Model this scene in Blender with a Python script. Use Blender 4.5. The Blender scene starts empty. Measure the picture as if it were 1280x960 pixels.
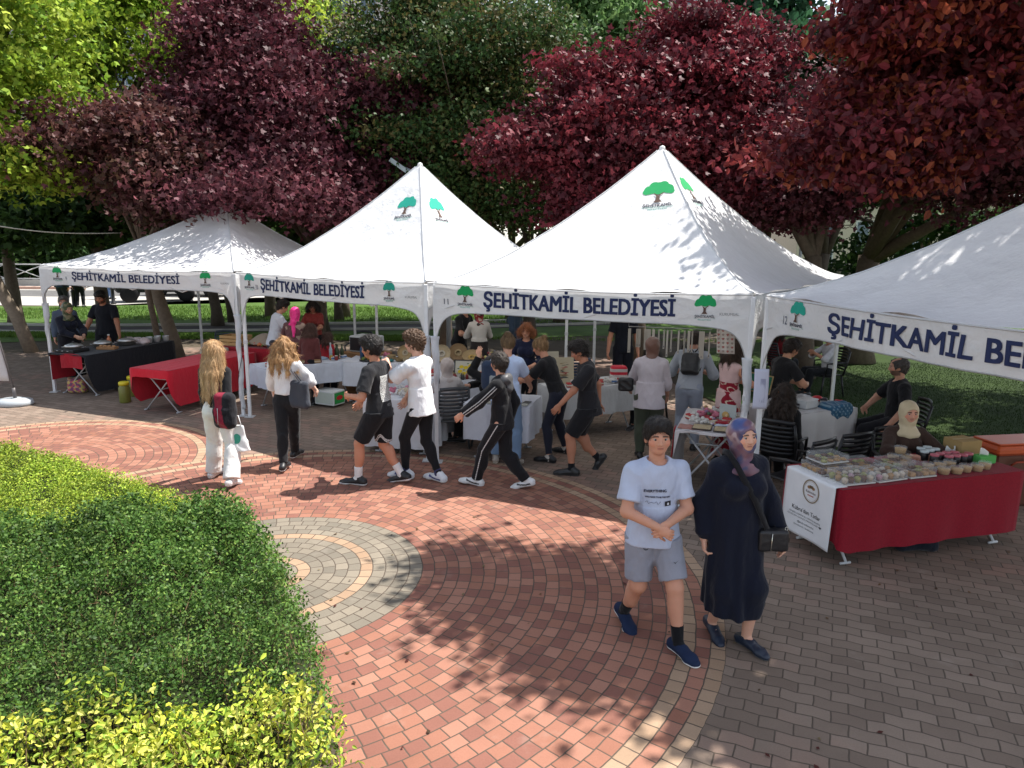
import bpy, math, random
import numpy as np
from mathutils import Vector, Matrix
# ------------------------------------------------------------------ camera, sky, sun, exposure
SC = bpy.context.scene
COL = SC.collection
CAMH = 2.85
FOC = 900.0                       # focal length in pixels of the 1280 px wide photograph
TH = math.radians(11.2)
RO = math.radians(0.54)
_dn = np.array([0, -math.sin(TH), -math.cos(TH)])
_fw = np.array([0, math.cos(TH), -math.sin(TH)])
_rx = np.array([1.0, 0, 0])
_R = math.cos(RO) * _rx - math.sin(RO) * _dn
_D = math.sin(RO) * _rx + math.cos(RO) * _dn
_O = np.array([0, 0, CAMH])

def ground_at(px, py, z=0.0):
    """the point at height z that the survey pixel shows"""
    d = (px - 640) * _R + (py - 480) * _D + FOC * _fw
    return _O + d * ((z - CAMH) / d[2])

def ray_at(px, py, dist):
    """the point at forward distance dist along the ray of a survey pixel"""
    d = (px - 640) * _R + (py - 480) * _D + FOC * _fw
    return _O + d * (dist / d[1])

cam = bpy.data.cameras.new('camera')
camo = bpy.data.objects.new('camera', cam)
COL.objects.link(camo)
cam.sensor_fit = 'HORIZONTAL'
cam.sensor_width = 36.0
cam.lens = 36.0 * FOC / 1280
cam.clip_start = 0.05
cam.clip_end = 600
M = Matrix.Identity(4)
for i in range(3):
    M[i][0] = _R[i]; M[i][1] = -_D[i]; M[i][2] = -_fw[i]; M[i][3] = _O[i]
camo.matrix_world = M
SC.camera = camo

SUN_EL = math.radians(61)
SUN_AZ = math.atan2(.915, .40)     # clockwise from +Y
world = bpy.data.worlds.new('World')
SC.world = world
world.use_nodes = True
wn = world.node_tree
bg = wn.nodes['Background']
sky = wn.nodes.new('ShaderNodeTexSky')
sky.sky_type = 'NISHITA'
sky.sun_disc = False
sky.sun_elevation = SUN_EL
sky.sun_rotation = SUN_AZ
sky.air_density = 1.0; sky.dust_density = 0.6; sky.ozone_density = 1.0
hs = wn.nodes.new('ShaderNodeHueSaturation'); hs.inputs['Saturation'].default_value = .48
wn.links.new(sky.outputs[0], hs.inputs['Color']); wn.links.new(hs.outputs[0], bg.inputs[0])
bg.inputs[1].default_value = 0.15
sl = bpy.data.lights.new('sun', 'SUN')
sl.energy = 5.0
sl.angle = math.radians(0.53)
sl.color = (1.0, 0.955, 0.89)
slo = bpy.data.objects.new('sun', sl)
COL.objects.link(slo)
SUNV = Vector((math.sin(SUN_AZ) * math.cos(SUN_EL), math.cos(SUN_AZ) * math.cos(SUN_EL), math.sin(SUN_EL)))
slo.rotation_euler = SUNV.to_track_quat('Z', 'Y').to_euler()
SC.view_settings.view_transform = 'Standard'
SC.view_settings.look = 'None'
SC.view_settings.gamma = 1.0
SC.view_settings.use_curve_mapping = False
SC.view_settings.exposure = 0.84
SC.render.engine = 'CYCLES'
cy = SC.cycles
cy.max_bounces = 7; cy.diffuse_bounces = 3; cy.glossy_bounces = 2; cy.transmission_bounces = 4; cy.transparent_max_bounces = 6
cy.caustics_reflective = False; cy.caustics_refractive = False
cy.sample_clamp_indirect = 6

rng = np.random.default_rng(7)
random.seed(7)

# ------------------------------------------------------------------ node helper
class S:
    """a socket one can calculate with"""
    def __init__(s, nt, sock): s.nt = nt; s.k = sock
    def _m(s, op, *a, clamp=False):
        n = s.nt.nodes.new('ShaderNodeMath'); n.operation = op; n.use_clamp = clamp
        for i, v in enumerate((s,) + a):
            if isinstance(v, S): s.nt.links.new(v.k, n.inputs[i])
            else: n.inputs[i].default_value = v
        return S(s.nt, n.outputs[0])
    def __add__(s, o): return s._m('ADD', o)
    def __sub__(s, o): return s._m('SUBTRACT', o)
    def __mul__(s, o): return s._m('MULTIPLY', o)
    def __truediv__(s, o): return s._m('DIVIDE', o)
    def gt(s, o): return s._m('GREATER_THAN', o)
    def lt(s, o): return s._m('LESS_THAN', o)
    def floor(s): return s._m('FLOOR')
    def fract(s): return s._m('FRACT')
    def abs(s): return s._m('ABSOLUTE')
    def sin(s): return s._m('SINE')
    def sqrt(s): return s._m('SQRT')
    def mn(s, o): return s._m('MINIMUM', o)
    def mx(s, o): return s._m('MAXIMUM', o)
    def sat(s): return s._m('ADD', 0.0, clamp=True)

def const(nt, v):
    n = nt.nodes.new('ShaderNodeValue'); n.outputs[0].default_value = v; return S(nt, n.outputs[0])
def mixc(nt, f, a, b, mode='MIX'):
    n = nt.nodes.new('ShaderNodeMix'); n.data_type = 'RGBA'; n.blend_type = mode
    for i, v in ((0, f), (6, a), (7, b)):
        if isinstance(v, S): nt.links.new(v.k, n.inputs[i])
        elif i == 0: n.inputs[0].default_value = v
        else: n.inputs[i].default_value = (*v, 1) if len(v) == 3 else v
    return S(nt, n.outputs[2])
def noise(nt, vec, scale, detail=3, rough=.55, out=0):
    n = nt.nodes.new('ShaderNodeTexNoise'); n.inputs['Scale'].default_value = scale
    n.inputs['Detail'].default_value = detail; n.inputs['Roughness'].default_value = rough
    if vec is not None: nt.links.new(vec.k, n.inputs['Vector'])
    return S(nt, n.outputs[out])
def wnoise(nt, x, y, z=None):
    c = nt.nodes.new('ShaderNodeCombineXYZ')
    nt.links.new(x.k, c.inputs[0]); nt.links.new(y.k, c.inputs[1])
    if z is not None: nt.links.new(z.k, c.inputs[2])
    n = nt.nodes.new('ShaderNodeTexWhiteNoise'); n.noise_dimensions = '3D'
    nt.links.new(c.outputs[0], n.inputs['Vector'])
    return S(nt, n.outputs['Value'])
def objco(nt):
    n = nt.nodes.new('ShaderNodeTexCoord'); return S(nt, n.outputs['Object'])
def sepxyz(nt, v):
    n = nt.nodes.new('ShaderNodeSeparateXYZ'); nt.links.new(v.k, n.inputs[0])
    return [S(nt, n.outputs[i]) for i in range(3)]
def newmat(name):
    m = bpy.data.materials.new(name); m.use_nodes = True
    nt = m.node_tree; b = nt.nodes['Principled BSDF']
    return m, nt, b
def bump(nt, b, h, strength=.3, dist=.01):
    n = nt.nodes.new('ShaderNodeBump'); n.inputs['Strength'].default_value = strength; n.inputs['Distance'].default_value = dist
    nt.links.new(h.k, n.inputs['Height']); nt.links.new(n.outputs[0], b.inputs['Normal'])

def vcmat(name, rough=.8, spec=.3, metal=0., nscale=40, namp=.12, bumps=0.0, bscale=300, sheen=0., transmission=0., sss=0., alpha=1., trans=0., wrinkle=0.):
    """material that takes its colour from the mesh's own colour attribute, with procedural variation"""
    m, nt, b = newmat(name)
    a = nt.nodes.new('ShaderNodeAttribute'); a.attribute_name = 'Col'
    oc = objco(nt)
    f = noise(nt, oc, nscale, 4)
    v = f * (2 * namp) + (1 - namp)
    comb = nt.nodes.new('ShaderNodeCombineColor')
    for i in range(3): nt.links.new(v.k, comb.inputs[i])
    c = mixc(nt, 1.0, S(nt, a.outputs['Color']), S(nt, comb.outputs[0]), 'MULTIPLY')
    nt.links.new(c.k, b.inputs['Base Color'])
    b.inputs['Roughness'].default_value = rough
    b.inputs['Specular IOR Level'].default_value = spec
    b.inputs['Metallic'].default_value = metal
    b.inputs['Sheen Weight'].default_value = sheen
    b.inputs['Transmission Weight'].default_value = transmission
    b.inputs['Subsurface Weight'].default_value = sss
    if sss: b.inputs['Subsurface Radius'].default_value = (.02, .008, .004); b.inputs['Subsurface Scale'].default_value = .4
    b.inputs['Alpha'].default_value = alpha
    if wrinkle:
        q = nt.nodes.new('ShaderNodeMapping'); q.inputs['Scale'].default_value = (1, 1, .45); q.inputs['Rotation'].default_value = (.3, .25, 0); nt.links.new(oc.k, q.inputs[0]); qs = S(nt, q.outputs[0])
        w1 = (noise(nt, qs, 9, 2, .5) - .5).abs() * -2.0; w2 = (noise(nt, qs, 22, 2, .5) - .5).abs() * -1.0
        bump(nt, b, w1 + w2 + noise(nt, oc, bscale, 3) * .04, .75, wrinkle)
    elif bumps: bump(nt, b, noise(nt, oc, bscale, 3), bumps, .004)
    if trans:
        t = nt.nodes.new('ShaderNodeBsdfTranslucent'); nt.links.new(c.k, t.inputs[0])
        mx = nt.nodes.new('ShaderNodeMixShader'); mx.inputs[0].default_value = trans
        nt.links.new(b.outputs[0], mx.inputs[1]); nt.links.new(t.outputs[0], mx.inputs[2])
        nt.links.new(mx.outputs[0], nt.nodes['Material Output'].inputs[0])
    return m

MT = {}
MT['cloth'] = vcmat('cloth', .92, .15, nscale=9, namp=.10, bumps=.35, bscale=420, sheen=.12, wrinkle=.012)
MT['velvet'] = vcmat('velvet_cloth', .9, .12, nscale=60, namp=.32, bumps=.6, bscale=260, sheen=.08)
MT['satin'] = vcmat('satin_cloth', .45, .4, nscale=7, namp=.10, bumps=.2, bscale=120, sheen=.1)
MT['skin'] = vcmat('skin', .55, .35, nscale=22, namp=.07, bumps=.15, bscale=500, sss=.12)
MT['hair'] = vcmat('hair', .5, .35, nscale=90, namp=.35, bumps=.7, bscale=260)
MT['plastic'] = vcmat('plastic', .38, .45, nscale=12, namp=.06)
MT['leather'] = vcmat('leather', .42, .5, nscale=30, namp=.12, bumps=.3, bscale=300)
MT['rubber'] = vcmat('rubber', .8, .25, nscale=50, namp=.12)
MT['metal'] = vcmat('metal', .32, .5, metal=.9, nscale=20, namp=.12)
MT['paintmetal'] = vcmat('painted_metal', .45, .4, nscale=14, namp=.12)
MT['wood'] = vcmat('wood', .7, .3, nscale=35, namp=.25, bumps=.4, bscale=120)
MT['paper'] = vcmat('paper', .85, .2, nscale=8, namp=.05)
MT['ink'] = vcmat('ink', .7, .25, nscale=30, namp=.08)
MT['food'] = vcmat('food', .6, .4, nscale=70, namp=.25, bumps=.4, bscale=150)
MT['bark'] = vcmat('bark', .95, .15, nscale=14, namp=.4, bumps=.9, bscale=40)
MT['stone'] = vcmat('stone', .9, .2, nscale=10, namp=.18, bumps=.3, bscale=60)
MT['paint'] = vcmat('car_paint', .25, .5, nscale=3, namp=.04)
MT['leaf'] = vcmat('leaf', .62, .2, nscale=3, namp=.1, trans=.33)
MT['leafgloss'] = vcmat('leaf_gloss', .55, .25, nscale=3, namp=.12, trans=.28)
MT['grass'] = vcmat('grass_blade', .7, .25, nscale=2, namp=.15, trans=.25)
def clear_mat(name, col, alpha, rough=.08):
    m, nt, b = newmat(name)
    n = noise(nt, objco(nt), 25, 2)
    b.inputs['Base Color'].default_value = (*col, 1)
    b.inputs['Roughness'].default_value = rough
    b.inputs['Specular IOR Level'].default_value = .6
    nt.links.new((n * .12 + alpha - .06).k, b.inputs['Alpha'])
    return m
MT['clear'] = clear_mat('clear_plastic', (.85, .88, .9), .13)
MT['glass'] = clear_mat('glass', (.5, .55, .58), .45)

# ------------------------------------------------------------------ object helpers
def link(o, parent=None):
    COL.objects.link(o)
    if parent is not None: o.parent = parent
    return o

def tag(o, label=None, cat=None, group=None, kind=None):
    if label: o['label'] = label
    if cat: o['category'] = cat
    if group: o['group'] = group
    if kind: o['kind'] = kind
    return o

def thing(name, label, cat, loc=(0, 0, 0), rz=0.0, group=None):
    o = bpy.data.objects.new(name, None)
    o.empty_display_size = .1
    o.location = tuple(float(v) for v in loc[:3]) if len(loc) > 2 else (float(loc[0]), float(loc[1]), 0)
    o.rotation_euler = (0, 0, rz)
    COL.objects.link(o)
    return tag(o, label, cat, group)

def npmesh(name, V, Fq=None, Ft=None, cols=None, mat=None, parent=None, smooth=False):
    """a mesh object from numpy arrays: quads Fq, triangles Ft, per-vertex colours"""
    me = bpy.data.meshes.new(name)
    V = np.asarray(V, np.float32)
    nq = 0 if Fq is None else len(Fq); ntr = 0 if Ft is None else len(Ft)
    me.vertices.add(len(V)); me.vertices.foreach_set('co', V.ravel())
    parts = []; ls = []
    if nq: parts.append(np.asarray(Fq, np.int32).ravel()); ls.append(np.arange(nq) * 4)
    if ntr: parts.append(np.asarray(Ft, np.int32).ravel()); ls.append(nq * 4 + np.arange(ntr) * 3)
    li = np.concatenate(parts); st = np.concatenate(ls).astype(np.int32)
    me.loops.add(len(li)); me.loops.foreach_set('vertex_index', li)
    me.polygons.add(len(st)); me.polygons.foreach_set('loop_start', st)
    if smooth: me.polygons.foreach_set('use_smooth', np.ones(len(st), bool))
    me.update(calc_edges=True); 
    ca = me.color_attributes.new('Col', 'FLOAT_COLOR', 'POINT')
    c = np.ones((len(V), 4), np.float32)
    if cols is not None: c[:, :3] = cols
    else: c[:, :3] = .8
    ca.data.foreach_set('color', c.ravel())
    if mat: me.materials.append(MT[mat] if isinstance(mat, str) else mat)
    o = bpy.data.objects.new(name, me)
    return link(o, parent)

def lin(c):
    """0-255 screen colour to linear"""
    return tuple(((v / 255) / 12.92 if v / 255 <= .04045 else ((v / 255 + .055) / 1.055) ** 2.4) for v in c)

class MB:
    """collects primitives, then links them as ONE mesh object"""
    def __init__(s): s.v = []; s.f = []; s.c = []; s.sm = []
    def add(s, verts, faces, col=(.8, .8, .8), smooth=False):
        n = len(s.v)
        s.v += [tuple(map(float, p)) for p in verts]
        s.c += [tuple(col)] * len(verts)
        s.f += [tuple(i + n for i in f) for f in faces]; s.sm += [smooth] * len(faces)
        return s
    def box(s, x0, x1, y0, y1, z0, z1, col=(.8, .8, .8), bev=0.0, mat=None):
        if bev <= 0:
            P = [(x, y, z) for z in (z0, z1) for y in (y0, y1) for x in (x0, x1)]
            Fc = [(0, 2, 3, 1), (4, 5, 7, 6), (0, 1, 5, 4), (2, 6, 7, 3), (0, 4, 6, 2), (1, 3, 7, 5)]
        else:
            b = min(bev, (x1 - x0) * .45, (y1 - y0) * .45, (z1 - z0) * .45)
            def ring(z, i):
                xa, xb, ya, yb = x0 + i, x1 - i, y0 + i, y1 - i; q = b * .6 if i < b else 0
                return [(xa + q, ya, z), (xb - q, ya, z), (xb, ya + q, z), (xb, yb - q, z), (xb - q, yb, z), (xa + q, yb, z), (xa, yb - q, z), (xa, ya + q, z)]
            P = ring(z0, b * .99) + ring(z0 + b, 0) + ring(z1 - b, 0) + ring(z1, b * .99)
            Fc = [tuple(range(7, -1, -1)), tuple(range(24, 32))]
            for k in range(3):
                for i in range(8): Fc.append((k * 8 + i, k * 8 + (i + 1) % 8, (k + 1) * 8 + (i + 1) % 8, (k + 1) * 8 + i))
        if mat is not None: P = [tuple(mat @ Vector(p)) for p in P]
        return s.add(P, Fc, col)
    def obox(s, c, ax, ay, az, hx, hy, hz, col=(.8, .8, .8)):
        """box with its own axes"""
        c, ax, ay, az = (np.array(q, float) for q in (c, ax, ay, az))
        P = [c + i * hx * ax + j * hy * ay + k * hz * az for k in (-1, 1) for j in (-1, 1) for i in (-1, 1)]
        return s.add(P, [(0, 2, 3, 1), (4, 5, 7, 6), (0, 1, 5, 4), (2, 6, 7, 3), (0, 4, 6, 2), (1, 3, 7, 5)], col)
    def tube(s, pts, r, col=(.8, .8, .8), n=8, cap=True, smooth=True, flat=1.0):
        pts = [np.array(p, float) for p in pts]
        rr = list(r) if hasattr(r, '__len__') else [r] * len(pts)
        rings = []; up = None
        for i, p in enumerate(pts):
            t = (pts[min(i + 1, len(pts) - 1)] - pts[max(i - 1, 0)]); t /= (np.linalg.norm(t) + 1e-9)
            if up is None:
                a = np.array([0, 0, 1.]) if abs(t[2]) < .9 else np.array([1., 0, 0])
                up = np.cross(t, a)
            up = up - t * (up @ t); up /= (np.linalg.norm(up) + 1e-9); w = np.cross(t, up)
            rings.append([p + rr[i] * (math.cos(2 * math.pi * k / n) * up + flat * math.sin(2 * math.pi * k / n) * w) for k in range(n)])
        V = [q for rg in rings for q in rg]; Fc = []
        for i in range(len(pts) - 1):
            for k in range(n): Fc.append((i * n + k, i * n + (k + 1) % n, (i + 1) * n + (k + 1) % n, (i + 1) * n + k))
        if cap: Fc += [tuple(range(n - 1, -1, -1)), tuple(range(len(V) - n, len(V)))]
        return s.add(V, Fc, col, smooth)
    def lathe(s, prof, c=(0, 0, 0), col=(.8, .8, .8), n=16, smooth=True, sx=1, sy=1, rz=0):
        V = []; Fc = []; cr, sr = math.cos(rz), math.sin(rz)
        for r, z in prof:
            for k in range(n):
                a = 2 * math.pi * k / n; x, y = sx * r * math.cos(a), sy * r * math.sin(a)
                V.append((c[0] + x * cr - y * sr, c[1] + x * sr + y * cr, c[2] + z))
        for i in range(len(prof) - 1):
            for k in range(n): Fc.append((i * n + k, i * n + (k + 1) % n, (i + 1) * n + (k + 1) % n, (i + 1) * n + k))
        if prof[0][0] > 1e-4: Fc.append(tuple(range(n - 1, -1, -1)))
        if prof[-1][0] > 1e-4: Fc.append(tuple(range(len(V) - n, len(V))))
        return s.add(V, Fc, col, smooth)
    def prism(s, poly, z0, z1, col=(.8, .8, .8), mat=None):
        n = len(poly)
        P = [(x, y, z0) for x, y in poly] + [(x, y, z1) for x, y in poly]
        if mat is not None: P = [tuple(mat @ Vector(p)) for p in P]
        Fc = [tuple(range(n - 1, -1, -1)), tuple(range(n, 2 * n))] + [(i, (i + 1) % n, n + (i + 1) % n, n + i) for i in range(n)]
        return s.add(P, Fc, col)
    def sphere(s, c, r, col=(.8, .8, .8), n=10, m=7, sc=(1, 1, 1)):
        V = []; Fc = []
        for i in range(m + 1):
            a = math.pi * i / m
            for k in range(n):
                b = 2 * math.pi * k / n
                V.append((c[0] + r * sc[0] * math.sin(a) * math.cos(b), c[1] + r * sc[1] * math.sin(a) * math.sin(b), c[2] + r * sc[2] * math.cos(a)))
        for i in range(m):
            for k in range(n): Fc.append((i * n + k, (i + 1) * n + k, (i + 1) * n + (k + 1) % n, i * n + (k + 1) % n))
        return s.add(V, Fc, col, True)
    def grid(s, fn, nu, nv, col=(.8, .8, .8), smooth=True, thick=0.0):
        """surface fn(u, v) with u, v in 0..1; thick gives it a back"""
        V = np.array([[fn(i / nu, j / nv) for i in range(nu + 1)] for j in range(nv + 1)], float)
        idx = lambda i, j: j * (nu + 1) + i
        Fc = [(idx(i, j), idx(i + 1, j), idx(i + 1, j + 1), idx(i, j + 1)) for j in range(nv) for i in range(nu)]
        if thick:
            gu = np.gradient(V, axis=1); gv = np.gradient(V, axis=0)
            nn = np.cross(gu, gv); nn /= (np.linalg.norm(nn, axis=2, keepdims=True) + 1e-9)
            W = V - nn * thick; o = (nu + 1) * (nv + 1)
            Fc += [tuple(q + o for q in f[::-1]) for f in Fc]
            rim = [idx(i, 0) for i in range(nu + 1)] + [idx(nu, j) for j in range(1, nv + 1)] + [idx(i, nv) for i in range(nu - 1, -1, -1)] + [idx(0, j) for j in range(nv - 1, 0, -1)]
            for a, b in zip(rim, rim[1:] + rim[:1]): Fc.append((a, a + o, b + o, b))
            V = np.concatenate([V.reshape(-1, 3), W.reshape(-1, 3)])
        return s.add(V.reshape(-1, 3), Fc, col, smooth)
    def build(s, name, mat, parent=None):
        me = bpy.data.meshes.new(name)
        me.from_pydata(s.v, [], s.f)
        me.polygons.foreach_set('use_smooth', np.array(s.sm, bool))
        ca = me.color_attributes.new('Col', 'FLOAT_COLOR', 'POINT')
        c = np.ones((len(s.v), 4), np.float32); c[:, :3] = np.array(s.c)
        ca.data.foreach_set('color', c.ravel())
        me.materials.append(MT[mat] if isinstance(mat, str) else mat)
        me.update()
        return link(bpy.data.objects.new(name, me), parent)

def copy_tree(o, parent=None):
    c = o.copy(); COL.objects.link(c)
    if parent is not None:
        c.parent = parent; c.matrix_parent_inverse = o.matrix_parent_inverse.copy()
    for ch in list(o.children): copy_tree(ch, c)
    return c

_tc = {}
def text_geo(body, bold=0.0, res=3):
    """flat lettering as (verts 2D, faces), cap height about 1, with its width"""
    k = (body, bold)
    if k in _tc: return _tc[k]
    cu = bpy.data.curves.new('t', 'FONT'); cu.body = body; cu.offset = bold; cu.resolution_u = res; cu.size = 1.4
    cu.fill_mode = 'FRONT'
    o = bpy.data.objects.new('t', cu); COL.objects.link(o)
    dg = bpy.context.evaluated_depsgraph_get()
    me = bpy.data.meshes.new_from_object(o.evaluated_get(dg))
    V = np.array([v.co[:2] for v in me.vertices]); Fc = [tuple(p.vertices) for p in me.polygons]
    bpy.data.objects.remove(o); bpy.data.curves.remove(cu); bpy.data.meshes.remove(me)
    V[:, 0] -= V[:, 0].min()
    _tc[k] = (V, Fc, V[:, 0].max())
    return _tc[k]
def put_text(mb, body, fn, x0, width, z0, height, col, bold=.0):
    """letters laid on a surface: fn(x, z) gives the point"""
    V, Fc, W = text_geo(body, bold if bold < .02 else 0.)
    if bold < .02:
        mb.add([fn(x0 + p[0] / W * width, z0 + p[1] * height) for p in V], Fc, col); return
    for k, (dx, dz) in enumerate(((-1, -.6), (1, -.6), (-1, .6), (1, .6), (-.3, 0), (.35, 0), (-.35, .6), (.3, -.6))):      # overprinted copies, each a hair above the last: bold strokes
        mb.add([fn(x0 + p[0] / W * width + dx * bold * height, z0 + (p[1] + dz * bold) * height, .0005 * k) for p in V], Fc, col)
# ------------------------------------------------------------------ ground
CC = np.array([-.728, 2.04]) * 2.85          # centre of the paving circle
RW = .1085                                    # width of one ring of bricks
CC2 = ground_at(12, 585)[:2]
def rings(nt, x, y, cx, cy, L=.13):
    dx = x - cx; dy = y - cy
    r = (dx * dx + dy * dy).sqrt()
    q = r / RW
    ri = q.floor(); rf = q.fract()
    a = nt.nodes.new('ShaderNodeMath'); a.operation = 'ARCTAN2'
    nt.links.new(dy.k, a.inputs[0]); nt.links.new(dx.k, a.inputs[1])
    th = S(nt, a.outputs[0]) * (1 / (2 * math.pi)) + .5
    n = ((ri + .5) * (2 * math.pi * RW / L))._m('ROUND').mx(5.0)
    ac = th * n + wnoise(nt, ri, const(nt, 3.1))
    ai = ac.floor(); af = ac.fract()
    # distance to the joint in metres
    er = (rf.mn((rf * -1.0) + 1.0)) * RW
    ea = (af.mn((af * -1.0) + 1.0)) * L
    return r, ri, ai, er, ea

def plaza_material():
    m, nt, b = newmat('clay_pavers')
    oc = objco(nt); x, y, z = sepxyz(nt, oc)
    # slight waviness of the joints
    wv = noise(nt, oc, 6, 2, out=1); wx, wy, _ = sepxyz(nt, wv)
    x = x + (wx - .5) * .018; y = y + (wy - .5) * .018
    def zone(cx, cy, inner):
        r, ri, ai, er, ea = rings(nt, x, y, cx, cy)
        rnd = wnoise(nt, ri, ai, const(nt, cx))
        red = mixc(nt, rnd, (.27, .118, .078), (.35, .170, .118))
        dark = mixc(nt, wnoise(nt, ai, ri, const(nt, 9.0)).gt(.66), red, (.225, .098, .072))
        peach = mixc(nt, rnd, (.31, .205, .132), (.39, .27, .18))
        grey = mixc(nt, rnd, (.165, .145, .115), (.245, .21, .162))
        c = dark
        if inner:
            c = mixc(nt, ri.lt(11.5), c, grey)
            c = mixc(nt, ri.gt(6.5) * ri.lt(7.5), c, peach)
            c = mixc(nt, ri.gt(1.5) * ri.lt(2.5), c, peach)
            R = 35
        else: R = 23
        c = mixc(nt, ri.gt(R - 1.5), c, peach)
        c = mixc(nt, ri.gt(R - 3.5) * ri.lt(R - 2.5), c, peach)
        return r, c, er.mn(ea), ri.lt(R - .5), rnd
    r1, c1, e1, k1, n1 = zone(float(CC[0]), float(CC[1]), True)
    r2, c2, e2, k2, n2 = zone(float(CC2[0]), float(CC2[1]), False)
    # field: interlocking grey-brown blocks with a zigzag long joint
    ang = math.radians(-24); ca, sa = math.cos(ang), math.sin(ang)
    u = x * ca + y * sa; v = (y * ca) - (x * sa)
    bl, bw = .2, .115
    zz = ((u / bl).fract() - .5).abs() * .022
    vv = (v + zz) / bw; vi = vv.floor(); vf = vv.fract()
    uu = u / bl + (vi * .5).fract(); ui = uu.floor(); uf = uu.fract()
    ev = vf.mn(vf * -1.0 + 1.0) * bw; eu = uf.mn(uf * -1.0 + 1.0) * bl
    rnd = wnoise(nt, ui, vi, const(nt, 5.5))
    big = noise(nt, oc, .35, 2)
    fa = mixc(nt, rnd, (.175, .130, .100), (.25, .19, .148))
    fb = mixc(nt, rnd, (.20, .115, .09), (.28, .165, .125))
    patch = (big - .52) * 12.0
    field = mixc(nt, (patch + (rnd - .5) * 2.0).sat() * .6, fa, fb)
    # redder paving behind the left stall
    col = mixc(nt, k1, field, c1); e = e1 * k1 + ev.mn(eu) * (k1 * -1.0 + 1.0)
    kk = k2 * (k1 * -1.0 + 1.0)
    col = mixc(nt, kk, col, c2); e = e2 * kk + e * (kk * -1.0 + 1.0)
    # joints, grime, stains
    jn = noise(nt, oc, 18, 3)
    jw = jn * .004 + .0015
    joint = ((e - jw) * 500.0).sat()           # 0 in the joint, 1 on the block
    grime = noise(nt, oc, 1.3, 5, .65); fine = noise(nt, oc, 90, 4, .7)
    g = (grime * .5 + .72) * (fine * .42 + .79)
    comb = nt.nodes.new('ShaderNodeCombineColor')
    for i in range(3): nt.links.new(g.k, comb.inputs[i])
    col = mixc(nt, 1.0, col, S(nt, comb.outputs[0]), 'MULTIPLY')
    sp = (noise(nt, oc, 3.2, 2) - .70) * 14.0
    col = mixc(nt, sp.sat() * .35, col, (.10, .08, .07))
    pale = (noise(nt, oc, 2.1, 4, .7) - .60) * 6.0
    col = mixc(nt, pale.sat() * .22, col, (.45, .39, .33))
    jc = mixc(nt, jn, (.045, .035, .028), (.13, .10, .075))
    col = mixc(nt, joint, jc, col)
    nt.links.new(col.k, b.inputs['Base Color'])
    b.inputs['Roughness'].default_value = .88; b.inputs['Specular IOR Level'].default_value = .25
    hgt = ((e * 110.0).sat()) * .85 + fine * .15 + n1 * .12
    bump(nt, b, hgt, .55, .006)
    return m

def surf_mat(name, ca, cb, s1=4, s2=60, rough=.95, bs=.4):
    m, nt, b = newmat(name); oc = objco(nt)
    f = noise(nt, oc, s1, 5, .6); g = noise(nt, oc, s2, 3, .6)
    c = mixc(nt, (f * 2.2 - .6).sat(), ca, cb)
    c = mixc(nt, (g - .5).sat() * .8, c, tuple(v * 1.6 for v in cb))
    nt.links.new(c.k, b.inputs['Base Color']); b.inputs['Roughness'].default_value = rough; b.inputs['Specular IOR Level'].default_value = .15
    bump(nt, b, g, bs, .02); return m
MT['plaza'] = plaza_material()
MT['shade_lawn'] = surf_mat('lawn_painted_shade', (.02, .035, .010), (.035, .06, .014), 1.2, 45)  # lawn colour darkened to stand in for the deep shade under the trees
MT['lawn'] = surf_mat('lawn', (.045, .085, .018), (.085, .15, .03), 1.2, 45)
MT['soil'] = surf_mat('soil', (.06, .048, .035), (.11, .09, .065), 2, 50)
MT['asphalt'] = surf_mat('asphalt', (.10, .098, .095), (.16, .155, .15), .8, 90)
MT['concrete'] = surf_mat('pale_concrete', (.34, .32, .29), (.46, .44, .40), 1.5, 60)
MT['path'] = surf_mat('dark_path', (.055, .05, .05), (.09, .08, .075), 1.5, 60)

def sheet(name, poly, z, mat, kind='structure'):
    V = [(float(p[0]), float(p[1]), z) for p in poly]
    mb = MB().add(V, [tuple(range(len(V)))], (.3, .3, .3))
    o = mb.build(name, mat); tag(o, kind=kind); return o
sheet('ground', [(-260, -40), (260, -40), (260, 420), (-260, 420)], -.012, 'soil')
plz = sheet('plaza_paving', [(-16, -6), (16, -6), (16, 7.2), (9.5, 8.6), (4.2, 9.6), (3.4, 13.5), (3.2, 17.5), (-2.5, 19.5), (-9, 19.0), (-13.0, 17.6), (-22, 19), (-22, -6)], 0, 'plaza')
lw = [ground_at(0, 428)[:2] + [-40, 0], ground_at(0, 428)[:2], ground_at(60, 426)[:2], (-8, 21), (0, 21.5), (9, 24), (40, 26), (60, 60), ground_at(320, 372)[:2], ground_at(100, 383)[:2], ground_at(0, 388)[:2] + [-30, 0]]
sheet('lawn', lw, 0.0, 'lawn')
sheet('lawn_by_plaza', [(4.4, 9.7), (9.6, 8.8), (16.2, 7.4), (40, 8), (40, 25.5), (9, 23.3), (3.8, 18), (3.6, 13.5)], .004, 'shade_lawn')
p0_, p1_ = ground_at(0, 415)[:2], ground_at(150, 409)[:2]
sheet('park_path', [(-45, 22.6), (-14, 21.6), (-3, 23.2), (9, 27), (9, 29), (-3, 25.0), (-14, 23.2), (-45, 24.6)], .004, 'path')
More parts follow.
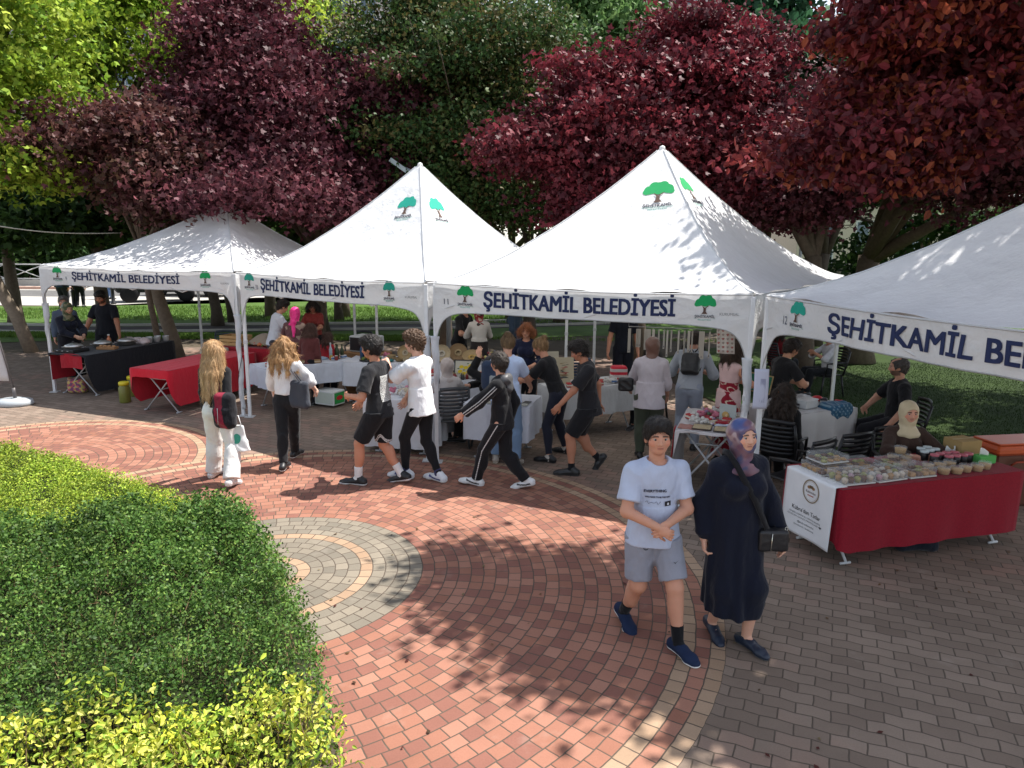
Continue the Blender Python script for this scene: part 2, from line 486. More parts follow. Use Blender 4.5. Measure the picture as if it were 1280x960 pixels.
for nm, yo in (('path_kerb', 0.0), ('path_kerb', -1.75)):
    mb = MB()
    pts = [(-45, 24.8 + yo), (-14, 23.35 + yo), (-3, 25.15 + yo), (9, 29.1 + yo)]
    for a, bq in zip(pts, pts[1:]):
        mb.add([(a[0], a[1], 0), (bq[0], bq[1], 0), (bq[0], bq[1] + .13, 0), (a[0], a[1] + .13, 0), (a[0], a[1], .07), (bq[0], bq[1], .07), (bq[0], bq[1] + .13, .07), (a[0], a[1] + .13, .07)],
               [(0, 1, 5, 4), (2, 3, 7, 6), (4, 5, 6, 7), (0, 4, 7, 3), (1, 2, 6, 5)], (.42, .40, .36))
    tag(mb.build(nm, 'stone'), kind='structure')
sheet('street', [(-140, 31.2), (-17.5, 30.6), (60, 62), (60, 75), (-20, 45.0), (-140, 45.0)], .0, 'concrete')
sheet('street_lane', [(-140, 35.5), (-22, 35.3), (10, 46), (60, 68), (60, 71), (0, 47), (-24, 39.5), (-140, 39.5)], .006, 'asphalt')
mb = MB(); mb.box(-140, -24, 40.2, 40.5, 0, .14, (.45, .28, .22)); mb.box(-140, -24, 34.3, 34.55, 0, .12, (.5, .48, .44))
tag(mb.build('street_kerb', 'stone'), kind='structure')

# ------------------------------------------------------------------ foliage
def leaf_quads(P, size, r, up=.6, jitter=.35, ratio=.62, lobes=1, oval=False):
    """leaf faces at the points P; lobes=3 gives a maple-like leaf of three blades"""
    N = len(P)
    nrm = r.normal(size=(N, 3)); nrm[:, 2] += up; nrm /= np.linalg.norm(nrm, axis=1, keepdims=True)
    ax = r.normal(size=(N, 3)); ax[:, 2] -= .5; ax -= nrm * (ax * nrm).sum(1, keepdims=True); ax /= (np.linalg.norm(ax, axis=1, keepdims=True) + 1e-9)
    sd = np.cross(nrm, ax)
    s = (size * (1 + jitter * r.uniform(-1, 1, N)))[:, None]
    out = []
    if oval:            # pointed oval blade folded along its midrib
        L = s; w = s * ratio * .5; tip = P + ax * L - nrm * L * .14; f_ = nrm * L * .07
        for q in (1, -1):
            out.append(np.stack([P, P + ax * L * .28 + sd * w * .9 * q + f_, P + ax * L * .68 + sd * w * .75 * q + f_ * .4, tip], 1))
        return np.concatenate(out, 1).reshape(-1, 3), 2
    for k in range(lobes):
        a = 0 if lobes == 1 else (k - (lobes - 1) / 2) * 1.0
        A = ax * math.cos(a) + sd * math.sin(a); B = np.cross(nrm, A)
        L = s * (1.0 if a == 0 else .8); w = L * ratio * .5
        q = np.stack([P, P + A * L * .45 + B * w - nrm * L * .06, P + A * L - nrm * L * .12, P + A * L * .45 - B * w - nrm * L * .06], 1)
        out.append(q)
    V = np.concatenate(out, 1).reshape(-1, 3)
    return V, lobes

def lobe_noise(P, seed, f):
    q = P * f
    return (np.sin(q[:, 0] * 1.7 + seed) + np.sin(q[:, 1] * 2.1 + seed * 2.3) + np.sin(q[:, 2] * 1.9 + seed * .7) + np.sin((q[:, 0] + q[:, 1] - q[:, 2]) * 1.3 + seed * 1.9)) / 4

def crown_points(blobs, nclump, per, cr, r, seed, gap=-.25, flat=.5, bough=.42):
    nall = nclump; nclump = max(12, nclump // 12)
    w = np.array([b[3] ** 2 for b in blobs]); w /= w.sum()
    bi = r.choice(len(blobs), nclump, p=w)
    C = np.array([b[:3] for b in blobs])[bi]; R = np.array([b[3] for b in blobs])[bi] * .86
    fl = np.array([b[4] if len(b) > 4 else .8 for b in blobs])[bi]
    d = r.normal(size=(nclump, 3)); d /= np.linalg.norm(d, axis=1, keepdims=True)
    rad = R * r.uniform(0, 1, nclump) ** .38
    rad *= np.clip(.92 + .55 * lobe_noise(C + d * R[:, None], seed + 5., 2.8) + .12 * r.normal(size=nclump), .3, 1.5)
    P = C + d * rad[:, None] * np.stack([np.ones(nclump), np.ones(nclump), fl], 1)
    keep = lobe_noise(P, seed, 1.9) + r.normal(size=nclump) * .15 > gap
    P = P[keep]
    bi_ = r.integers(0, len(P), nall); P = P[bi_] + r.normal(size=(nall, 3)) * np.array([bough, bough, bough * .40]); P[:, 2] -= .35 * np.linalg.norm(P[:, :2] - P[:, :2].mean(0), axis=1) * 0
    n = len(P)
    idx = np.repeat(np.arange(n), per)
    off = r.normal(size=(len(idx), 3)) * cr * np.array([1, 1, flat])
    sz = r.uniform(.6, 1.4, n)
    return P[idx] + off * sz[idx][:, None], idx, n, P

def make_tree(name, label, cat, base, blobs, cols, leaf, nclump, per, seed, trunk=.16, cr=.28, group=None, lobes=1, mat='leaf', gap=-.14, trunkcol=(.12, .095, .07), lean=None, up=.6, limbs=7, flat=.5, ratio=.62, oval=False, bough=.42):
    r = np.random.default_rng(seed)
    t = thing(name, label, cat, base, group=group)
    b0 = np.array([base[0], base[1], 0.0])
    P, ci, n, CP = crown_points(blobs, nclump, per, cr, r, seed, gap, flat, bough)
    V, lb = leaf_quads(P, leaf, r, up=up, lobes=lobes, ratio=ratio, oval=oval)
    Fq = np.arange(len(V)).reshape(-1, 4)
    cols = np.array(cols, float)
    cc = cols[r.integers(0, len(cols), n)] * r.uniform(.75, 1.25, n)[:, None]
    lc = cc[ci] * r.uniform(.7, 1.35, len(ci))[:, None]
    c = np.repeat(lc, 4 * lb, axis=0)
    npmesh('crown', V - b0, Fq=Fq, cols=c, mat=mat, parent=t)
    # trunk and limbs
    mb = MB()
    bc = np.array([np.mean([b[i] for b in blobs]) for i in range(3)])
    zf = min(b[2] - b[3] * .5 for b in blobs)
    zf = max(1.6, min(zf, 2.6))
    fork = np.array([lean[0] if lean else 0, lean[1] if lean else 0, zf])
    k = 5
    pts = [fork * (i / k) + np.array([math.sin(i * 1.3 + seed) * .04, math.cos(i * 1.7 + seed) * .04, 0]) * (1 if 0 < i < k else 0) for i in range(k + 1)]
    rad = [trunk * (1.35 if i == 0 else 1.08 - .06 * i) for i in range(k + 1)]
    mb.tube(pts, rad, trunkcol, n=12)
    order = sorted(blobs, key=lambda b: -b[3])[:limbs]
    for b in order:
        e = np.array(b[:3]) - b0
        m1 = fork + (e - fork) * .4 + np.array([r.normal() * .15, r.normal() * .15, abs(r.normal()) * .25])
        m2 = fork + (e - fork) * .75 + r.normal(size=3) * .15
        mb.tube([fork * .96, m1, m2, e], [trunk * .6, trunk * .42, trunk * .24, trunk * .1], trunkcol, n=7)
        for q in range(5):
            e2 = e + r.normal(size=3) * b[3] * .55
            a = m1 + (m2 - m1) * r.uniform(.3, 1)
            mid = (a + e2) / 2 + r.normal(size=3) * .12
            mb.tube([a, mid, e2], [trunk * .2, trunk * .11, trunk * .04], trunkcol, n=5)
    mb.build('trunk', 'bark', t)
    return t

def blob(px, py, d, r, fl=.8):
    p = ray_at(px, py, d); return (p[0], p[1], p[2], r, fl)
# ------------------------------------------------------------------ trees
PURP = [(.11, .03, .042), (.085, .022, .032), (.15, .045, .055), (.07, .02, .026)]
PURP_G = [(.13, .05, .045), (.15, .07, .06), (.085, .03, .028), (.07, .018, .024), (.06, .03, .016), (.10, .04, .035)]
REDM = [(.15, .022, .032), (.10, .018, .026), (.20, .03, .04), (.07, .014, .02)]
REDO = [(.20, .032, .030), (.13, .022, .03), (.26, .06, .028), (.09, .018, .024), (.21, .034, .045)]
LIME = [(.30, .40, .04), (.24, .36, .035), (.38, .46, .06), (.16, .28, .03)]
DGRN = [(.035, .075, .018), (.05, .10, .022), (.028, .06, .018)]
OLIV = [(.05, .095, .025), (.075, .105, .03), (.035, .08, .022), (.11, .095, .032)]
BGRN = [(.15, .27, .09), (.11, .21, .07), (.20, .32, .12)]
def T(px, d, y=None):
    p = ray_at(px, 400, d); return (float(p[0]), float(p[1]), 0)
Tg = 'trees behind the stalls'
# purple maple over the two left stalls
make_tree('purple_maple', 'big dark purple maple spreading over the two leftmost stalls', 'tree', T(400, 18.0),
    [blob(310, 85, 17.2, 1.35), blob(250, 140, 17.0, 1.15), blob(345, 150, 16.6, 1.45), blob(435, 125, 17.4, 1.05), blob(475, 145, 17.4, .7), blob(290, 205, 15.8, 1.1), blob(370, 220, 15.6, 1.1), blob(235, 215, 15.8, .75), blob(300, 20, 17.5, .8), blob(395, 258, 15.2, .5), blob(440, 210, 17, .8), blob(250, 238, 14.0, .4), blob(330, 240, 14.0, .36), blob(365, 250, 14.2, .34), blob(385, 90, 17.6, .7)],
    PURP, .09, 3300, 40, 11, trunk=.14, cr=.26, group=Tg, lobes=3, mat='leafgloss')
make_tree('purple_maple', 'purple brown maple with thin bare branches left of the leftmost stall roof', 'tree', T(196, 16.2),
    [blob(120, 190, 15.6, 1.0, .6), blob(170, 180, 15.3, 1.0, .6), blob(90, 185, 15.8, .6, .7), blob(205, 205, 15, .75, .7), blob(150, 222, 15.2, .55), blob(215, 250, 15, .5)],
    PURP_G, .09, 900, 34, 12, trunk=.07, cr=.24, group=Tg, lobes=3, mat='leafgloss', trunkcol=(.16, .12, .09), lean=(-.2, 0), limbs=6)
make_tree('maple_tree', 'tall dark olive green maple in the middle between the purple and red trees', 'tree', T(556, 19),
    [blob(560, 60, 18, 2.2), blob(520, 150, 17.6, 1.7), blob(600, 170, 17.6, 1.7), blob(535, 20, 18.5, 1.4), blob(620, 70, 18.6, 1.7), blob(560, 230, 17.5, 1.5), blob(630, 250, 18, 1.2), blob(580, -60, 19, 1.7), blob(500, 240, 17.8, 1.1), blob(500, 105, 18.6, 1.1)],
    OLIV, .10, 2800, 38, 13, trunk=.16, cr=.3, group=Tg, lobes=2, mat='leafgloss')
make_tree('red_maple', 'crimson leaved maple behind the peak of the third stall', 'tree', T(800, 17.5),
    [blob(800, 125, 15.6, 1.05), blob(865, 100, 15.6, .9), blob(740, 155, 15.2, 1.25), blob(820, 180, 15, 1.5), blob(700, 190, 15, .95, .6), blob(890, 140, 15.6, 1.2), blob(925, 60, 16, .7), blob(720, 230, 14.8, .95), blob(670, 190, 15.1, .6, .6), blob(760, 250, 14.7, .9), blob(900, 210, 15.2, 1.2), blob(860, 40, 16, .5)],
    REDM, .09, 3000, 40, 14, trunk=.16, cr=.26, group=Tg, lobes=3, mat='leafgloss')
make_tree('purple_maple', 'dark purple maple behind the right slope of the third stall roof', 'tree', T(1010, 15.4),
    [blob(950, 165, 16.5, 1.1), blob(1000, 205, 16, 1.1), blob(930, 230, 15.2, .9), blob(1040, 160, 16.5, 1.0), blob(980, 250, 15.4, .8)],
    PURP, .09, 1100, 40, 15, trunk=.2, cr=.26, group=Tg, lobes=3, mat='leafgloss')
# nearer red tree at the right whose canopy spreads over the fourth stall and the plaza
make_tree('red_maple', 'large near maple with coral red leaves hanging over the rightmost stall', 'tree', (11.6, 11.2, 0),
    [blob(1105, 110, 10.5, 1.1, .7), blob(1150, 60, 10.2, 1.3, .8), blob(1075, 205, 9.8, .72, .7), blob(1130, 190, 9.6, .75, .7), blob(1025, 232, 9.9, .45, .5), blob(1090, 245, 9.4, .4, .7), blob(1240, 80, 9.5, 1.1, .7), blob(1180, 10, 10, 1.5), blob(1260, -30, 9.5, 1.5), blob(1150, 15, 11, 1.2), blob(1290, 130, 9.4, .7, .6), blob(1190, 150, 9.5, .55),
     (6.8, 8.0, 6.4, 1.6, .5), (5.6, 6.6, 6.6, 1.25, .42), (7.8, 6.4, 6.9, 1.6, .5), (4.7, 5.3, 6.6, .6, .4), (8.6, 9.4, 6.6, 1.8, .6), (6.3, 4.6, 6.6, 1.1, .45), (6.6, 10.8, 6.8, 1.6, .6), (4.1, 7.6, 6.9, .8, .4), (8.2, 4.4, 6.8, 1.5, .5), (6.9, 2.8, 6.8, 1.1, .5),
     (3.2, 6.9, 6.5, .6, .4), (3.9, 7.4, 6.6, .8, .4), (4.3, 6.5, 6.5, .75, .4), (2.7, 7.4, 6.5, .5, .4), (5.5, 5.2, 6.5, .7, .4), (3.85, 6.0, 6.5, .5, .4), (4.6, 5.9, 6.4, .6, .4), (4.9, 7.2, 6.6, .8, .4), (9.6, 12.2, 6.8, 1.8, .6), (11.5, 9.8, 6.9, 1.9, .6), (12.5, 12.8, 6.8, 2.0, .6), (14, 10.5, 7, 2, .6)],
    REDO, .115, 5200, 44, 16, trunk=.24, cr=.20, group=Tg, ratio=.68, up=.25, lobes=1, oval=True, bough=.27, mat='leafgloss', gap=-.12, limbs=14)
make_tree('red_maple', 'dark trunked maple in the shade at the right edge behind the rightmost stall', 'tree', T(1078, 17.5),
    [blob(1200, 130, 15, 1.8), blob(1270, 60, 15, 2.0), blob(1260, 190, 14.6, 1.3), blob(1130, 80, 16.5, 1.8), blob(1190, 210, 15, 1.0), blob(1290, 230, 14.6, 1.0)],
    PURP, .11, 1800, 32, 17, trunk=.3, cr=.28, group=Tg, lobes=2, mat='leafgloss')
# yellow-green trees at the left
make_tree('lime_green_tree', 'bright yellow green tree filling the upper left corner', 'tree', T(-40, 17.5),
    [blob(10, 40, 15.5, 1.5), blob(-20, 130, 15, 1.5), blob(20, 200, 15, .9), blob(35, 110, 15.5, .9), blob(-30, 230, 15, 1.0), blob(60, 10, 16, 1.1), blob(5, -60, 16, 1.6), blob(-100, 60, 16, 2.0), blob(10, 255, 14.6, .6)],
    LIME, .13, 1000, 30, 18, trunk=.2, cr=.28, group=Tg, lobes=2)
make_tree('lime_green_tree', 'tall airy yellow green tree behind the left purple maple', 'tree', T(130, 22),
    [blob(120, 30, 21, 1.9), blob(190, 60, 20.5, 1.8), blob(150, 110, 20.5, 1.4), blob(240, 20, 21, 1.9), blob(90, 80, 21, 1.2), blob(200, -40, 22, 2.4), blob(270, 90, 20.6, 1.3), blob(100, 140, 20.5, .8), blob(330, 40, 22, 1.8)],
    LIME, .15, 1100, 30, 19, trunk=.2, cr=.36, group=Tg, lobes=2, gap=-.12)
make_tree('lime_green_tree', 'yellow green tree between the purple maple and the far apartment block', 'tree', T(430, 27),
    [blob(345, 20, 25, 1.5), blob(390, 95, 25, 1.3), blob(455, 95, 26, 1.0), blob(340, -50, 26, 1.8)],
    LIME, .17, 520, 28, 20, trunk=.2, cr=.42, group=Tg, lobes=2, gap=-.1)
for i, (px, d, lab, cols, bl) in enumerate([
    (20, 24, 'dark green tree low at the left edge behind the rope', DGRN, [(30, 250, 22, 1.8), (90, 270, 21, 1.2), (-20, 270, 22, 1.8), (60, 200, 23, 2)]),
    (130, 25, 'leafy dark green tree beneath the left purple maple', DGRN, [(130, 255, 22, 1.4), (170, 200, 23, 2), (110, 200, 23, 1.8), (230, 250, 22, 1.2), (200, 265, 21, .8)]),
    (700, 26, 'silvery light green willow rising behind the crimson maple', BGRN, [(690, 40, 24, 2.4), (750, 20, 24, 2.2), (700, 110, 23.5, 1.8), (650, 60, 24.5, 1.8), (720, -50, 25, 2.6), (800, 20, 25, 1.8)]),
    (950, 25, 'deep green conifer between the two dark maples at the right', [(.045, .12, .05), (.03, .085, .042)], [(960, 40, 22, 2.2), (930, 100, 21.5, 1.8), (990, 90, 22, 1.8), (960, -40, 23, 2.4)]),
    (340, 27, 'shaded green tree behind the purple maple and the second stall', DGRN, [(330, 230, 25, 2.2), (420, 230, 25, 2.2), (470, 270, 24, 1.6), (380, 285, 23, .9), (300, 130, 26, 2.8), (420, 185, 26, 2.4)]),
    (640, 27, 'shaded tree behind the gap of the second and third stall', DGRN, [(560, 250, 25, 2.4), (650, 240, 24, 2.2), (700, 270, 23, 1.6), (620, 150, 26, 2.6)]),
    (860, 28, 'shaded tree behind the third stall and its crimson maple', DGRN, [(790, 200, 26, 2.6), (880, 230, 25, 2.4), (860, 100, 27, 3.2), (760, 100, 27, 3), (960, 270, 24, 1.2)]),
    (1130, 27, 'shaded tree beyond the dark trunk at the right', DGRN, [(1030, 240, 25, 1.7), (1050, 300, 26, 1.3), (1130, 303, 25, 1.5), (1220, 300, 25, 1.5), (980, 305, 26, 1.0), (1120, 230, 25, 2.2), (1210, 250, 24, 2.0), (1290, 240, 24, 2.4), (1080, 130, 27, 3), (1220, 120, 27, 3.2)]),
    ]):
    make_tree('park_tree', lab, 'tree', T(px, d), [blob(*b[:3], b[3]) for b in bl], cols, .24 if i != 2 else .22, 420, 30, 30 + i, trunk=.2, cr=.45, group=Tg, lobes=2, gap=-.4, up=.9)
for i, (px, lab) in enumerate(((-10, 'dark street tree behind the left end of the lattice fence'), (90, 'dark street tree behind the lattice fence right of the first one'), (190, 'dark street tree behind the parked cars at the left'), (300, 'dark street tree beyond the second stall'), (420, 'dark street tree beyond the third stall'))):
    make_tree('street_tree', lab, 'tree', T(px, 47), [blob(px, 300, 47, 3.2), blob(px + 45, 305, 48, 2.8), blob(px - 45, 308, 48, 2.6), blob(px, 250, 48, 3.4)], DGRN, .42, 300, 26, 80 + i, trunk=.22, cr=.7, bough=.9, group='street trees far behind', gap=-.6, up=.9)
# bare trunks seen under the stall roofs (their crowns merge above the frame of the roofs)
for i, (px, d, tr, lab, lx) in enumerate([
    (218, 16.9, .15, 'leaning mottled tree trunk standing behind the leftmost stall', -.55),
    (272, 24, .17, 'dark slim tree on the lawn behind the leftmost stall', -.2),
    (292, 25, .15, 'slim tree with a pale edge on the lawn beside the dark slim one', -.3),
    (403, 22.5, .19, 'dark tree behind the couple at the second stall', 0),
    (424, 26, .14, 'thin dark tree right of the dark tree at the second stall', 0),
    (662, 22, .18, 'dark tree on the lawn behind the third stall', 0),
    (1018, 20.5, .22, 'dark tree beyond the seated phone user at the right', .1)]):
    b = T(px, d)
    make_tree('park_tree', lab, 'tree', b, [(b[0] + lx, b[1], 4.7, 1.5, .6), (b[0] + lx + 1, b[1] + .6, 4.9, 1.2, .6), (b[0] + lx - 1, b[1] + .8, 5.0, 1.2, .6)],
        DGRN if i % 2 == 0 else PURP_G, .2, 120, 24, 50 + i, trunk=tr, cr=.35, group='slim trees on the lawn', lobes=2, lean=(lx, 0), trunkcol=(.20, .155, .115) if i == 0 else (.085, .07, .055), limbs=3)
# leaning trunk at the left edge
t = thing('leaning_trunk', 'pale leaning tree trunk at the left edge beyond the paving', 'tree', ground_at(40, 440))
mb = MB(); b0 = ground_at(40, 440)
pts = [ray_at(42, 440, b0[1]) - b0, ray_at(20, 395, b0[1] - .2) - b0, ray_at(2, 365, b0[1] - .4) - b0, ray_at(-30, 300, b0[1] - .8) - b0, ray_at(-50, 200, b0[1] - 1) - b0]
pts[0] = np.array([0, 0, -.02])
mb.tube(pts, [.16, .14, .135, .11, .08], (.27, .22, .17), n=12); mb.build('trunk', 'bark', t)
r = np.random.default_rng(71)
P, ci, n, CP = crown_points([tuple(pts[-1] + b0 + [0, 0, .6]) + (1.2, .8)], 160, 24, .25, r, 3)
V, lb = leaf_quads(P, .13, r, lobes=2)
npmesh('crown', V - b0, Fq=np.arange(len(V)).reshape(-1, 4), cols=np.repeat(np.array(LIME)[ci % 4], 8, 0), mat='leaf', parent=t)

# ------------------------------------------------------------------ grass blades (lawn edges) and hedges
def blades(name, xy, h, w, cols, seed, z0=0.0):
    r = np.random.default_rng(seed); N = len(xy)
    a = r.uniform(0, 6.28, N); d = np.stack([np.cos(a), np.sin(a)], 1) * w
    hh = h * r.uniform(.5, 1.4, N)
    ln = r.normal(size=(N, 2)) * h * .4
    V = np.zeros((N, 3, 3)); V[:, 0, :2] = xy - d; V[:, 1, :2] = xy + d; V[:, 2, :2] = xy + ln
    V[:, :2, 2] = z0; V[:, 2, 2] = z0 + hh
    c = np.repeat(np.array(cols)[r.integers(0, len(cols), N)] * r.uniform(.7, 1.3, N)[:, None], 3, 0)
    o = npmesh(name, V.reshape(-1, 3), Ft=np.arange(N * 3).reshape(-1, 3), cols=c, mat='grass')
    return tag(o, 'short park grass of the lawn', 'grass', kind='stuff')
r = np.random.default_rng(5)
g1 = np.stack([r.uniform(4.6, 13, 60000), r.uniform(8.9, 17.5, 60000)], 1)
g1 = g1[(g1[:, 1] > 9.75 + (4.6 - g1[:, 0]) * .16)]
blades('grass', g1, .032, .006, [(.022, .045, .010), (.017, .036, .008), (.03, .055, .012)], 6)  # blades by the plaza: tree shade painted in as darker greens
g2 = np.stack([r.uniform(-24, 8, 60000), r.uniform(20.5, 31, 60000)], 1)
g2 = g2[~((g2[:, 1] > 21.5) & (g2[:, 1] < 25.4))]
g2 = g2[(g2[:, 1] < 30 + (g2[:, 0] + 17) * .3) & (g2[:, 1] > 21.0)]
g3 = np.stack([r.uniform(-18, -3, 26000), r.uniform(20.6, 21.6, 26000)], 1)
blades('grass', np.concatenate([g2, g3]), .08, .014, [(.11, .20, .03), (.08, .16, .025), (.14, .22, .04)], 7)

# hedge: surface of clipped shrubs filled with small leaves
hedge_edge = [(ground_at(px, py, z)[:2]) for px, py, z in
    [(-220, 600, .42), (-60, 548, .3), (0, 540, .3), (90, 557, .32), (160, 575, .35), (235, 593, .42), (300, 617, .5), (340, 652, .55), (378, 700, .58), (398, 755, .58), (410, 800, .55), (418, 850, .5), (432, 905, .5), (440, 1000, .5), (450, 1100, .5)]]
hedge_edge = np.array(hedge_edge)
hpoly = np.concatenate([hedge_edge, [[-.9, 1.6], [-12, 1.6], [-12, 8.2]]])
def inside(P, poly):
    c = np.zeros(len(P), bool); n = len(poly)
    for i in range(n):
        a, b = poly[i], poly[(i + 1) % n]
        with np.errstate(divide='ignore', invalid='ignore'):
            k = ((a[1] > P[:, 1]) != (b[1] > P[:, 1])) & (P[:, 0] < (b[0] - a[0]) * (P[:, 1] - a[1]) / (b[1] - a[1]) + a[0])
        c ^= k
    return c
def edge_dist(P, line):
    best = np.full(len(P), 1e9)
    for a, b in zip(line[:-1], line[1:]):
        ab = b - a; t = np.clip(((P - a) @ ab) / (ab @ ab), 0, 1)
        best = np.minimum(best, np.linalg.norm(P - (a + t[:, None] * ab), axis=1))
    return best
def bumps(P, seed=0):
    x, y = P[:, 0], P[:, 1]
    return (np.sin(x * 3.1 + seed) * np.sin(y * 2.7 + seed * 1.3) * .5 + np.sin(x * 7.3 + y * 4.1 + seed) * .25 + np.sin(y * 9.7 - x * 5.9 + seed * 2) * .2 + np.sin(x * 17 + y * 3) * np.sin(y * 19 - x * 4) * .18)
def hedge_top(P):
    """height of the shrubs: low groundcover far left, tall clipped shrub near, with a rounded rim"""
    e = edge_dist(P, hedge_edge)
    far = np.clip((P[:, 1] - 5.75 - (P[:, 0] + 4) * .30) / .5, 0, 1)
    h = (.60 + bumps(P * .8, 2.) * .10 + bumps(P * 2.1, 5.) * .035) * (1 - far) + (.24 + bumps(P) * .02) * far
    rim = np.clip(e / .16, 0, 1); return h * (1 - (1 - rim) ** 2.2 * .75)
# zones by where the plants stand
def zone_of(P):
    far = P[:, 1] + (P[:, 0] + 4) * -.30 > 5.95 + .15 * np.sin(P[:, 0] * 5) + .1 * np.sin(P[:, 0] * 13)
    xx = P[:, 0]
    yel = P[:, 1] < 3.40 + .05 * np.sin(xx * 9 + 1.2) + (xx + 1.0) * .22
    return np.where(far, 1, np.where(yel, 2, 0))
def scatter(n, r, ymin, ymax, xmin, xmax):
    P = np.stack([r.uniform(xmin, xmax, n), r.uniform(ymin, ymax, n)], 1)
    return P[inside(P, hpoly)]
def hedge_mesh(name, zn, ncl, per, leaf, cols, seed, label, lobes=1, up=.8, depth=.14, cr=.035, ratio=.6, mat='leafgloss', sprig=.03):
    r = np.random.default_rng(seed)
    Q = scatter(ncl, r, 2.6, 11.0, -8.5, -.6)
    # more where it is near; drop what lies outside the view cone
    Q = Q[(Q[:, 0] > -.80 * Q[:, 1] - .4) & (zone_of(Q) == zn)]
    dens = np.clip((5.2 / Q[:, 1]) ** 1.2, .25, 1.0); Q = Q[r.uniform(0, 1, len(Q)) < dens]
    zt = hedge_top(Q)
    e = edge_dist(Q, hedge_edge)
    dep = r.uniform(0, 1, len(Q)) ** 1.7 * depth
    side = e < .16
    dep = np.where(side, r.uniform(0, 1, len(Q)) * (zt * .9), dep)
    C = np.stack([Q[:, 0], Q[:, 1], zt - dep + r.normal(size=len(Q)) * sprig], 1)
    # gaps: little dark hollows
    hol = bumps(Q * 2.2, 3.0) + r.normal(size=len(Q)) * .12 > .34
    C[hol, 2] -= .14
    idx = np.repeat(np.arange(len(C)), per)
    P = C[idx] + r.normal(size=(len(idx), 3)) * np.array([cr, cr, cr * .9])
    P[:, 2] = np.maximum(P[:, 2], .02)
    scale = np.clip(P[:, 1] / 5.2, .75, 1.7)
    V, lb = leaf_quads(P, leaf * scale, r, up=up, lobes=lobes, ratio=ratio, oval=zn == 2)
    cols = np.array(cols); k = r.integers(0, len(cols), len(C))
    big = bumps(Q * .8, 7.0) * .35
    cc = cols[k] * (r.uniform(.75, 1.25, len(C)) + big)[:, None]
    lc = cc[idx] * r.uniform(.65, 1.4, len(idx))[:, None]
    t = thing(name, label, 'hedge', (-3, 5, 0))
    npmesh('foliage', V - np.array([-3, 5, 0]), Fq=np.arange(len(V)).reshape(-1, 4), cols=np.repeat(lc, 4 * lb, 0), mat=mat, parent=t)
    # twigs and dark woody inside
    n = 1500 if zn == 0 else 500
    k = r.integers(0, len(C), n); mb = MB()
    for c in C[k]:
        q = c - np.array([-3, 5, 0]); d = r.normal(size=3) * .05
        mb.tube([q - [0, 0, .16] - d, q + [0, 0, -.02]], [.0035, .0015], (.16, .11, .06), n=3, cap=False)
    mb.build('twigs', 'bark', t)
    # inner mass the leaves stand on
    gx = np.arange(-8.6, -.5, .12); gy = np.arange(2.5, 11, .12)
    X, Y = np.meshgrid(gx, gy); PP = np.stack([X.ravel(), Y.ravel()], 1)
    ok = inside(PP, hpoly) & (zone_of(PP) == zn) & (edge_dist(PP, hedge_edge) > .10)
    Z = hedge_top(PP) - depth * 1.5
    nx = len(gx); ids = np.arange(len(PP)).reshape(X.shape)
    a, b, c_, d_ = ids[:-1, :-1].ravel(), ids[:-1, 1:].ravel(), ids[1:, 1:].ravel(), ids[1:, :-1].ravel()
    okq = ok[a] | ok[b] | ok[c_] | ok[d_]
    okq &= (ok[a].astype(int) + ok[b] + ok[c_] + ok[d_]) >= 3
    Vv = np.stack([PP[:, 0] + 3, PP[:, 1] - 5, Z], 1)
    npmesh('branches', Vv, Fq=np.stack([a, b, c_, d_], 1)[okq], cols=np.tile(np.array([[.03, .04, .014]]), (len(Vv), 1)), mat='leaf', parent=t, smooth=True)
    return t
hedge_mesh('clipped_hedge', 0, 80000, 8, .029, [(.068, .145, .026), (.05, .115, .02), (.10, .185, .036), (.035, .08, .015), (.085, .165, .03), (.15, .23, .045)], 91,
    'clipped dark green small leaved hedge filling the lower left', cr=.032)
hedge_mesh('groundcover_hedge', 1, 95000, 9, .017, [(.30, .40, .04), (.24, .35, .035), (.36, .43, .05), (.18, .28, .03)], 92,
    'low yellowish green groundcover shrubs beyond the dark hedge at the left', cr=.035, depth=.06, sprig=.012)
hedge_mesh('golden_shrub', 2, 56000, 7, .044, [(.48, .50, .05), (.56, .56, .09), (.36, .45, .055), (.18, .29, .035), (.60, .60, .14), (.28, .38, .045)], 93,
    'golden yellow variegated shrub along the bottom left corner', cr=.045, ratio=.55, up=.5, depth=.16, sprig=.05)
sheet('hedge_bed', [tuple(p) for p in hpoly], .006, 'soil')

# fallen leaves blown over the paving
r = np.random.default_rng(44)
P = np.stack([r.uniform(-3, 7, 260), r.uniform(3.2, 12, 260), np.full(260, .012)], 1)
P = P[~inside(P[:, :2], hpoly)]
V, lb = leaf_quads(P, .035, r, up=9., lobes=1)
V[:, 2] = np.clip(V[:, 2], .006, .03)
o = npmesh('fallen_leaves', V, Fq=np.arange(len(V)).reshape(-1, 4), cols=np.repeat(np.array([(.10, .03, .025), (.16, .09, .04), (.22, .17, .09), (.08, .05, .03)])[r.integers(0, 4, len(P))], 4, 0), mat='leaf')
tag(o, 'small dry leaves blown about on the paving', 'leaves', kind='stuff')
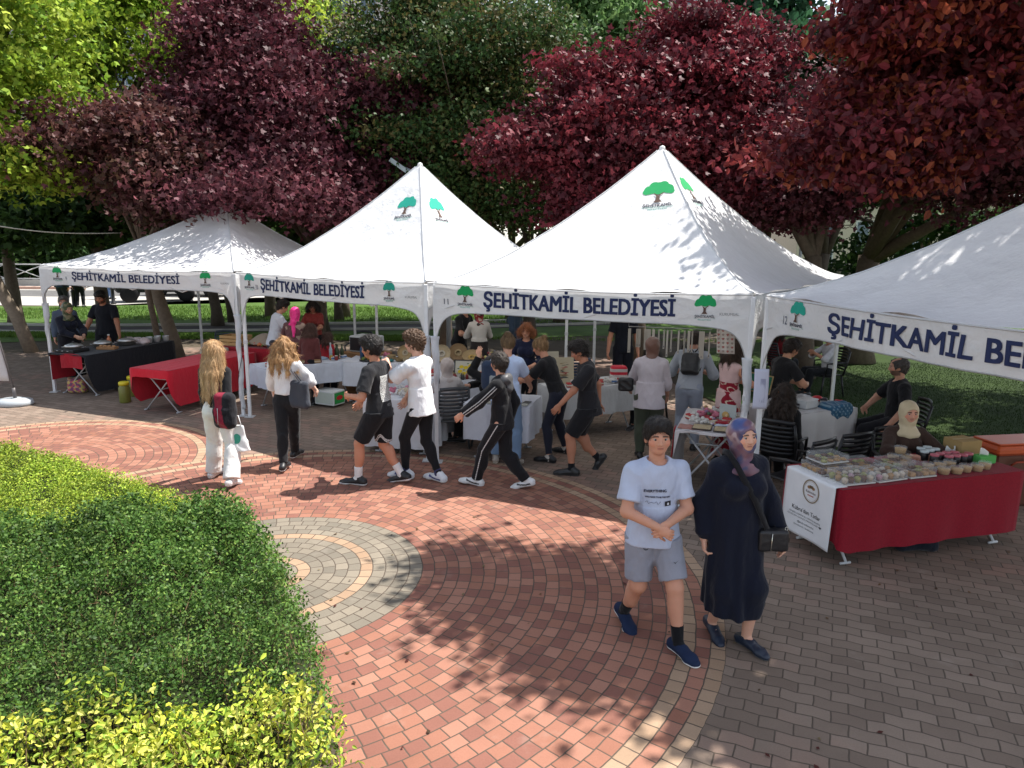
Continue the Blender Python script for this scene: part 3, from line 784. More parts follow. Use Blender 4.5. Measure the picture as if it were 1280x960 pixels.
# ------------------------------------------------------------------ market tents
def fabric():
    m, nt, b = newmat('tent_fabric'); oc = objco(nt)
    a = nt.nodes.new('ShaderNodeAttribute'); a.attribute_name = 'Col'
    g = noise(nt, oc, 1.6, 5, .6); f = noise(nt, oc, 30, 3)
    c = mixc(nt, ((g - .5) * 2.4).sat() * .35, S(nt, a.outputs['Color']), (.55, .56, .56))
    c = mixc(nt, ((f - .62) * 5).sat() * .15, c, (.5, .48, .42))
    nt.links.new(c.k, b.inputs['Base Color']); b.inputs['Roughness'].default_value = .5; b.inputs['Specular IOR Level'].default_value = .4
    bump(nt, b, noise(nt, oc, 4, 4, .6) * .9 + (noise(nt, oc, 2.2, 1) - .5).abs() * -.9 + f * .08, .6, .06)
    t = nt.nodes.new('ShaderNodeBsdfTranslucent'); nt.links.new(c.k, t.inputs[0])
    mx = nt.nodes.new('ShaderNodeMixShader'); mx.inputs[0].default_value = .30
    nt.links.new(b.outputs[0], mx.inputs[1]); nt.links.new(t.outputs[0], mx.inputs[2])
    nt.links.new(mx.outputs[0], nt.nodes['Material Output'].inputs[0])
    return m
MT['fabric'] = fabric()
ZE = 2.34
NAVY = (.018, .028, .085); GREEN = (.01, .30, .09); TEAL = (.015, .30, .22); BROWN = (.10, .06, .045); INK = (.05, .055, .08)
def tree_logo(mb, fn, x, z, h, green, text=True):
    """flat park-tree emblem: crown of round lobes, split trunk, small writing below"""
    lob = [(0, .80, .23), (-.26, .74, .16), (.26, .76, .17), (-.12, .90, .15), (.14, .92, .14), (.36, .66, .10), (-.36, .66, .10)]
    n = 48; out = []
    for k in range(n):
        a = 2 * math.pi * k / n; dx, dz = math.cos(a), math.sin(a); best = .1
        for cx, cz, R in lob:
            px, pz = cx, cz - .78; bq = px * dx + pz * dz; disc = R * R - (px * px + pz * pz - bq * bq)
            if disc > 0: best = max(best, bq + math.sqrt(disc))
        out.append((dx * best, .78 + dz * best))
    cen = len(out)
    mb.add([fn(x + p[0] * h, z + p[1] * h) for p in out] + [fn(x, z + .78 * h)], [(k, (k + 1) % n, cen) for k in range(n)], green)
    tr = [(-.13, .26), (.12, .26), (.05, .36), (.045, .5), (.18, .62), (.1, .60), (.0, .52), (-.13, .62), (-.055, .48), (-.06, .36)]
    off = lambda u, w: tuple(np.array(fn(u, w)) + (np.array(fn(u, w)) - np.array(fn(u, w, -.004))))
    mb.add([fn(x + p[0] * h, z + p[1] * h, .006) for p in tr], [tuple(range(len(tr)))], BROWN)
    if text:
        put_text(mb, 'ŞEHİTKAMİL', fn, x - .42 * h, .84 * h, z + .10 * h, .105 * h, INK, .02)
        mb.add([fn(x - .45 * h, z + .07 * h), fn(x + .45 * h, z + .07 * h), fn(x + .45 * h, z + .055 * h), fn(x - .45 * h, z + .055 * h)], [(0, 1, 2, 3)], (.1, .3, .25))
        put_text(mb, 'BELEDİYESİ', fn, x - .27 * h, .54 * h, z - .02 * h, .055 * h, TEAL, .0)

def tent(label, cs, peak, number, seed, text=(.16, .76, .15, .19), logos=(.085, .85), logocol=(GREEN, GREEN), side_text=None, small='KURUMSAL', numpos=.035, roof_logos=(), pw=1.42, drape=(1, 1), numh=.07, smallpos=.955, vh=.33):
    """cs: four ground corners front-left, front-right, back-right, back-left"""
    cs = [np.array([c[0], c[1], 0.0]) for c in cs]; ctr = sum(cs) / 4
    base = np.array([cs[0][0], cs[0][1], 0.0])
    t = thing('market_tent', label, 'tent', base, group='white market tents in a row')
    peak = np.array(peak, float)
    rr = np.random.default_rng(seed)
    tops = []
    for c in cs:
        v = ctr - c; v[2] = 0; v /= np.linalg.norm(v); tops.append(c + v * .03 + np.array([0, 0, ZE]))
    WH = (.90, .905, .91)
    def roof(k, u, s, off=0.0):
        a, b = tops[k], tops[(k + 1) % 4]
        e = a + (b - a) * u
        e = e + np.array([0, 0, -.035 * math.sin(math.pi * u)])
        hz = e + (peak - e) * s
        g = s ** pw * .93 + s * .07
        z = e[2] + (peak[2] - e[2]) * g
        # wind sag across a panel and puckers along the hips
        m = math.sin(math.pi * u)
        z -= .10 * m * math.sin(math.pi * min(1, s * 1.1)) * (1 - s)
        z += .012 * math.sin(u * 23 + seed) * (1 - s) * math.exp(-s * 5)
        z += .006 * math.sin((u - .5) * 40 * (1 - s) + s * 9 + seed) * (1 - s)
        p = np.array([hz[0], hz[1], z + off]); return p
    mb = MB()
    for k in range(4):
        mb.grid(lambda u, v: roof(k, u, v * .985) - base, 28, 22, WH)
    cap = [roof(k, 0, .985) - base for k in range(4)]
    mb.lathe([(.05, -.06), (.035, .0), (.0, .015)], tuple(peak - base), WH, n=10)
    canopy = mb.build('canopy', 'fabric', t)
    # seams down the four hips
    mb = MB()
    for k in range(4):
        mb.tube([roof(k, 0, s, .002) - base for s in np.linspace(0, .975, 18)], .011, (.74, .75, .76), n=5, cap=False)
    mb.build('seam', 'fabric', canopy)
    # valance with arched lower edge and leg drapes, one for each side
    def val_fn(k):
        a, b = tops[k], tops[(k + 1) % 4]; L = np.linalg.norm((b - a)[:2]); d = (b - a) / L
        out = np.cross(d, [0, 0, 1.0]); 
        if out @ (a - ctr - np.array([0, 0, ZE])) < 0: out = -out
        def f(s, z, off=0.0):       # s metres along from a, z below the eave (negative)
            u = s / L
            e = a + d * s + np.array([0, 0, -.035 * math.sin(math.pi * min(max(u, 0), 1))])
            w = .016 * math.sin(s * 7.0 + seed + k * 2) * min(1, -z * 4) + .009 * math.sin(s * 17 + seed * 3 + z * 5) * min(1, -z * 4) + .012
            p = e + out * (w + .012 + off) + np.array([0, 0, z])
            return tuple(p - base)
        return f, L
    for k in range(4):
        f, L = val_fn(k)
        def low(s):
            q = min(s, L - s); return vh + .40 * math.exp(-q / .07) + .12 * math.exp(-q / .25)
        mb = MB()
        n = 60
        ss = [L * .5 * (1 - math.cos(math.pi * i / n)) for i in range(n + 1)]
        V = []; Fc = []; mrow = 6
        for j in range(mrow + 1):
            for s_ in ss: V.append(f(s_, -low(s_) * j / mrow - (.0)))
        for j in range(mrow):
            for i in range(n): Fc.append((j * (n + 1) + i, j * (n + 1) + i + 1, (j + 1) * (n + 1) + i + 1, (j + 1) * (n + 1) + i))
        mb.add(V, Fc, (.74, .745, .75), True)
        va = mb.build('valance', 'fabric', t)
        # hem piping
        mb = MB(); mb.tube([f(s_, -low(s_) - .002, .002) for s_ in ss], .006, (.45, .45, .44), n=4, cap=False)
        mb.tube([f(s_, -.012, .004) for s_ in np.linspace(.01, L - .01, 30)], .007, (.66, .665, .67), n=4, cap=False); mb.build('piping', 'fabric', va)
        if k == 0:
            g = lambda s_, z, o=0.0: f(s_, z - vh, .005 + o)
            mb = MB(); x0, x1, zb, hh = text; put_text(mb, 'ŞEHİTKAMİL BELEDİYESİ', g, x0 * L, (x1 - x0) * L, zb - .03, hh, NAVY, .044)
            mb.build('lettering', 'ink', va)
            mb = MB()
            for lx, lc in zip(logos, logocol): tree_logo(mb, g, lx * L, .05, .25, lc)
            mb.build('emblem', 'ink', va)
            mb = MB(); put_text(mb, number, g, numpos * L - .04, .030 * len(number), .07, numh, (.08, .09, .13), .01)
            small.strip() and put_text(mb, small, g, smallpos * L - .15, .20, .10, .03, (.25, .26, .27), .0)
            mb.build('small_print', 'ink', va)
    # roof emblems
    for (k, u0, s0, h, mir) in roof_logos:
        a, b = tops[k], tops[(k + 1) % 4]; L = np.linalg.norm((b - a)[:2])
        Hs = np.linalg.norm(peak - (a + b) / 2)
        def rf(x, z, o=0.0):
            s = s0 + z / Hs; wid = L * (1 - s); u = u0 + x / max(wid, .2) * (-1 if mir else 1)
            e = 1e-2; p = roof(k, u, s); n = np.cross(roof(k, u + e, s) - p, roof(k, u, s + e) - p); n /= np.linalg.norm(n)
            if n[2] < 0: n = -n
            return tuple(p + n * (.006 + o) - base)
        mb = MB(); tree_logo(mb, rf, 0, 0, h, GREEN if number in ('11', '12') else TEAL); mb.build('emblem', 'ink', canopy)
    # frame: four legs with foot plates, eave bars and scissor braces
    for k, c in enumerate(cs):
        q = tops[k] - base; q[2] = 0
        mb = MB(); mb.box(q[0] - .024, q[0] + .024, q[1] - .024, q[1] + .024, .01, ZE - .03, (.70, .71, .72), .006)
        mb.box(q[0] - .029, q[0] + .029, q[1] - .029, q[1] + .029, 1.2, 1.26, (.55, .56, .57), .004)
        mb.box(q[0] - .07, q[0] + .07, q[1] - .07, q[1] + .07, .0, .012, (.5, .5, .5))
        lg = mb.build('leg', 'paintmetal', t)
        if k in (0, 1) and drape[k]:
            # white cloth wound round the leg with a dark cord
            mb = MB(); n = 40; zz = np.linspace(1.66, .12 if drape[k] == 2 else 1.0, n)
            mb.tube([q + np.array([.012 * math.sin(z * 9 + seed), .012 * math.cos(z * 7), z]) for z in zz], [.036 + .022 * max(0, (z - 1.25) / .41) + .004 * math.sin(z * 23) for z in zz], (.72, .74, .77), n=12)
            dr = mb.build('leg_drape', 'fabric', t)
            mb = MB(); mb.tube([q + np.array([.043 * math.cos(z * 6) * (1 + .55 * max(0, (z - 1.25) / .41)), .043 * math.sin(z * 6) * (1 + .55 * max(0, (z - 1.25) / .41)), z]) for z in np.linspace(1.55, .3 if drape[k] == 2 else 1.05, 60)], .005, (.03, .03, .035), n=4)
            mb.build('cord', 'cloth', dr)
    mb = MB()
    for k in range(4):
        a, b = tops[k] - base, tops[(k + 1) % 4] - base
        for zz in (-.06,): mb.tube([a + [0, 0, zz], b + [0, 0, zz]], .014, (.6, .61, .62), n=6)
        for j in range(4):
            p, q = a + (b - a) * j / 4, a + (b - a) * (j + 1) / 4
            mb.tube([p + [0, 0, -.07], q + [0, 0, -.36]], .010, (.6, .61, .62), n=5); mb.tube([p + [0, 0, -.36], q + [0, 0, -.07]], .010, (.6, .61, .62), n=5)
    m0 = (tops[0] + tops[1] + tops[2] + tops[3]) / 4 - base
    mb.tube([m0 + [0, 0, -.25], peak - base - [0, 0, .05]], .02, (.6, .61, .62), n=8)
    for k in range(4): mb.tube([(tops[k] + tops[(k + 1) % 4]) / 2 - base + [0, 0, -.22], m0 + [0, 0, -.15]], .012, (.6, .61, .62), n=5)
    mb.build('roof_frame', 'paintmetal', t)
    return t, val_fn, tops

c0, c1, c2, c3 = (-8.6, 13.2), (-4.30, 11.42), (-1.0, 9.06), (2.60, 7.45)
def sh(c, d): return (c[0] + d[0], c[1] + d[1])
PK1 = ray_at(283, 252, 14.6); PK2 = ray_at(525, 204, 12.0); PK3 = ray_at(828, 183, 10.4)
tent('white tent numbered 9 at the far left, its peak under the purple maple', [c0, sh(c1, (-.09, .05)), (-3.4, 15.6), (-7.7, 17.7)], PK1, '9', 1, text=(.185, .745, .13, .13), logos=(.10, .87), drape=(1, 2), small='KURUMSAL', numpos=.155, smallpos=.97, vh=.30)
tent('white tent numbered 10 with teal emblems, second from the left', [c1, sh(c2, (-.09, .04)), (1.0, 12.9), (-2.9, 15.3)], PK2, '10', 2, text=(.135, .72, .11, .16), logos=(.06, .84), logocol=(TEAL, TEAL), numpos=.105, drape=(0, 1), roof_logos=[(0, .74, .60, .42, False), (1, .30, .58, .42, False)], small='KURUMSAL', vh=.31)
tent('white tent numbered 11 with green emblems and the tallest peak in view', [c2, sh(c3, (-.10, .04)), (5.45, 11.95), (1.55, 13.6)], PK3, '11', 3, text=(.185, .79, .11, .18), logos=(.115, .875), numpos=.045, drape=(1, 1), roof_logos=[(0, .71, .635, .46, False), (1, .25, .66, .42, False)], vh=.33)
PK4 = np.array([5.35, 6.2, 3.78])
tent('white tent numbered 12 cut off by the right edge of the photo', [c3, (3.70, 3.50), (8.0, 4.9), (6.9, 8.9)], PK4, '12', 4, text=(.235, .96, .11, .172), logos=(.13, .93), logocol=(TEAL, TEAL), numpos=.085, drape=(0, 0), small=' ', vh=.33, numh=.085)
# ------------------------------------------------------------------ implicit-surface modelling for people, bags and soft things
A3 = lambda *v: np.array(v, np.float64)
def unit(v): v = np.asarray(v, float); return v / (np.linalg.norm(v) + 1e-12)
def rotm(ax, a):
    ax = unit(ax); c, s = math.cos(a), math.sin(a); x, y, z = ax
    return np.array([[c + x * x * (1 - c), x * y * (1 - c) - z * s, x * z * (1 - c) + y * s], [y * x * (1 - c) + z * s, c + y * y * (1 - c), y * z * (1 - c) - x * s], [z * x * (1 - c) - y * s, z * y * (1 - c) + x * s, c + z * z * (1 - c)]])

class Sdf:
    def __init__(s): s.ops = []; s.cuts = []
    def cone(s, a, b, ra, rb, k=.01, mode='add', stop=None, flat=None):
        """tapered round limb; stop=t cuts it square at that fraction; flat=(axis, f) squashes it"""
        a = A3(*a); b = A3(*b); ab = b - a; L2 = ab @ ab + 1e-9; L = math.sqrt(L2); u = ab / L
        def fn(X, Y, Z):
            x, y, z = X - a[0], Y - a[1], Z - a[2]
            t = np.clip((x * ab[0] + y * ab[1] + z * ab[2]) / L2, 0, 1)
            qx, qy, qz = x - t * ab[0], y - t * ab[1], z - t * ab[2]
            if flat is not None:
                ax, f = flat; dd = qx * ax[0] + qy * ax[1] + qz * ax[2]; g = (1 / f - 1) * dd
                qx, qy, qz = qx + g * ax[0], qy + g * ax[1], qz + g * ax[2]
            d = np.sqrt(qx * qx + qy * qy + qz * qz) - (ra + (rb - ra) * t)
            if stop is not None: d = np.maximum(d, (x * u[0] + y * u[1] + z * u[2]) - stop * L)
            return d
        R = max(ra, rb); s.ops.append((mode, fn, np.minimum(a, b) - R, np.maximum(a, b) + R, k)); return s
    def ell(s, c, r, rot=None, k=.01, mode='add'):
        c = A3(*c); r = A3(*r); Q = np.eye(3) if rot is None else np.asarray(rot).T   # rot columns = local axes
        def fn(X, Y, Z):
            x, y, z = X - c[0], Y - c[1], Z - c[2]
            u = (Q[0, 0] * x + Q[0, 1] * y + Q[0, 2] * z) / r[0]; v = (Q[1, 0] * x + Q[1, 1] * y + Q[1, 2] * z) / r[1]; w = (Q[2, 0] * x + Q[2, 1] * y + Q[2, 2] * z) / r[2]
            k0 = np.sqrt(u * u + v * v + w * w) + 1e-6; k1 = np.sqrt((u / r[0]) ** 2 + (v / r[1]) ** 2 + (w / r[2]) ** 2) + 1e-6
            return k0 * (k0 - 1) / k1
        R = r.max(); s.ops.append((mode, fn, c - R, c + R, k)); return s
    def rbox(s, c, h, rad, rot=None, k=.01, mode='add'):
        c = A3(*c); h = A3(*h) - rad; Q = np.eye(3) if rot is None else np.asarray(rot).T
        def fn(X, Y, Z):
            x, y, z = X - c[0], Y - c[1], Z - c[2]
            u = np.abs(Q[0, 0] * x + Q[0, 1] * y + Q[0, 2] * z) - h[0]; v = np.abs(Q[1, 0] * x + Q[1, 1] * y + Q[1, 2] * z) - h[1]; w = np.abs(Q[2, 0] * x + Q[2, 1] * y + Q[2, 2] * z) - h[2]
            return np.sqrt(np.maximum(u, 0) ** 2 + np.maximum(v, 0) ** 2 + np.maximum(w, 0) ** 2) + np.minimum(np.maximum(u, np.maximum(v, w)), 0) - rad
        R = np.linalg.norm(h + rad); s.ops.append((mode, fn, c - R, c + R, k)); return s
    def skirt(s, top, bot, at_, ab_, folds=0, amp=.05, ph=0., k=.01, pw=1.0):
        """draped cloth round a line, elliptical, with pleats that deepen towards the hem"""
        top = A3(*top); bot = A3(*bot)
        def fn(X, Y, Z):
            t = np.clip((top[2] - Z) / (top[2] - bot[2]), 0, 1)
            cx = top[0] + (bot[0] - top[0]) * t; cy = top[1] + (bot[1] - top[1]) * t; tt = t ** pw
            ax = at_[0] + (ab_[0] - at_[0]) * tt; ay = at_[1] + (ab_[1] - at_[1]) * tt
            x, y = X - cx, Y - cy
            if folds:
                th = np.arctan2(y, x); m = 1 + amp * t * (np.sin(th * folds + ph + t * 1.5) + .5 * np.sin(th * (folds * 2 - 3) + ph * 2 - t)); ax = ax * m; ay = ay * m
            d = (np.sqrt((x / ax) ** 2 + (y / ay) ** 2) - 1) * np.minimum(ax, ay)
            return np.maximum(np.maximum(d, Z - top[2]), bot[2] - Z)
        R = max(ab_[0], ab_[1], at_[0]) * 1.15
        s.ops.append(('add', fn, np.minimum(top, bot) - [R, R, 0], np.maximum(top, bot) + [R, R, 0], k)); return s
    def cut(s, p, n, lo=None, hi=None):
        """remove what lies beyond the plane through p with outward normal n"""
        p = A3(*p); n = unit(n); s.ops.append(('cut', lambda X, Y, Z: (X - p[0]) * n[0] + (Y - p[1]) * n[1] + (Z - p[2]) * n[2], lo, hi, 0)); return s
    def mesh(s, h):
        adds = [o for o in s.ops if o[0] == 'add']
        lo = np.min([o[2] for o in adds], 0) - 2.5 * h; hi = np.max([o[3] for o in adds], 0) + 2.5 * h
        n = np.ceil((hi - lo) / h).astype(int) + 1
        ax = [(lo[i] + np.arange(n[i]) * h).astype(np.float32) for i in range(3)]
        D = np.full(tuple(n), .2, np.float32)
        for mode, fn, l, u, k in s.ops:
            if l is None: sl = (slice(None),) * 3
            else:
                e = k + 2 * h
                i0 = np.maximum(np.floor((np.asarray(l) - e - lo) / h).astype(int), 0); i1 = np.minimum(np.ceil((np.asarray(u) + e - lo) / h).astype(int) + 1, n)
                if (i1 <= i0).any(): continue
                sl = tuple(slice(i0[i], i1[i]) for i in range(3))
            X = ax[0][sl[0]][:, None, None]; Y = ax[1][sl[1]][None, :, None]; Z = ax[2][sl[2]][None, None, :]
            f = fn(X, Y, Z).astype(np.float32); d = D[sl]
            if mode == 'add':
                if k > 0:
                    q = np.clip(.5 + .5 * (f - d) / k, 0, 1); D[sl] = f + (d - f) * (1 - q) * 1.0 - k * q * (1 - q) if False else (f * (1 - q) + d * q - k * q * (1 - q))
                else: D[sl] = np.minimum(d, f)
            elif mode == 'sub':
                f = -f
                if k > 0:
                    q = np.clip(.5 - .5 * (f - d) / k, 0, 1); D[sl] = f * (1 - q) + d * q + k * q * (1 - q)
                else: D[sl] = np.maximum(d, f)
            else: D[sl] = np.maximum(d, f)
        D[0] = D[-1] = .1; D[:, 0] = D[:, -1] = .1; D[:, :, 0] = D[:, :, -1] = .1
        return nets(D, lo, h)

def nets(D, lo, h):
    I = D < 0
    c = I[:-1, :-1, :-1].astype(np.int8)
    cs = [(i, j, k) for i in (0, 1) for j in (0, 1) for k in (0, 1)]
    tot = sum(I[i:I.shape[0] - 1 + i, j:I.shape[1] - 1 + j, k:I.shape[2] - 1 + k].astype(np.int8) for i, j, k in cs)
    act = (tot > 0) & (tot < 8)
    ix = np.argwhere(act)
    if len(ix) == 0: return np.zeros((0, 3)), np.zeros((0, 4), int)
    vals = {q: D[ix[:, 0] + q[0], ix[:, 1] + q[1], ix[:, 2] + q[2]] for q in cs}
    acc = np.zeros((len(ix), 3)); cnt = np.zeros(len(ix))
    for q in cs:
        for a in range(3):
            if q[a] == 0:
                q2 = list(q); q2[a] = 1; q2 = tuple(q2)
                va, vb = vals[q], vals[q2]; m = (va < 0) != (vb < 0)
                t = np.where(m, va / np.where(m, va - vb, 1), 0)
                p = np.tile(np.array(q, float), (len(ix), 1)); p[:, a] += t
                acc += p * m[:, None]; cnt += m
    V = lo + (ix + acc / cnt[:, None]) * h
    idm = np.full(act.shape, -1, np.int32); idm[tuple(ix.T)] = np.arange(len(ix))
    Fs = []
    for a in range(3):
        sl0 = [slice(1, -1)] * 3; sl1 = [slice(1, -1)] * 3
        sl0[a] = slice(0, -1); sl1[a] = slice(1, None)
        A_, B_ = I[tuple(sl0)], I[tuple(sl1)]
        e = np.argwhere(A_ != B_)
        off = np.ones(3, int); off[a] = 0; e = e + off
        s = A_[tuple((e - off).T)]
        b, c_ = (a + 1) % 3, (a + 2) % 3
        def g(db, dc):
            q = e.copy(); q[:, b] -= db; q[:, c_] -= dc; return idm[tuple(q.T)]
        f = np.stack([g(1, 1), g(0, 1), g(0, 0), g(1, 0)], 1)
        f[~s] = f[~s][:, ::-1]
        Fs.append(f)
    F_ = np.concatenate(Fs); F_ = F_[(F_ >= 0).all(1)]
    return V, F_

def vnormals(V, Fq):
    a, b, c, d = (V[Fq[:, i]] for i in range(4))
    n = np.cross(c - a, d - b); N = np.zeros_like(V)
    for i in range(4):
        for k in range(3): N[:, k] += np.bincount(Fq[:, i], n[:, k], len(V))
    return N / (np.linalg.norm(N, axis=1, keepdims=True) + 1e-12)
def smoothv(V, Fq, it=1, f=.5):
    for _ in range(it):
        S_ = np.zeros_like(V); n = np.zeros(len(V))
        for i in range(4):
            a = Fq[:, i]; b = Fq[:, (i + 1) % 4]
            for k in range(3): S_[:, k] += np.bincount(a, V[b, k], len(V)) + np.bincount(b, V[a, k], len(V))
            n += np.bincount(a, minlength=len(V)) + np.bincount(b, minlength=len(V))
        V = V + f * (S_ / np.maximum(n, 1)[:, None] - V)
    return V
def wob(P, seed, f):
    x, y, z = P[:, 0] * f + seed, P[:, 1] * f + seed * 1.7, P[:, 2] * f + seed * .6
    return (np.sin(x + 1.3 * np.sin(y * .9 + z)) + np.sin(y * 1.1 + 1.2 * np.sin(z * 1.2 + x * .7)) + np.sin(z * 1.3 + 1.4 * np.sin(x * .8 - y))) / 3

def soft(name, sdf, h, col, mat, parent, folds=0., seed=1., ff=22., strands=0., sm=1, colfn=None, extra=None, zs=1.0, fuzz=None):
    if mat == 'cloth' and zs == 1.0: zs = .6; folds *= .72
    V, Fq = sdf.mesh(h)
    if extra:
        for (V2, F2) in extra: Fq = np.concatenate([Fq, F2 + len(V)]); V = np.concatenate([V, V2])
    if sm: V = smoothv(V, Fq, sm)
    C = np.tile(np.array(col, float), (len(V), 1)) if colfn is None else colfn(V)
    if folds:
        N = vnormals(V, Fq); Q = V * np.array([1, 1, zs]); w = wob(Q, seed, ff); w2 = wob(Q, seed + 3, ff * 2.1)
        V = V + N * ((1 - np.abs(w) * 2.2) * folds + w2 * folds * .45)[:, None]
    fz = None
    if fuzz:
        n_, ln_, wd_, mode_ = fuzz; N = vnormals(V, Fq); r_ = np.random.default_rng(int(abs(seed) * 7) + 3); k = r_.integers(0, len(V), n_)
        b_ = V[k] + N[k] * .001; g_ = np.tile(np.array([[0, 0, -1.]]), (n_, 1)) + r_.normal(size=(n_, 3)) * (.25 if mode_ == 'long' else .75)
        d_ = g_ - N[k] * (g_ * N[k]).sum(1, keepdims=True); d_ /= (np.linalg.norm(d_, axis=1, keepdims=True) + 1e-9)
        s_ = np.cross(d_, N[k]) * wd_; L_ = (ln_ * r_.uniform(.5, 1.3, n_))[:, None]
        m_ = b_ + d_ * L_ * .5 + N[k] * L_ * (.10 if mode_ == 'long' else .22); t_ = b_ + d_ * L_ + N[k] * L_ * (.06 if mode_ == 'long' else .20) + r_.normal(size=(n_, 3)) * L_ * .08
        Vf = np.stack([b_ - s_, b_ + s_, m_ + s_ * .8, m_ - s_ * .8, m_ - s_ * .8, m_ + s_ * .8, t_ + s_ * .1, t_ - s_ * .1], 1).reshape(-1, 3)
        fz = (Vf, np.arange(n_ * 8).reshape(-1, 4), np.repeat(C[k] * r_.uniform(.6, 1.7, n_)[:, None], 8, 0))
    if strands:
        N = vnormals(V, Fq); Q = V * np.array([1, 1, .16]); V = V + N * (wob(Q, seed, 150) * strands + wob(Q, seed + 2, 60) * strands * 1.3)[:, None]
    if fz is not None: Fq = np.concatenate([Fq, fz[1] + len(V)]); V = np.concatenate([V, fz[0]]); C = np.concatenate([C, fz[2]])
    return npmesh(name, V, Fq=Fq, cols=C, mat=mat, parent=parent, smooth=True)

def ik(root, tgt, l1, l2, pole):
    root, tgt = A3(*root), A3(*tgt); d = tgt - root; L = np.linalg.norm(d); mx = (l1 + l2) * .999
    if L > mx: tgt = root + d / L * mx; d = tgt - root; L = mx
    u = d / L; a = (l1 * l1 - l2 * l2 + L * L) / (2 * L); hh = math.sqrt(max(l1 * l1 - a * a, 0))
    p = A3(*pole); p = p - u * (p @ u); p = unit(p)
    return root + u * a + p * hh, tgt

SK = {'fair': lin((205, 150, 125)), 'tan': lin((178, 122, 96)), 'pale': lin((218, 168, 145))}
class Body:
    """joints of a posed figure in its own space: x to its right, y forward, z up, metres"""
    def __init__(s, h, sex='m', w=1.0, hip=None, lean=0., side=0., twist=0., feet=None, armL=None, armR=None, head=(0, 0, 0), hs=1.0, shy=0.):
        s.h = h; s.sex = sex; s.w = w; s.hs = hs
        hz = (.522 if hip is None else hip) * h; s.sit = hz < .42 * h
        s.pel = A3(0, 0, hz)
        R0 = rotm((1, 0, 0), -lean) @ rotm((0, 1, 0), side)
        s.T = R0 @ A3(0, 0, 1); s.RT = R0
        Rs = R0 @ rotm((0, 0, 1), twist); s.RS = Rs
        s.chest = s.pel + s.T * .20 * h; s.nb = s.pel + s.T * .295 * h
        sw = (.100 if sex == 'm' else .086) * h * (1 + (w - 1) * .4)
        s.sh = {1: s.pel + s.T * .268 * h + Rs @ A3(sw, 0, 0), -1: s.pel + s.T * .268 * h + Rs @ A3(-sw, 0, 0)}
        yaw, pit, rol = head
        s.RH = R0 @ rotm((0, 0, 1), yaw) @ rotm((1, 0, 0), lean * .75 - pit) @ rotm((0, 1, 0), rol)
        s.hc = s.nb + (s.T * .6 + s.RH @ A3(0, 0, .4)) * .045 * h + s.RH @ A3(0, .012 * h, .070 * h * hs)
        feet = feet or {1: (.055, 0, 0, 0, 0), -1: (-.055, 0, 0, 0, 0)}
        s.hip = {}; s.kn = {}; s.an = {}; s.ft = {}
        for q in (1, -1):
            f = feet[q]; x, y, z, yw, pt = f[:5]
            s.hip[q] = s.pel + A3(q * .048 * h * w ** .5, 0, -.005 * h)
            fd = A3(-math.sin(yw) * math.cos(pt), math.cos(yw) * math.cos(pt), -math.sin(pt))
            up = unit(np.cross(np.cross(fd, A3(0, 0, 1)), fd)); 
            fo = A3(x * h, y * h, z * h)
            an = fo + up * .042 * h - fd * .0
            pole = f[5] if len(f) > 5 else (-math.sin(yw) * .6, 1, .15)
            s.kn[q], s.an[q] = ik(s.hip[q], an, .245 * h, .240 * h, pole)
            s.ft[q] = (s.an[q] - up * .042 * h, fd, up)
        s.el = {}; s.wr = {}; s.hd = {}
        for q, arm in ((1, armR), (-1, armL)):
            arm = arm or {}
            sh = s.sh[q]
            if 'to' in arm: tg = A3(*arm['to']) * h
            else:
                sw_ = arm.get('swing', 0.0); out = arm.get('out', .03); bend = arm.get('bend', .25)
                tg = sh + A3(q * out, math.sin(sw_) * .31 + bend * .06, -math.cos(sw_) * (.318 - .03 * bend)) * h
            pole = arm.get('pole', (q * .35, -1, -.3))
            s.el[q], s.wr[q] = ik(sh, tg, .170 * h, .150 * h, pole)
            fdir = unit(s.wr[q] - s.el[q]); hd = unit(A3(*arm['hand'])) if 'hand' in arm else fdir
            pn = A3(*arm.get('palm', (-q, 0, 0))); pn = unit(pn - hd * (pn @ hd))
            s.hd[q] = (hd, pn, arm.get('curl', .55))
    def H(s, x, y, z): return s.hc + s.RH @ (A3(x, y, z) * s.h * s.hs)
    # ---- parts of the skin
    def torso(s, S_, e=0., bust=None, belly=0., k=.03):
        h, w, RS, RT = s.h, s.w, s.RS, s.RT
        fm = s.sex == 'f'
        S_.ell(s.pel + s.T * .215 * h, (A3(.092 if not fm else .083, .060, .105) * h * A3(w ** .7, w, 1) + e), RS, k=k * h)
        S_.ell(s.pel + s.T * .105 * h + RT @ A3(0, belly * .3 * h, 0), (A3(.078 if not fm else .070, .054 + belly, .095) * h * A3(w, w, 1) + e), RT, k=k * h)
        S_.ell(s.pel + s.T * .005 * h, (A3(.084 if not fm else .090, .062, .068) * h * A3(w, w, 1) + e), RT, k=k * h)
        for q in (1, -1):
            S_.cone(s.nb - s.T * .012 * h, s.sh[q] - (s.sh[q] - s.nb) * .08, .032 * h + e, .028 * h + e, k=.035 * h)
            if fm or bust: S_.ell(s.pel + s.T * .205 * h + RS @ A3(q * .036, .052 * w, 0) * h, A3(.036, .034, .036) * h * (bust or 1) + e, RS, k=.02 * h)
    def arm(s, S_, q, e=0., stop=1.0, fore=True, k=.015):
        h, w = s.h, s.w ** .6
        st = min(stop * 2, 1)
        S_.cone(s.sh[q], s.el[q], .0285 * h * w + e * .7, .0245 * h * w + e * (1.3 if stop <= .5 else 1), k=k * h, stop=None if stop > .5 else st)
        if fore and stop > .5:
            t = (stop - .5) * 2
            S_.cone(s.el[q], s.wr[q], .0250 * h * w + e, .0165 * h * w + e, k=k * h, stop=None if t >= 1 else t)
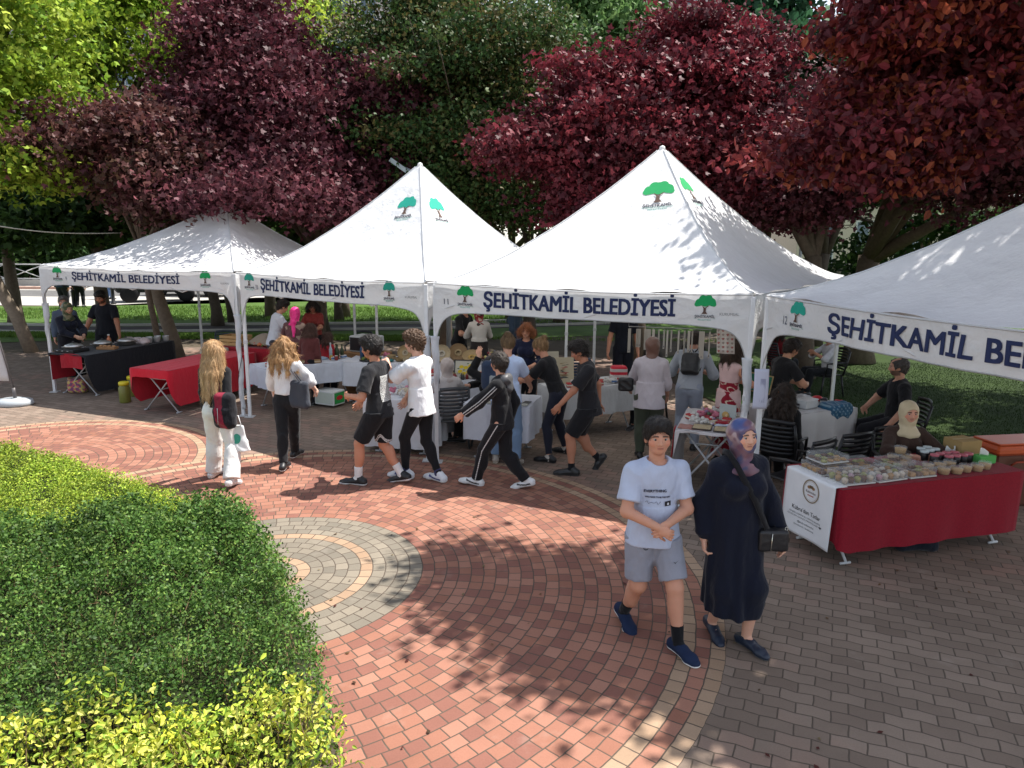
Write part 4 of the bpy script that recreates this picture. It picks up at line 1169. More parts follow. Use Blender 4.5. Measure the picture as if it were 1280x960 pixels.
    def leg(s, S_, q, e=0., stop=1.0, flare=0., k=.02):
        h, w = s.h, s.w
        if stop <= .5: S_.cone(s.hip[q], s.kn[q], .055 * h * w + e, .040 * h * w + e + flare, k=k * h, stop=stop * 2)
        else:
            S_.cone(s.hip[q], s.kn[q], .055 * h * w + e, .035 * h * w + e + flare * .4, k=k * h)
            t = (stop - .5) * 2
            S_.cone(s.kn[q], s.an[q], .034 * h * w + e + flare * .4, .0205 * h + e + flare, k=.012 * h, stop=None if t >= 1 else t)
            if t > .5: S_.ell(s.kn[q] + (s.an[q] - s.kn[q]) * .32 + A3(0, -.010 * h, 0), A3(.027, .03, .07) * h * w + e + flare * .4, k=.02 * h)
    def head(s, S_, face=True):
        h = s.h * s.hs; R = s.RH
        S_.ell(s.H(0, -.008, .012), A3(.047, .058, .052) * h, R, k=.01 * h)
        S_.ell(s.H(0, .014, -.018), A3(.037, .038, .046) * h, R, k=.022 * h)
        S_.ell(s.H(0, .030, -.044), A3(.019, .016, .013) * h, R, k=.016 * h)
        S_.cone(s.nb - s.T * .03 * s.h, s.H(0, -.012, -.02), .033 * s.h * s.w ** .3, .031 * h, k=.012 * h)
        for q in (1, -1): S_.ell(s.H(q * .047, -.004, -.006), A3(.006, .011, .017) * h, R, k=.005 * h)
        if face:
            S_.cone(s.H(0, .0475, .010), s.H(0, .0590, -.014), .0045 * h, .0072 * h, k=.007 * h)
            for q in (1, -1):
                S_.ell(s.H(q * .0075, .0545, -.0165), A3(.0048, .0048, .004) * h, R, k=.004 * h)
                S_.ell(s.H(q * .019, .0590, .0040), A3(.0100, .0095, .0052) * h, R, k=.006 * h, mode='sub')
                S_.ell(s.H(q * .019, .0450, .0165), A3(.015, .007, .0045) * h, R, k=.006 * h)
                S_.ell(s.H(q * .026, .034, -.014), A3(.014, .012, .014) * h, R, k=.012 * h)
            S_.ell(s.H(0, .0480, -.0285), A3(.0135, .0065, .0042) * h, R, k=.004 * h)
            S_.ell(s.H(0, .0470, -.0345), A3(.0115, .0060, .0042) * h, R, k=.003 * h)
    def hand(s, S_, q):
        h = s.h; hd, pn, curl = s.hd[q]; w0 = s.wr[q]; sd = unit(np.cross(hd, pn)) * q * -1   # towards the thumb
        L = .0063 * h / 1.0
        S_.cone(s.el[q] + (w0 - s.el[q]) * .8, w0, .0185 * h, .0160 * h, k=.01 * h)
        S_.ell(w0 + hd * .026 * h, A3(.0225, .0115, .031) * h, np.stack([sd, pn, hd], 1), k=.010 * h)
        for i, (o, ln) in enumerate(((.0165, .043), (.0055, .048), (-.0055, .045), (-.0160, .035))):
            b = w0 + hd * (.050 - abs(o) * .15) * h + sd * o * h
            c1_ = curl * (.75 + .12 * i); d1 = unit(hd * math.cos(c1_) + pn * math.sin(c1_) + sd * o * 4); d2 = unit(hd * math.cos(c1_ * 2.1) + pn * math.sin(c1_ * 2.1) + sd * o * 3)
            m = b + d1 * ln * .52 * h; e_ = m + d2 * ln * .48 * h
            S_.cone(b, m, .0058 * h, .0052 * h, k=.0025 * h); S_.cone(m, e_, .0052 * h, .0042 * h, k=.0015 * h)
        b = w0 + hd * .014 * h + sd * .016 * h; d1 = unit(hd * .72 + sd * .62 + pn * .25 * (1 + curl)); m = b + d1 * .026 * h; e_ = m + unit(hd * .9 + sd * .15 + pn * .45 * (1 + curl)) * .024 * h
        S_.cone(b, m, .0085 * h, .0064 * h, k=.006 * h); S_.cone(m, e_, .0062 * h, .0048 * h, k=.002 * h)
    def shoe(s, S_, q, e=0., lo=0., lw=1.0):
        h = s.h; p, fd, up = s.ft[q]; sd = np.cross(fd, up)
        fl = (up, .72)
        heel = p - fd * .034 * h + up * .021 * h; mid = p + fd * .03 * h + up * .026 * h; ball = p + fd * .085 * h + up * .017 * h; toe = p + fd * .112 * h + up * .013 * h
        S_.cone(heel, mid, .0235 * h + e, .0235 * h + e, k=.01 * h); S_.cone(mid, ball, .0245 * h + e, (.0275 * lw) * h + e, k=.012 * h, flat=fl)
        S_.cone(ball, toe, .0270 * lw * h + e, .0205 * lw * h + e, k=.01 * h, flat=fl)
        S_.cone(heel + up * .005 * h, s.an[q] + up * .008 * h - fd * .004 * h + fd * .0, .0225 * h + e, .0225 * h + e, k=.012 * h)

def skin_parts(B, par, skin, vox, hands=True, bare=False, hairc=(.02, .014, .01), beard=False, face=True, lips=(.42, .13, .11)):
    S_ = Sdf(); B.torso(S_, -.004)
    for q in (1, -1): B.arm(S_, q); B.leg(S_, q); 
    for q in (1, -1):
        p, fd, up = B.ft[q]; S_.cone(B.an[q], p + fd * .085 * B.h + up * .017 * B.h, .019 * B.h, .013 * B.h, k=.01)
    ex = []
    Hs = Sdf(); B.head(Hs, face); ex.append(Hs.mesh(max(.0036, vox * .55) if face else vox * .8))
    if hands:
        for q in (1, -1): Hn = Sdf(); B.hand(Hn, q); ex.append(Hn.mesh(.0034 if vox < .009 else .0048))
    skin = np.array(skin); lips = np.array(lips) * .36 + skin * .64
    def cf(V):
        C = np.tile(skin, (len(V), 1)); Q = ((V - B.hc) @ B.RH) / (B.h * B.hs)
        inh = np.linalg.norm(Q, axis=1) < .09
        ax = np.abs(Q[:, 0])
        lp = inh & (ax < .0135) & (Q[:, 2] < -.0245) & (Q[:, 2] > -.0375) & (Q[:, 1] > .044); C[lp] = lips
        mo = inh & (ax < .011) & (np.abs(Q[:, 2] + .0312) < .0016) & (Q[:, 1] > .044); C[mo] = lips * .5
        br = inh & (ax > .008) & (ax < .031) & (np.abs(Q[:, 2] - .0165 + ((ax - .017) ** 2) * 12) < .0030) & (Q[:, 1] > .025); C[br] = np.array(hairc) * .8 + skin * .1
        ck = inh & (np.linalg.norm(Q - np.array([0, 0, -.012]) - np.sign(Q[:, :1]) * np.array([[.028, 0, 0]]), axis=1) < .05) & (Q[:, 1] > .03) & (Q[:, 2] < 0) & (Q[:, 2] > -.024) & (ax > .016); C[ck] = C[ck] * np.array([1.06, .9, .88])
        if beard:
            bd = inh & (Q[:, 2] < -.020) & (Q[:, 2] > -.060) & (Q[:, 1] > -.012) & ~lp & ~((ax < .02) & (Q[:, 2] > -.024) & (Q[:, 1] > .05)); C[bd] = np.array(hairc) * .75 + skin * .25
        return C
    o = soft('body', S_, vox, skin, 'skin', par, colfn=cf, extra=ex, sm=1)
    if face:
        mb = MB()
        for q in (1, -1):
            c = B.H(q * .0190, .0418, .0035); r_ = .0088 * B.h * B.hs
            mb.sphere(tuple(c), r_, (.36, .33, .31), n=12, m=10)
            f = unit(B.RH @ A3(0, 1, -.05)); mb.sphere(tuple(c + f * r_ * .50), r_ * .60, (.02, .012, .008), n=10, m=8)
        mb.build('eyes', 'plastic', par)
    return o

def hair_short(B, par, col, vox=.005, vol=1.0, fringe=.0, curly=False, bald=False, seed=1.):
    S_ = Sdf(); h = B.h * B.hs; v = .006 * vol
    S_.ell(B.H(0, -.012, .016), A3(.049 + v, .059 + v, .054 + v * 1.4) * h, B.RH, k=.01 * h)
    S_.cone(B.H(0, -.03, -.0), B.H(0, -.034, -.034), .037 * h, .027 * h, k=.012 * h)
    if vol > 1: S_.ell(B.H(0, .012, .052), A3(.044, .045, .026) * h * vol ** .5, B.RH, k=.02 * h)
    if bald: fringe = .016
    S_.ell(B.H(0, .064, -.016 + fringe), A3(.060, .050, .054) * h, B.RH, k=.004 * h, mode='sub')
    for q in (1, -1): S_.ell(B.H(q * .056, .010, -.034), A3(.02, .034, .034) * h, B.RH, k=.004 * h, mode='sub')
    S_.ell(B.H(0, .01, -.075), A3(.06, .06, .035) * h, B.RH, k=.004 * h, mode='sub')
    if bald: S_.ell(B.H(0, .020, .070), A3(.05, .065, .038) * h, B.RH, k=.006 * h, mode='sub')
    o = soft('hair', S_, vox, col, 'hair', par, folds=.0105 if curly else .0048, ff=70 if curly else 62, seed=seed, sm=0, strands=.0016 if curly else .0034, fuzz=(2600 if vox < .006 else 700, .030 if not curly else .022, .0011 if vox < .006 else .002, 'short') if not bald else None)
    return o
def hair_long(B, par, cols, vox=.006, length=.30, seed=1., width=1.0, fwd=0., wave=.0, bun=False):
    S_ = Sdf(); h = B.h * B.hs; up = A3(0, 0, 1)
    S_.ell(B.H(0, -.010, .015), A3(.053, .063, .060) * h, B.RH, k=.01 * h)
    if not bun:
        back = B.RH @ A3(0, -1, 0); back[2] = 0; back = unit(back); sd = B.RH @ A3(1, 0, 0)
        L = length * B.h
        for q in (-1, -.35, .35, 1):
            a = B.H(q * .040 * width, -.032 + (abs(q) > .5) * .014, -.0); b = a + back * (.016 + .022) * h * (1 - (abs(q) > .5) * .5) - up * L * .42 + sd * q * .016 * h * width; c = b - up * L * (.58 - .08 * abs(q)) + back * .012 * h + sd * q * .012 * h
            S_.cone(a, b, .030 * h, .026 * h, k=.02 * h); S_.cone(b, c, .026 * h, .012 * h, k=.015 * h)
        for q in (1, -1):
            a = B.H(q * .050, .004, .005); b = a - up * L * .38 + sd * q * .006 * h + B.RH @ A3(0, fwd, 0) * h
            S_.cone(a, b, .014 * h, .014 * h, k=.012 * h)
    else:
        S_.cone(B.H(0, -.03, -.0), B.H(0, -.034, -.02), .034 * h, .024 * h, k=.012 * h); S_.ell(B.H(0, -.052, .058), A3(.027, .024, .024) * h, B.RH, k=.012 * h)
    S_.ell(B.H(0, .064, -.014), A3(.040, .050, .050) * h, B.RH, k=.006 * h, mode='sub')
    c0_, c1_ = np.array(cols[0]), np.array(cols[1])
    def cf(V):
        t = .5 + .5 * wob(V * np.array([1, 1, .12]), seed, 130); tt = np.clip((B.hc[2] - V[:, 2]) / (length * B.h + .01), 0, 1); m = np.clip(t * .7 + tt * .5 - .1, 0, 1)[:, None]
        return c0_ * (1 - m) + c1_ * m
    return soft('hair', S_, vox, cols[0], 'hair', par, folds=.004 + wave, ff=45 if wave else 60, seed=seed, strands=.0022, sm=1, colfn=cf, zs=.55 if wave else .25, fuzz=(3500 if vox < .008 else 900, .09 if not bun else .04, .0016, 'long'))
def hijab(B, par, col, vox=.006, colfn=None, drape=.06, seed=1., back=False, mat='satin'):
    S_ = Sdf(); h = B.h * B.hs
    S_.ell(B.H(0, -.012, .014), A3(.057, .068, .062) * h, B.RH, k=.01 * h)
    S_.ell(B.H(0, .002, -.036), A3(.050, .050, .050) * h, B.RH, k=.03 * h)
    S_.cone(B.H(0, 0, -.05), B.nb + B.RT @ A3(0, .008, -.01) * B.h, .040 * h, .058 * h, k=.02 * h)
    S_.ell(B.nb + B.RT @ A3(0, .012, -.025) * B.h, A3(.085, .066, .035) * B.h * (1 + drape), B.RS, k=.035 * h)
    if back: S_.cone(B.nb + B.RT @ A3(0, -.03, 0) * B.h, B.nb + B.RT @ A3(0, -.055, -.13) * B.h, .05 * B.h, .03 * B.h, k=.03 * h)
    S_.ell(B.H(0, .064, -.008), A3(.036, .050, .046) * h, B.RH, k=.004 * h, mode='sub')
    return soft('headscarf', S_, vox, col, mat, par, folds=.0035, ff=34, seed=seed, colfn=colfn, sm=1, zs=.8)

def surf_fn(o, y0, sgn):
    """point on the front (sgn=1) or back (-1) of a garment at (x, z)"""
    from mathutils.bvhtree import BVHTree
    me = o.data; bv = BVHTree.FromPolygons([v.co[:] for v in me.vertices], [tuple(p.vertices) for p in me.polygons])
    def f(x, z, off=0.):
        hit = bv.ray_cast(Vector((x, y0 + sgn * 1.0, z)), Vector((0, -sgn, 0)))
        if hit[0] is None: return (x, y0 + sgn * .12, z)
        p = hit[0]; return (p.x, p.y + sgn * (.004 + off), p.z)
    return f

def top_garment(B, par, col, vox=.007, sleeve=.32, e=.012, hem=-.03, name='shirt', mat='cloth', neck=.012, bust=None, belly=0., flare=.0, colfn=None, folds=.0045, seed=1., loose=0., collar=False, straps=False):
    S_ = Sdf(); h = B.h
    B.torso(S_, e, bust=bust, belly=belly)
    if flare or hem < 0:
        t0 = B.pel + B.T * .12 * h; b0 = B.pel + B.T * min(hem, .0) * h
        if abs(B.T[2]) > .9: S_.skirt(t0, A3(b0[0], b0[1], b0[2]), (.080 * h * B.w + e, .056 * h * B.w + e + belly * h), ((.092 if B.sex == 'f' else .088) * h * B.w + e + flare, .068 * h * B.w + e + flare), folds=5, amp=.025, ph=seed, k=.02)
    for q in (1, -1):
        if sleeve > 0: B.arm(S_, q, e + (.006 + loose if sleeve < .5 else .002 + loose), stop=sleeve)
    S_.cut(B.pel + B.T * hem * h, -B.T, lo=B.pel - A3(.5, .5, .45) * h, hi=B.pel + A3(.5, .5, .12) * h) if False else None
    if hem > -.2:
        n = -B.T; p = B.pel + B.T * hem * h
        def fn(X, Y, Z): return np.minimum((X - p[0]) * n[0] + (Y - p[1]) * n[1] + (Z - p[2]) * n[2], .2)
        r0 = .20 * h
        S_.ops.append(('cut', fn, p - [r0, r0, .12 * h], p + [r0, r0, .04 * h], 0)) if min(B.wr[1][2], B.wr[-1][2]) > p[2] - .0 or sleeve < .5 else S_.ops.append(('cut', lambda X, Y, Z: np.where((np.abs(X - p[0]) < .12 * h), fn(X, Y, Z), -1.), p - [r0, r0, .12 * h], p + [r0, r0, .04 * h], 0))
    # neck opening
    S_.ell(B.nb + B.RT @ A3(0, neck, .030) * h, A3(.044, .046, .036) * h, B.RT, k=.004, mode='sub')
    if collar: S_.ops = S_.ops
    return soft(name, S_, vox, col, mat, par, folds=folds, seed=seed, colfn=colfn, sm=1)

def trousers(B, par, col, vox=.007, stop=.97, e=.010, flare=0., name='trousers', waist=.06, mat='cloth', folds=.004, seed=2., colfn=None, long=False):
    S_ = Sdf(); h = B.h
    ep = min(e, .009)
    S_.ell(B.pel + B.T * .005 * h, (A3(.084 if B.sex == 'm' else .090, .062, .070) * h * B.w + ep), B.RT, k=.02 * h)
    S_.ell(B.pel + B.T * .05 * h, (A3(.078 if B.sex == 'm' else .074, .054, .05) * h * B.w + ep * .6), B.RT, k=.02 * h)
    for q in (1, -1): B.leg(S_, q, e, stop, flare)
    p = B.pel + B.T * waist * h
    S_.ops.append(('cut', lambda X, Y, Z: (X - p[0]) * B.T[0] + (Y - p[1]) * B.T[1] + (Z - p[2]) * B.T[2], p - [.2 * h] * 3, p + [.2 * h] * 3, 0))
    return soft(name, S_, vox, col, mat, par, folds=folds, seed=seed, colfn=colfn, sm=1, ff=26)

def shoes(B, par, col, sole=(.75, .75, .75), vox=.006, sock=None, e=0., mat='leather', sh=.018, low=.0, lw=1.0, socktop=.09, stripe=None):
    h = B.h
    for q in (1, -1):
        p, fd, up = B.ft[q]; sd = np.cross(fd, up)
        S_ = Sdf(); B.shoe(S_, q, e, lw=lw)
        S_.cut(p + up * .008, -up); S_.cut(p + up * (.072 - low) * h, up * 1.0 - fd * .25)
        cf = None
        if stripe is not None:
            def cf(V, p=p, fd=fd, up=up):
                C = np.tile(np.array(col, float), (len(V), 1)); a = (V - p) @ fd / h; z = (V - p) @ up / h
                m = (np.abs(z - .020 - (a - .01) * .22 * (a > .0)) < .0055) & (a > -.03) & (a < .07); C[m] = stripe; return C
        o = soft('shoe', S_, vox, col, mat, par, folds=.0008, ff=60, colfn=cf)
        S2 = Sdf(); B.shoe(S2, q, e + .003, lw=lw); S2.cut(p + up * sh, up); S2.cut(p, -up)
        soft('sole', S2, vox, sole, 'rubber', o, sm=0)
        if sock is not None:
            S3 = Sdf(); a = B.an[q]; k_ = B.kn[q]; t = socktop / .24
            S3.cone(a - up * .02 * h, a + (k_ - a) * t, .0235 * h, .0225 * h + .016 * t * h, k=.005); S3.cone(a, p + fd * .04 * h + up * .025 * h, .024 * h, .02 * h, k=.01)
            S3.cut(a + (k_ - a) * t, k_ - a)
            soft('sock', S3, vox, sock, 'cloth', par, folds=.001, ff=70)

def place(label, x, y, face, name='person', cat='person', group='people at the market', z=0.):
    """face = heading in degrees: 0 looks away from the camera (+Y), 90 to the left, 180 towards the camera, -90 to the right"""
    return thing(name, label, cat, (x, y, z), math.radians(face), group)
def at_px(px, py, z=0.): p = ground_at(px, py, z); return float(p[0]), float(p[1])
def near_fn(t, p):
    """local point of a thing -> world"""
    c, s_ = math.cos(t.rotation_euler[2]), math.sin(t.rotation_euler[2]); return np.array([t.location[0] + c * p[0] - s_ * p[1], t.location[1] + s_ * p[0] + c * p[1], t.location[2] + p[2]])
# ------------------------------------------------------------------ the two people walking in front
WHITE = (.78, .79, .80); BLACK = (.012, .012, .014)
fp = (1.02, 4.87)
t = place('boy in pale blue T-shirt with writing and grey shorts walking towards us', 1.02, 4.87, 187)
B = Body(1.66, 'm', w=1.05, hip=.503, lean=.03, twist=.05, hs=1.07,
         feet={-1: (-.088, .145, 0, .30, 0), 1: (.080, -.135, .018, .15, .30)},
         armL=dict(to=(-.012, .150, .585), pole=(-1, -.55, -.35), hand=(.8, .35, -.45), palm=(.2, -.9, -.2), curl=.9),
         armR=dict(to=(.030, .160, .575), pole=(1, -.55, -.35), hand=(-.8, .35, -.45), palm=(-.2, -.9, -.2), curl=.8),
         head=(-.12, -.02, .03))
skin_parts(B, t, lin((196, 143, 118)), .0065, hairc=(.03, .02, .015))
hair_short(B, t, (.012, .009, .008), .0042, vol=1.05, fringe=.0)
shirt = top_garment(B, t, (.44, .49, .62), .006, sleeve=.36, e=.015, hem=-.05, belly=.012, loose=.008, flare=.034, folds=.0085, seed=4, name='t_shirt')
f = surf_fn(shirt, 0, 1)
mb = MB(); z0 = B.pel[2] + .195 * 1.66
g = lambda x, z, o=0.: f(-x, z, o)
put_text(mb, 'EVERYTHING', lambda x, z, o=0.: g(x, z, o), -.115, .155, z0, .019, (.03, .03, .05), .03)
put_text(mb, 'WAS MADE TO BE THIS WAY', lambda x, z, o=0.: g(x, z, o), -.105, .175, z0 - .040, .011, (.05, .05, .08), .02)
mb.build('print', 'ink', shirt)
mb = MB(); mb.tube([g(-.10 + .01 * i, z0 - .075 + .012 * math.sin(i * 2.1) * (1 if i < 4 or i > 5 else .2), .001) for i in range(11)], .0012, (.05, .05, .07), n=4); mb.build('print', 'ink', shirt)
mb = MB(); P4 = [g(x, z, .001) for x, z in ((.030, z0 - .100), (.078, z0 - .100), (.078, z0 - .066), (.030, z0 - .066))]; mb.add(P4, [(0, 1, 2, 3)], (.02, .02, .025))
P5 = [g(x, z, .003) for x, z in ((.046, z0 - .092), (.062, z0 - .092), (.062, z0 - .080), (.054, z0 - .074), (.046, z0 - .080))]; mb.add(P5, [(0, 1, 2, 3, 4)], (.6, .62, .66)); mb.build('print', 'ink', shirt)
sho = trousers(B, t, (.26, .27, .32), .006, stop=.43, e=.022, name='shorts', waist=-.02, folds=.0075, seed=3)
f = surf_fn(sho, 0, 1); zs = B.pel[2] - .01
mb = MB(); mb.tube([f(.085 + .014 * math.cos(a) - .006 * math.sin(a * 2), zs - .05 + .042 * math.sin(a), .002) for a in np.linspace(0, 6.28, 20)], .0022, (.01, .01, .012), n=5)
mb.build('cord_loop', 'cloth', sho)
mb = MB(); cx, cz = -.115, zs - .16; mb.add([f(cx - .0 + x, cz + z, .002) for x, z in ((.022, .004), (.010, -.007), (-.022, .012), (.006, -.001))], [(0, 1, 2, 3)], (.02, .02, .025)); mb.build('emblem', 'ink', sho)
shoes(B, t, (.010, .020, .055), (.72, .72, .72), .005, sock=(.008, .008, .01), e=.004, mat='rubber', lw=1.08, socktop=.08, low=.01)

t = place('woman in long navy abaya with a patterned blue headscarf walking beside the boy', 1.60, 4.86, 192)
B = Body(1.67, 'f', w=1.12, hip=.510, lean=.02, feet={-1: (-.045, .085, 0, .25, 0), 1: (.048, -.055, .010, -.1, .18)},
         armL=dict(out=.10, swing=.05, bend=.5, pole=(-.6, -.8, 0), palm=(.9, .1, 0), curl=.6), armR=dict(out=.045, swing=-.10, bend=.35, pole=(.6, -.8, 0), palm=(-.8, .4, 0), curl=.7),
         head=(.10, -.05, 0))
skin_parts(B, t, lin((205, 158, 135)), .007, hairc=(.06, .04, .03))
NV = (.0075, .0095, .020)
S_ = Sdf(); h = B.h
B.torso(S_, .026, bust=1.15)
for q in (1, -1):
    S_.cone(B.sh[q], B.el[q], .030 * h + .016, .028 * h + .020, k=.03 * h)
    S_.cone(B.el[q], B.wr[q], .028 * h + .020, .024 * h + .020, k=.02 * h, stop=.86); S_.cone(B.el[q] + (B.wr[q] - B.el[q]) * .80, B.wr[q], .040 * h, .020 * h, k=.008, stop=.85)
    S_.cone(B.hip[q], B.kn[q], .095, .085, k=.05); S_.cone(B.kn[q], B.kn[q] + (B.an[q] - B.kn[q]) * .42, .085, .08, k=.05)
S_.skirt(B.pel + A3(0, .004, .20) * h, A3(0, .03, .150 * h), (.088 * h + .03, .066 * h + .03), (.200, .205), folds=9, amp=.065, ph=.6, k=.04, pw=.85)
S_.ell(B.nb + A3(0, .02, .045) * h, A3(.04, .046, .036) * h, k=.004, mode='sub')
ab = soft('abaya', S_, .007, NV, 'cloth', t, folds=.0075, ff=17, seed=2., zs=.35)
def scarfcol(V):
    a = wob(V, 1.0, 21); b = wob(V, 4.0, 33); c = wob(V, 9., 60)
    C = np.tile(np.array([.035, .04, .10]), (len(V), 1))
    hz = (V[:, 2] - B.hc[2]) / B.h; m = lambda k_, w_: (1 / (1 + np.exp(-np.clip(k_ / w_, -30, 30))))[:, None]
    def put(C, k_, col, w_=.09): q_ = m(k_, w_); return C * (1 - q_) + np.array(col) * q_
    C = put(C, c, (.10, .045, .07)); C = put(C, a - .15, (.20, .10, .12)); C = put(C, np.minimum(b - .25, hz * 8 + .1), (.34, .22, .21)); C = put(C, np.minimum(-a - .2, hz * 8 + .2), (.045, .07, .19))
    C = put(C, np.minimum(c - .35, hz * 6), (.42, .32, .32)); C = put(C, (.052 - np.linalg.norm(V - B.H(.022, .012, .052), axis=1)) / .052 + .25 * a, (.035, .065, .21), .12); return put(C, -b - .6, (.13, .06, .10))
hijab(B, t, NV, .0055, colfn=scarfcol, seed=3., drape=.02)
shoes(B, t, (.012, .02, .04), (.10, .10, .10), .005, e=0., low=.022, sh=.012)
# her bag
bt = thing('shoulder_bag', 'small black crossbody bag hanging at the side of the woman in navy', 'bag', near_fn(t, (-.20, .17, .82)), math.radians(192))
S_ = Sdf(); S_.rbox((0, 0, .0), (.105, .045, .078), .022, rot=rotm((0, 0, 1), -.2)); S_.cone((-.07, .045, -.05), (-.07, .045, .03), .012, .012)
soft('pouch', S_, .006, (.012, .012, .014), 'leather', bt, folds=.0015, ff=30)
mb = MB(); mb.tube([(-.075, .052, .06), (-.08, .056, -.055)], .003, (.7, .68, .6), n=5); mb.tube([(.03, .048, .065), (.035, .05, -.06)], .003, (.7, .68, .6), n=5)
mb.tube([(-.085 + .01 * math.cos(a), .03, .085 + .014 * math.sin(a)) for a in np.linspace(0, 6.3, 12)], .0025, (.7, .68, .6), n=5); mb.build('zip', 'metal', bt)
mb = MB()
tow = lambda p: A3(*p) - A3(-.20, .17, .82)
def strap(pts, w, col, thick=.004):
    pts = [A3(*p) for p in pts]; V = []; n = len(pts)
    for i, p in enumerate(pts):
        tg = unit(pts[min(i + 1, n - 1)] - pts[max(i - 1, 0)]); o = unit(A3(p[0] * .4, p[1] - 0.0, 0) + A3(0, 1e-3, 0)); sd = unit(np.cross(tg, o)); o = np.cross(sd, tg)
        V += [p + sd * w + o * thick, p - sd * w + o * thick, p - sd * w - o * thick, p + sd * w - o * thick]
    Fc = [(i * 4 + a, i * 4 + (a + 1) % 4, i * 4 + 4 + (a + 1) % 4, i * 4 + 4 + a) for i in range(n - 1) for a in range(4)]
    return V, Fc, col
pts = [(-.16, .17, .89), (-.11, .185, .98), (-.04, .185, 1.12), (.04, .185, 1.25), (.095, .135, 1.37), (.115, .05, 1.435), (.105, -.04, 1.42), (.05, -.125, 1.28), (-.06, -.16, 1.10), (-.19, -.13, .98), (-.25, .02, .92), (-.25, .12, .88)]
V, Fc, c = strap(pts, .020, BLACK); mb.add([v - A3(-.20, .17, .82) for v in V], Fc, c, True); mb.build('strap', 'cloth', bt)
# ------------------------------------------------------------------ passers-by and stall keepers
def feetpx(face, L, R, h=None, head=None, c=None):
    """pelvis spot, foot spots in body units and standing height from the surveyed foot points"""
    pl, pr = np.array(at_px(*L)), np.array(at_px(*R)); m = (pl + pr) / 2 if c is None else np.array(c)
    if h is None:
        d = (head[0] - 640) * _R + (head[1] - 480) * _D + FOC * _fw; h = CAMH + d[2] * (m[1] / d[1]); h = float(min(max(h, 1.45), 1.86))
    a = math.radians(face); r_ = np.array([math.cos(a), math.sin(a)]); f_ = np.array([-math.sin(a), math.cos(a)])
    l = lambda p: (float((p - m) @ r_) / h, float((p - m) @ f_) / h)
    return m, l(pl), l(pr), h
BL_T = (.016, .016, .018); DK = (.010, .011, .014); JEANS = (.16, .24, .36); DENIM = (.04, .05, .08)
HB = (.012, .009, .008); HBR = (.05, .028, .016); HBLD = [(.30, .17, .075), (.50, .33, .17)]
def walk_y(l, r): return l[1] > r[1]
PEOPLE = {}
# girl with long straight blond hair, white trousers
m, l, r_, h = feetpx(-8, (282, 596), (304, 610), head=(262, 424))
t = place('girl with long straight blond hair, black top and wide white trousers seen from behind', m[0] - .14, m[1], -8)
B = Body(h, 'f', w=.92, hip=.512, feet={-1: (*l, 0, 0, 0), 1: (*r_, .015, 0, .2)}, armL=dict(out=.075, swing=.25, bend=.5), armR=dict(out=.02, swing=-.1, bend=.3), head=(.12, .0, 0))
skin_parts(B, t, lin((225, 185, 165)), .008, face=False)
hair_long(B, t, [(.34, .19, .08), (.58, .40, .22)], .0065, length=.33, seed=2., width=1.0)
top_garment(B, t, BL_T, .008, sleeve=.97, e=.008, hem=.03, folds=.004, seed=5., name='long_sleeved_top', neck=-.01)
trousers(B, t, (.74, .73, .71), .008, stop=.99, e=.014, flare=.045, waist=.075, folds=.005, seed=2.)
shoes(B, t, (.7, .7, .7), (.6, .6, .6), .008, low=.02)
bt = thing('backpack', 'black and red backpack hung on the right shoulder of the blond girl in white trousers', 'bag', near_fn(t, (.155, -.10, h * .53)), math.radians(-20))
S_ = Sdf(); S_.rbox((0, 0, 0), (.135, .085, .21), .07); S_.rbox((0, -.06, -.05), (.10, .06, .11), .05, k=.02)
soft('main_pocket', S_, .009, BLACK, 'cloth', bt, folds=.006, ff=20, colfn=lambda V: np.where((np.abs(V[:, :1] + .02 * np.sin(V[:, 2:] * 9)) < .055) & (V[:, 1:2] < .04), np.array([[.22, .015, .035]]), np.array([[.014, .014, .018]])) * np.where(wob(V, 2, 60)[:, None] > .3, .8, 1.1))
mb = MB(); mb.tube([(-.02, .04, .20), (-.045, .10, .33), (-.075, .10, .42), (-.09, .02, .38), (-.06, -.0, .2)], .017, (.16, .03, .05), n=6, flat=.4); mb.tube([(.0, -.12, .05), (.0, -.125, -.14)], .004, (.5, .5, .5), n=4); mb.build('strap', 'cloth', bt)
bt = thing('carrier_bag', 'white plastic carrier bag with a green print in the blond girl\'s hand', 'bag', near_fn(t, (.215, .02, h * .235)), math.radians(-8))
S_ = Sdf(); S_.skirt((0, 0, .30), (0, 0, 0), (.085, .02), (.15, .07), folds=3, amp=.05)
cb = soft('bag_body', S_, .008, (.72, .72, .72), 'satin', bt, folds=.006, ff=18, seed=3)
f = surf_fn(cb, 0, -1); mb = MB(); mb.add([f(.02 + .045 * math.cos(a), .15 + .06 * math.sin(a), .002) for a in np.linspace(0, 6.28, 16)[:-1]], [tuple(range(15))], (.05, .30, .22)); mb.build('print', 'ink', cb)
mb = MB(); mb.tube([(-.07, -.01, .29), (-.03, 0, .42), (.03, 0, .42), (.07, -.01, .29)], .008, (.72, .72, .72), n=5, flat=.4); mb.build('handle', 'satin', bt)
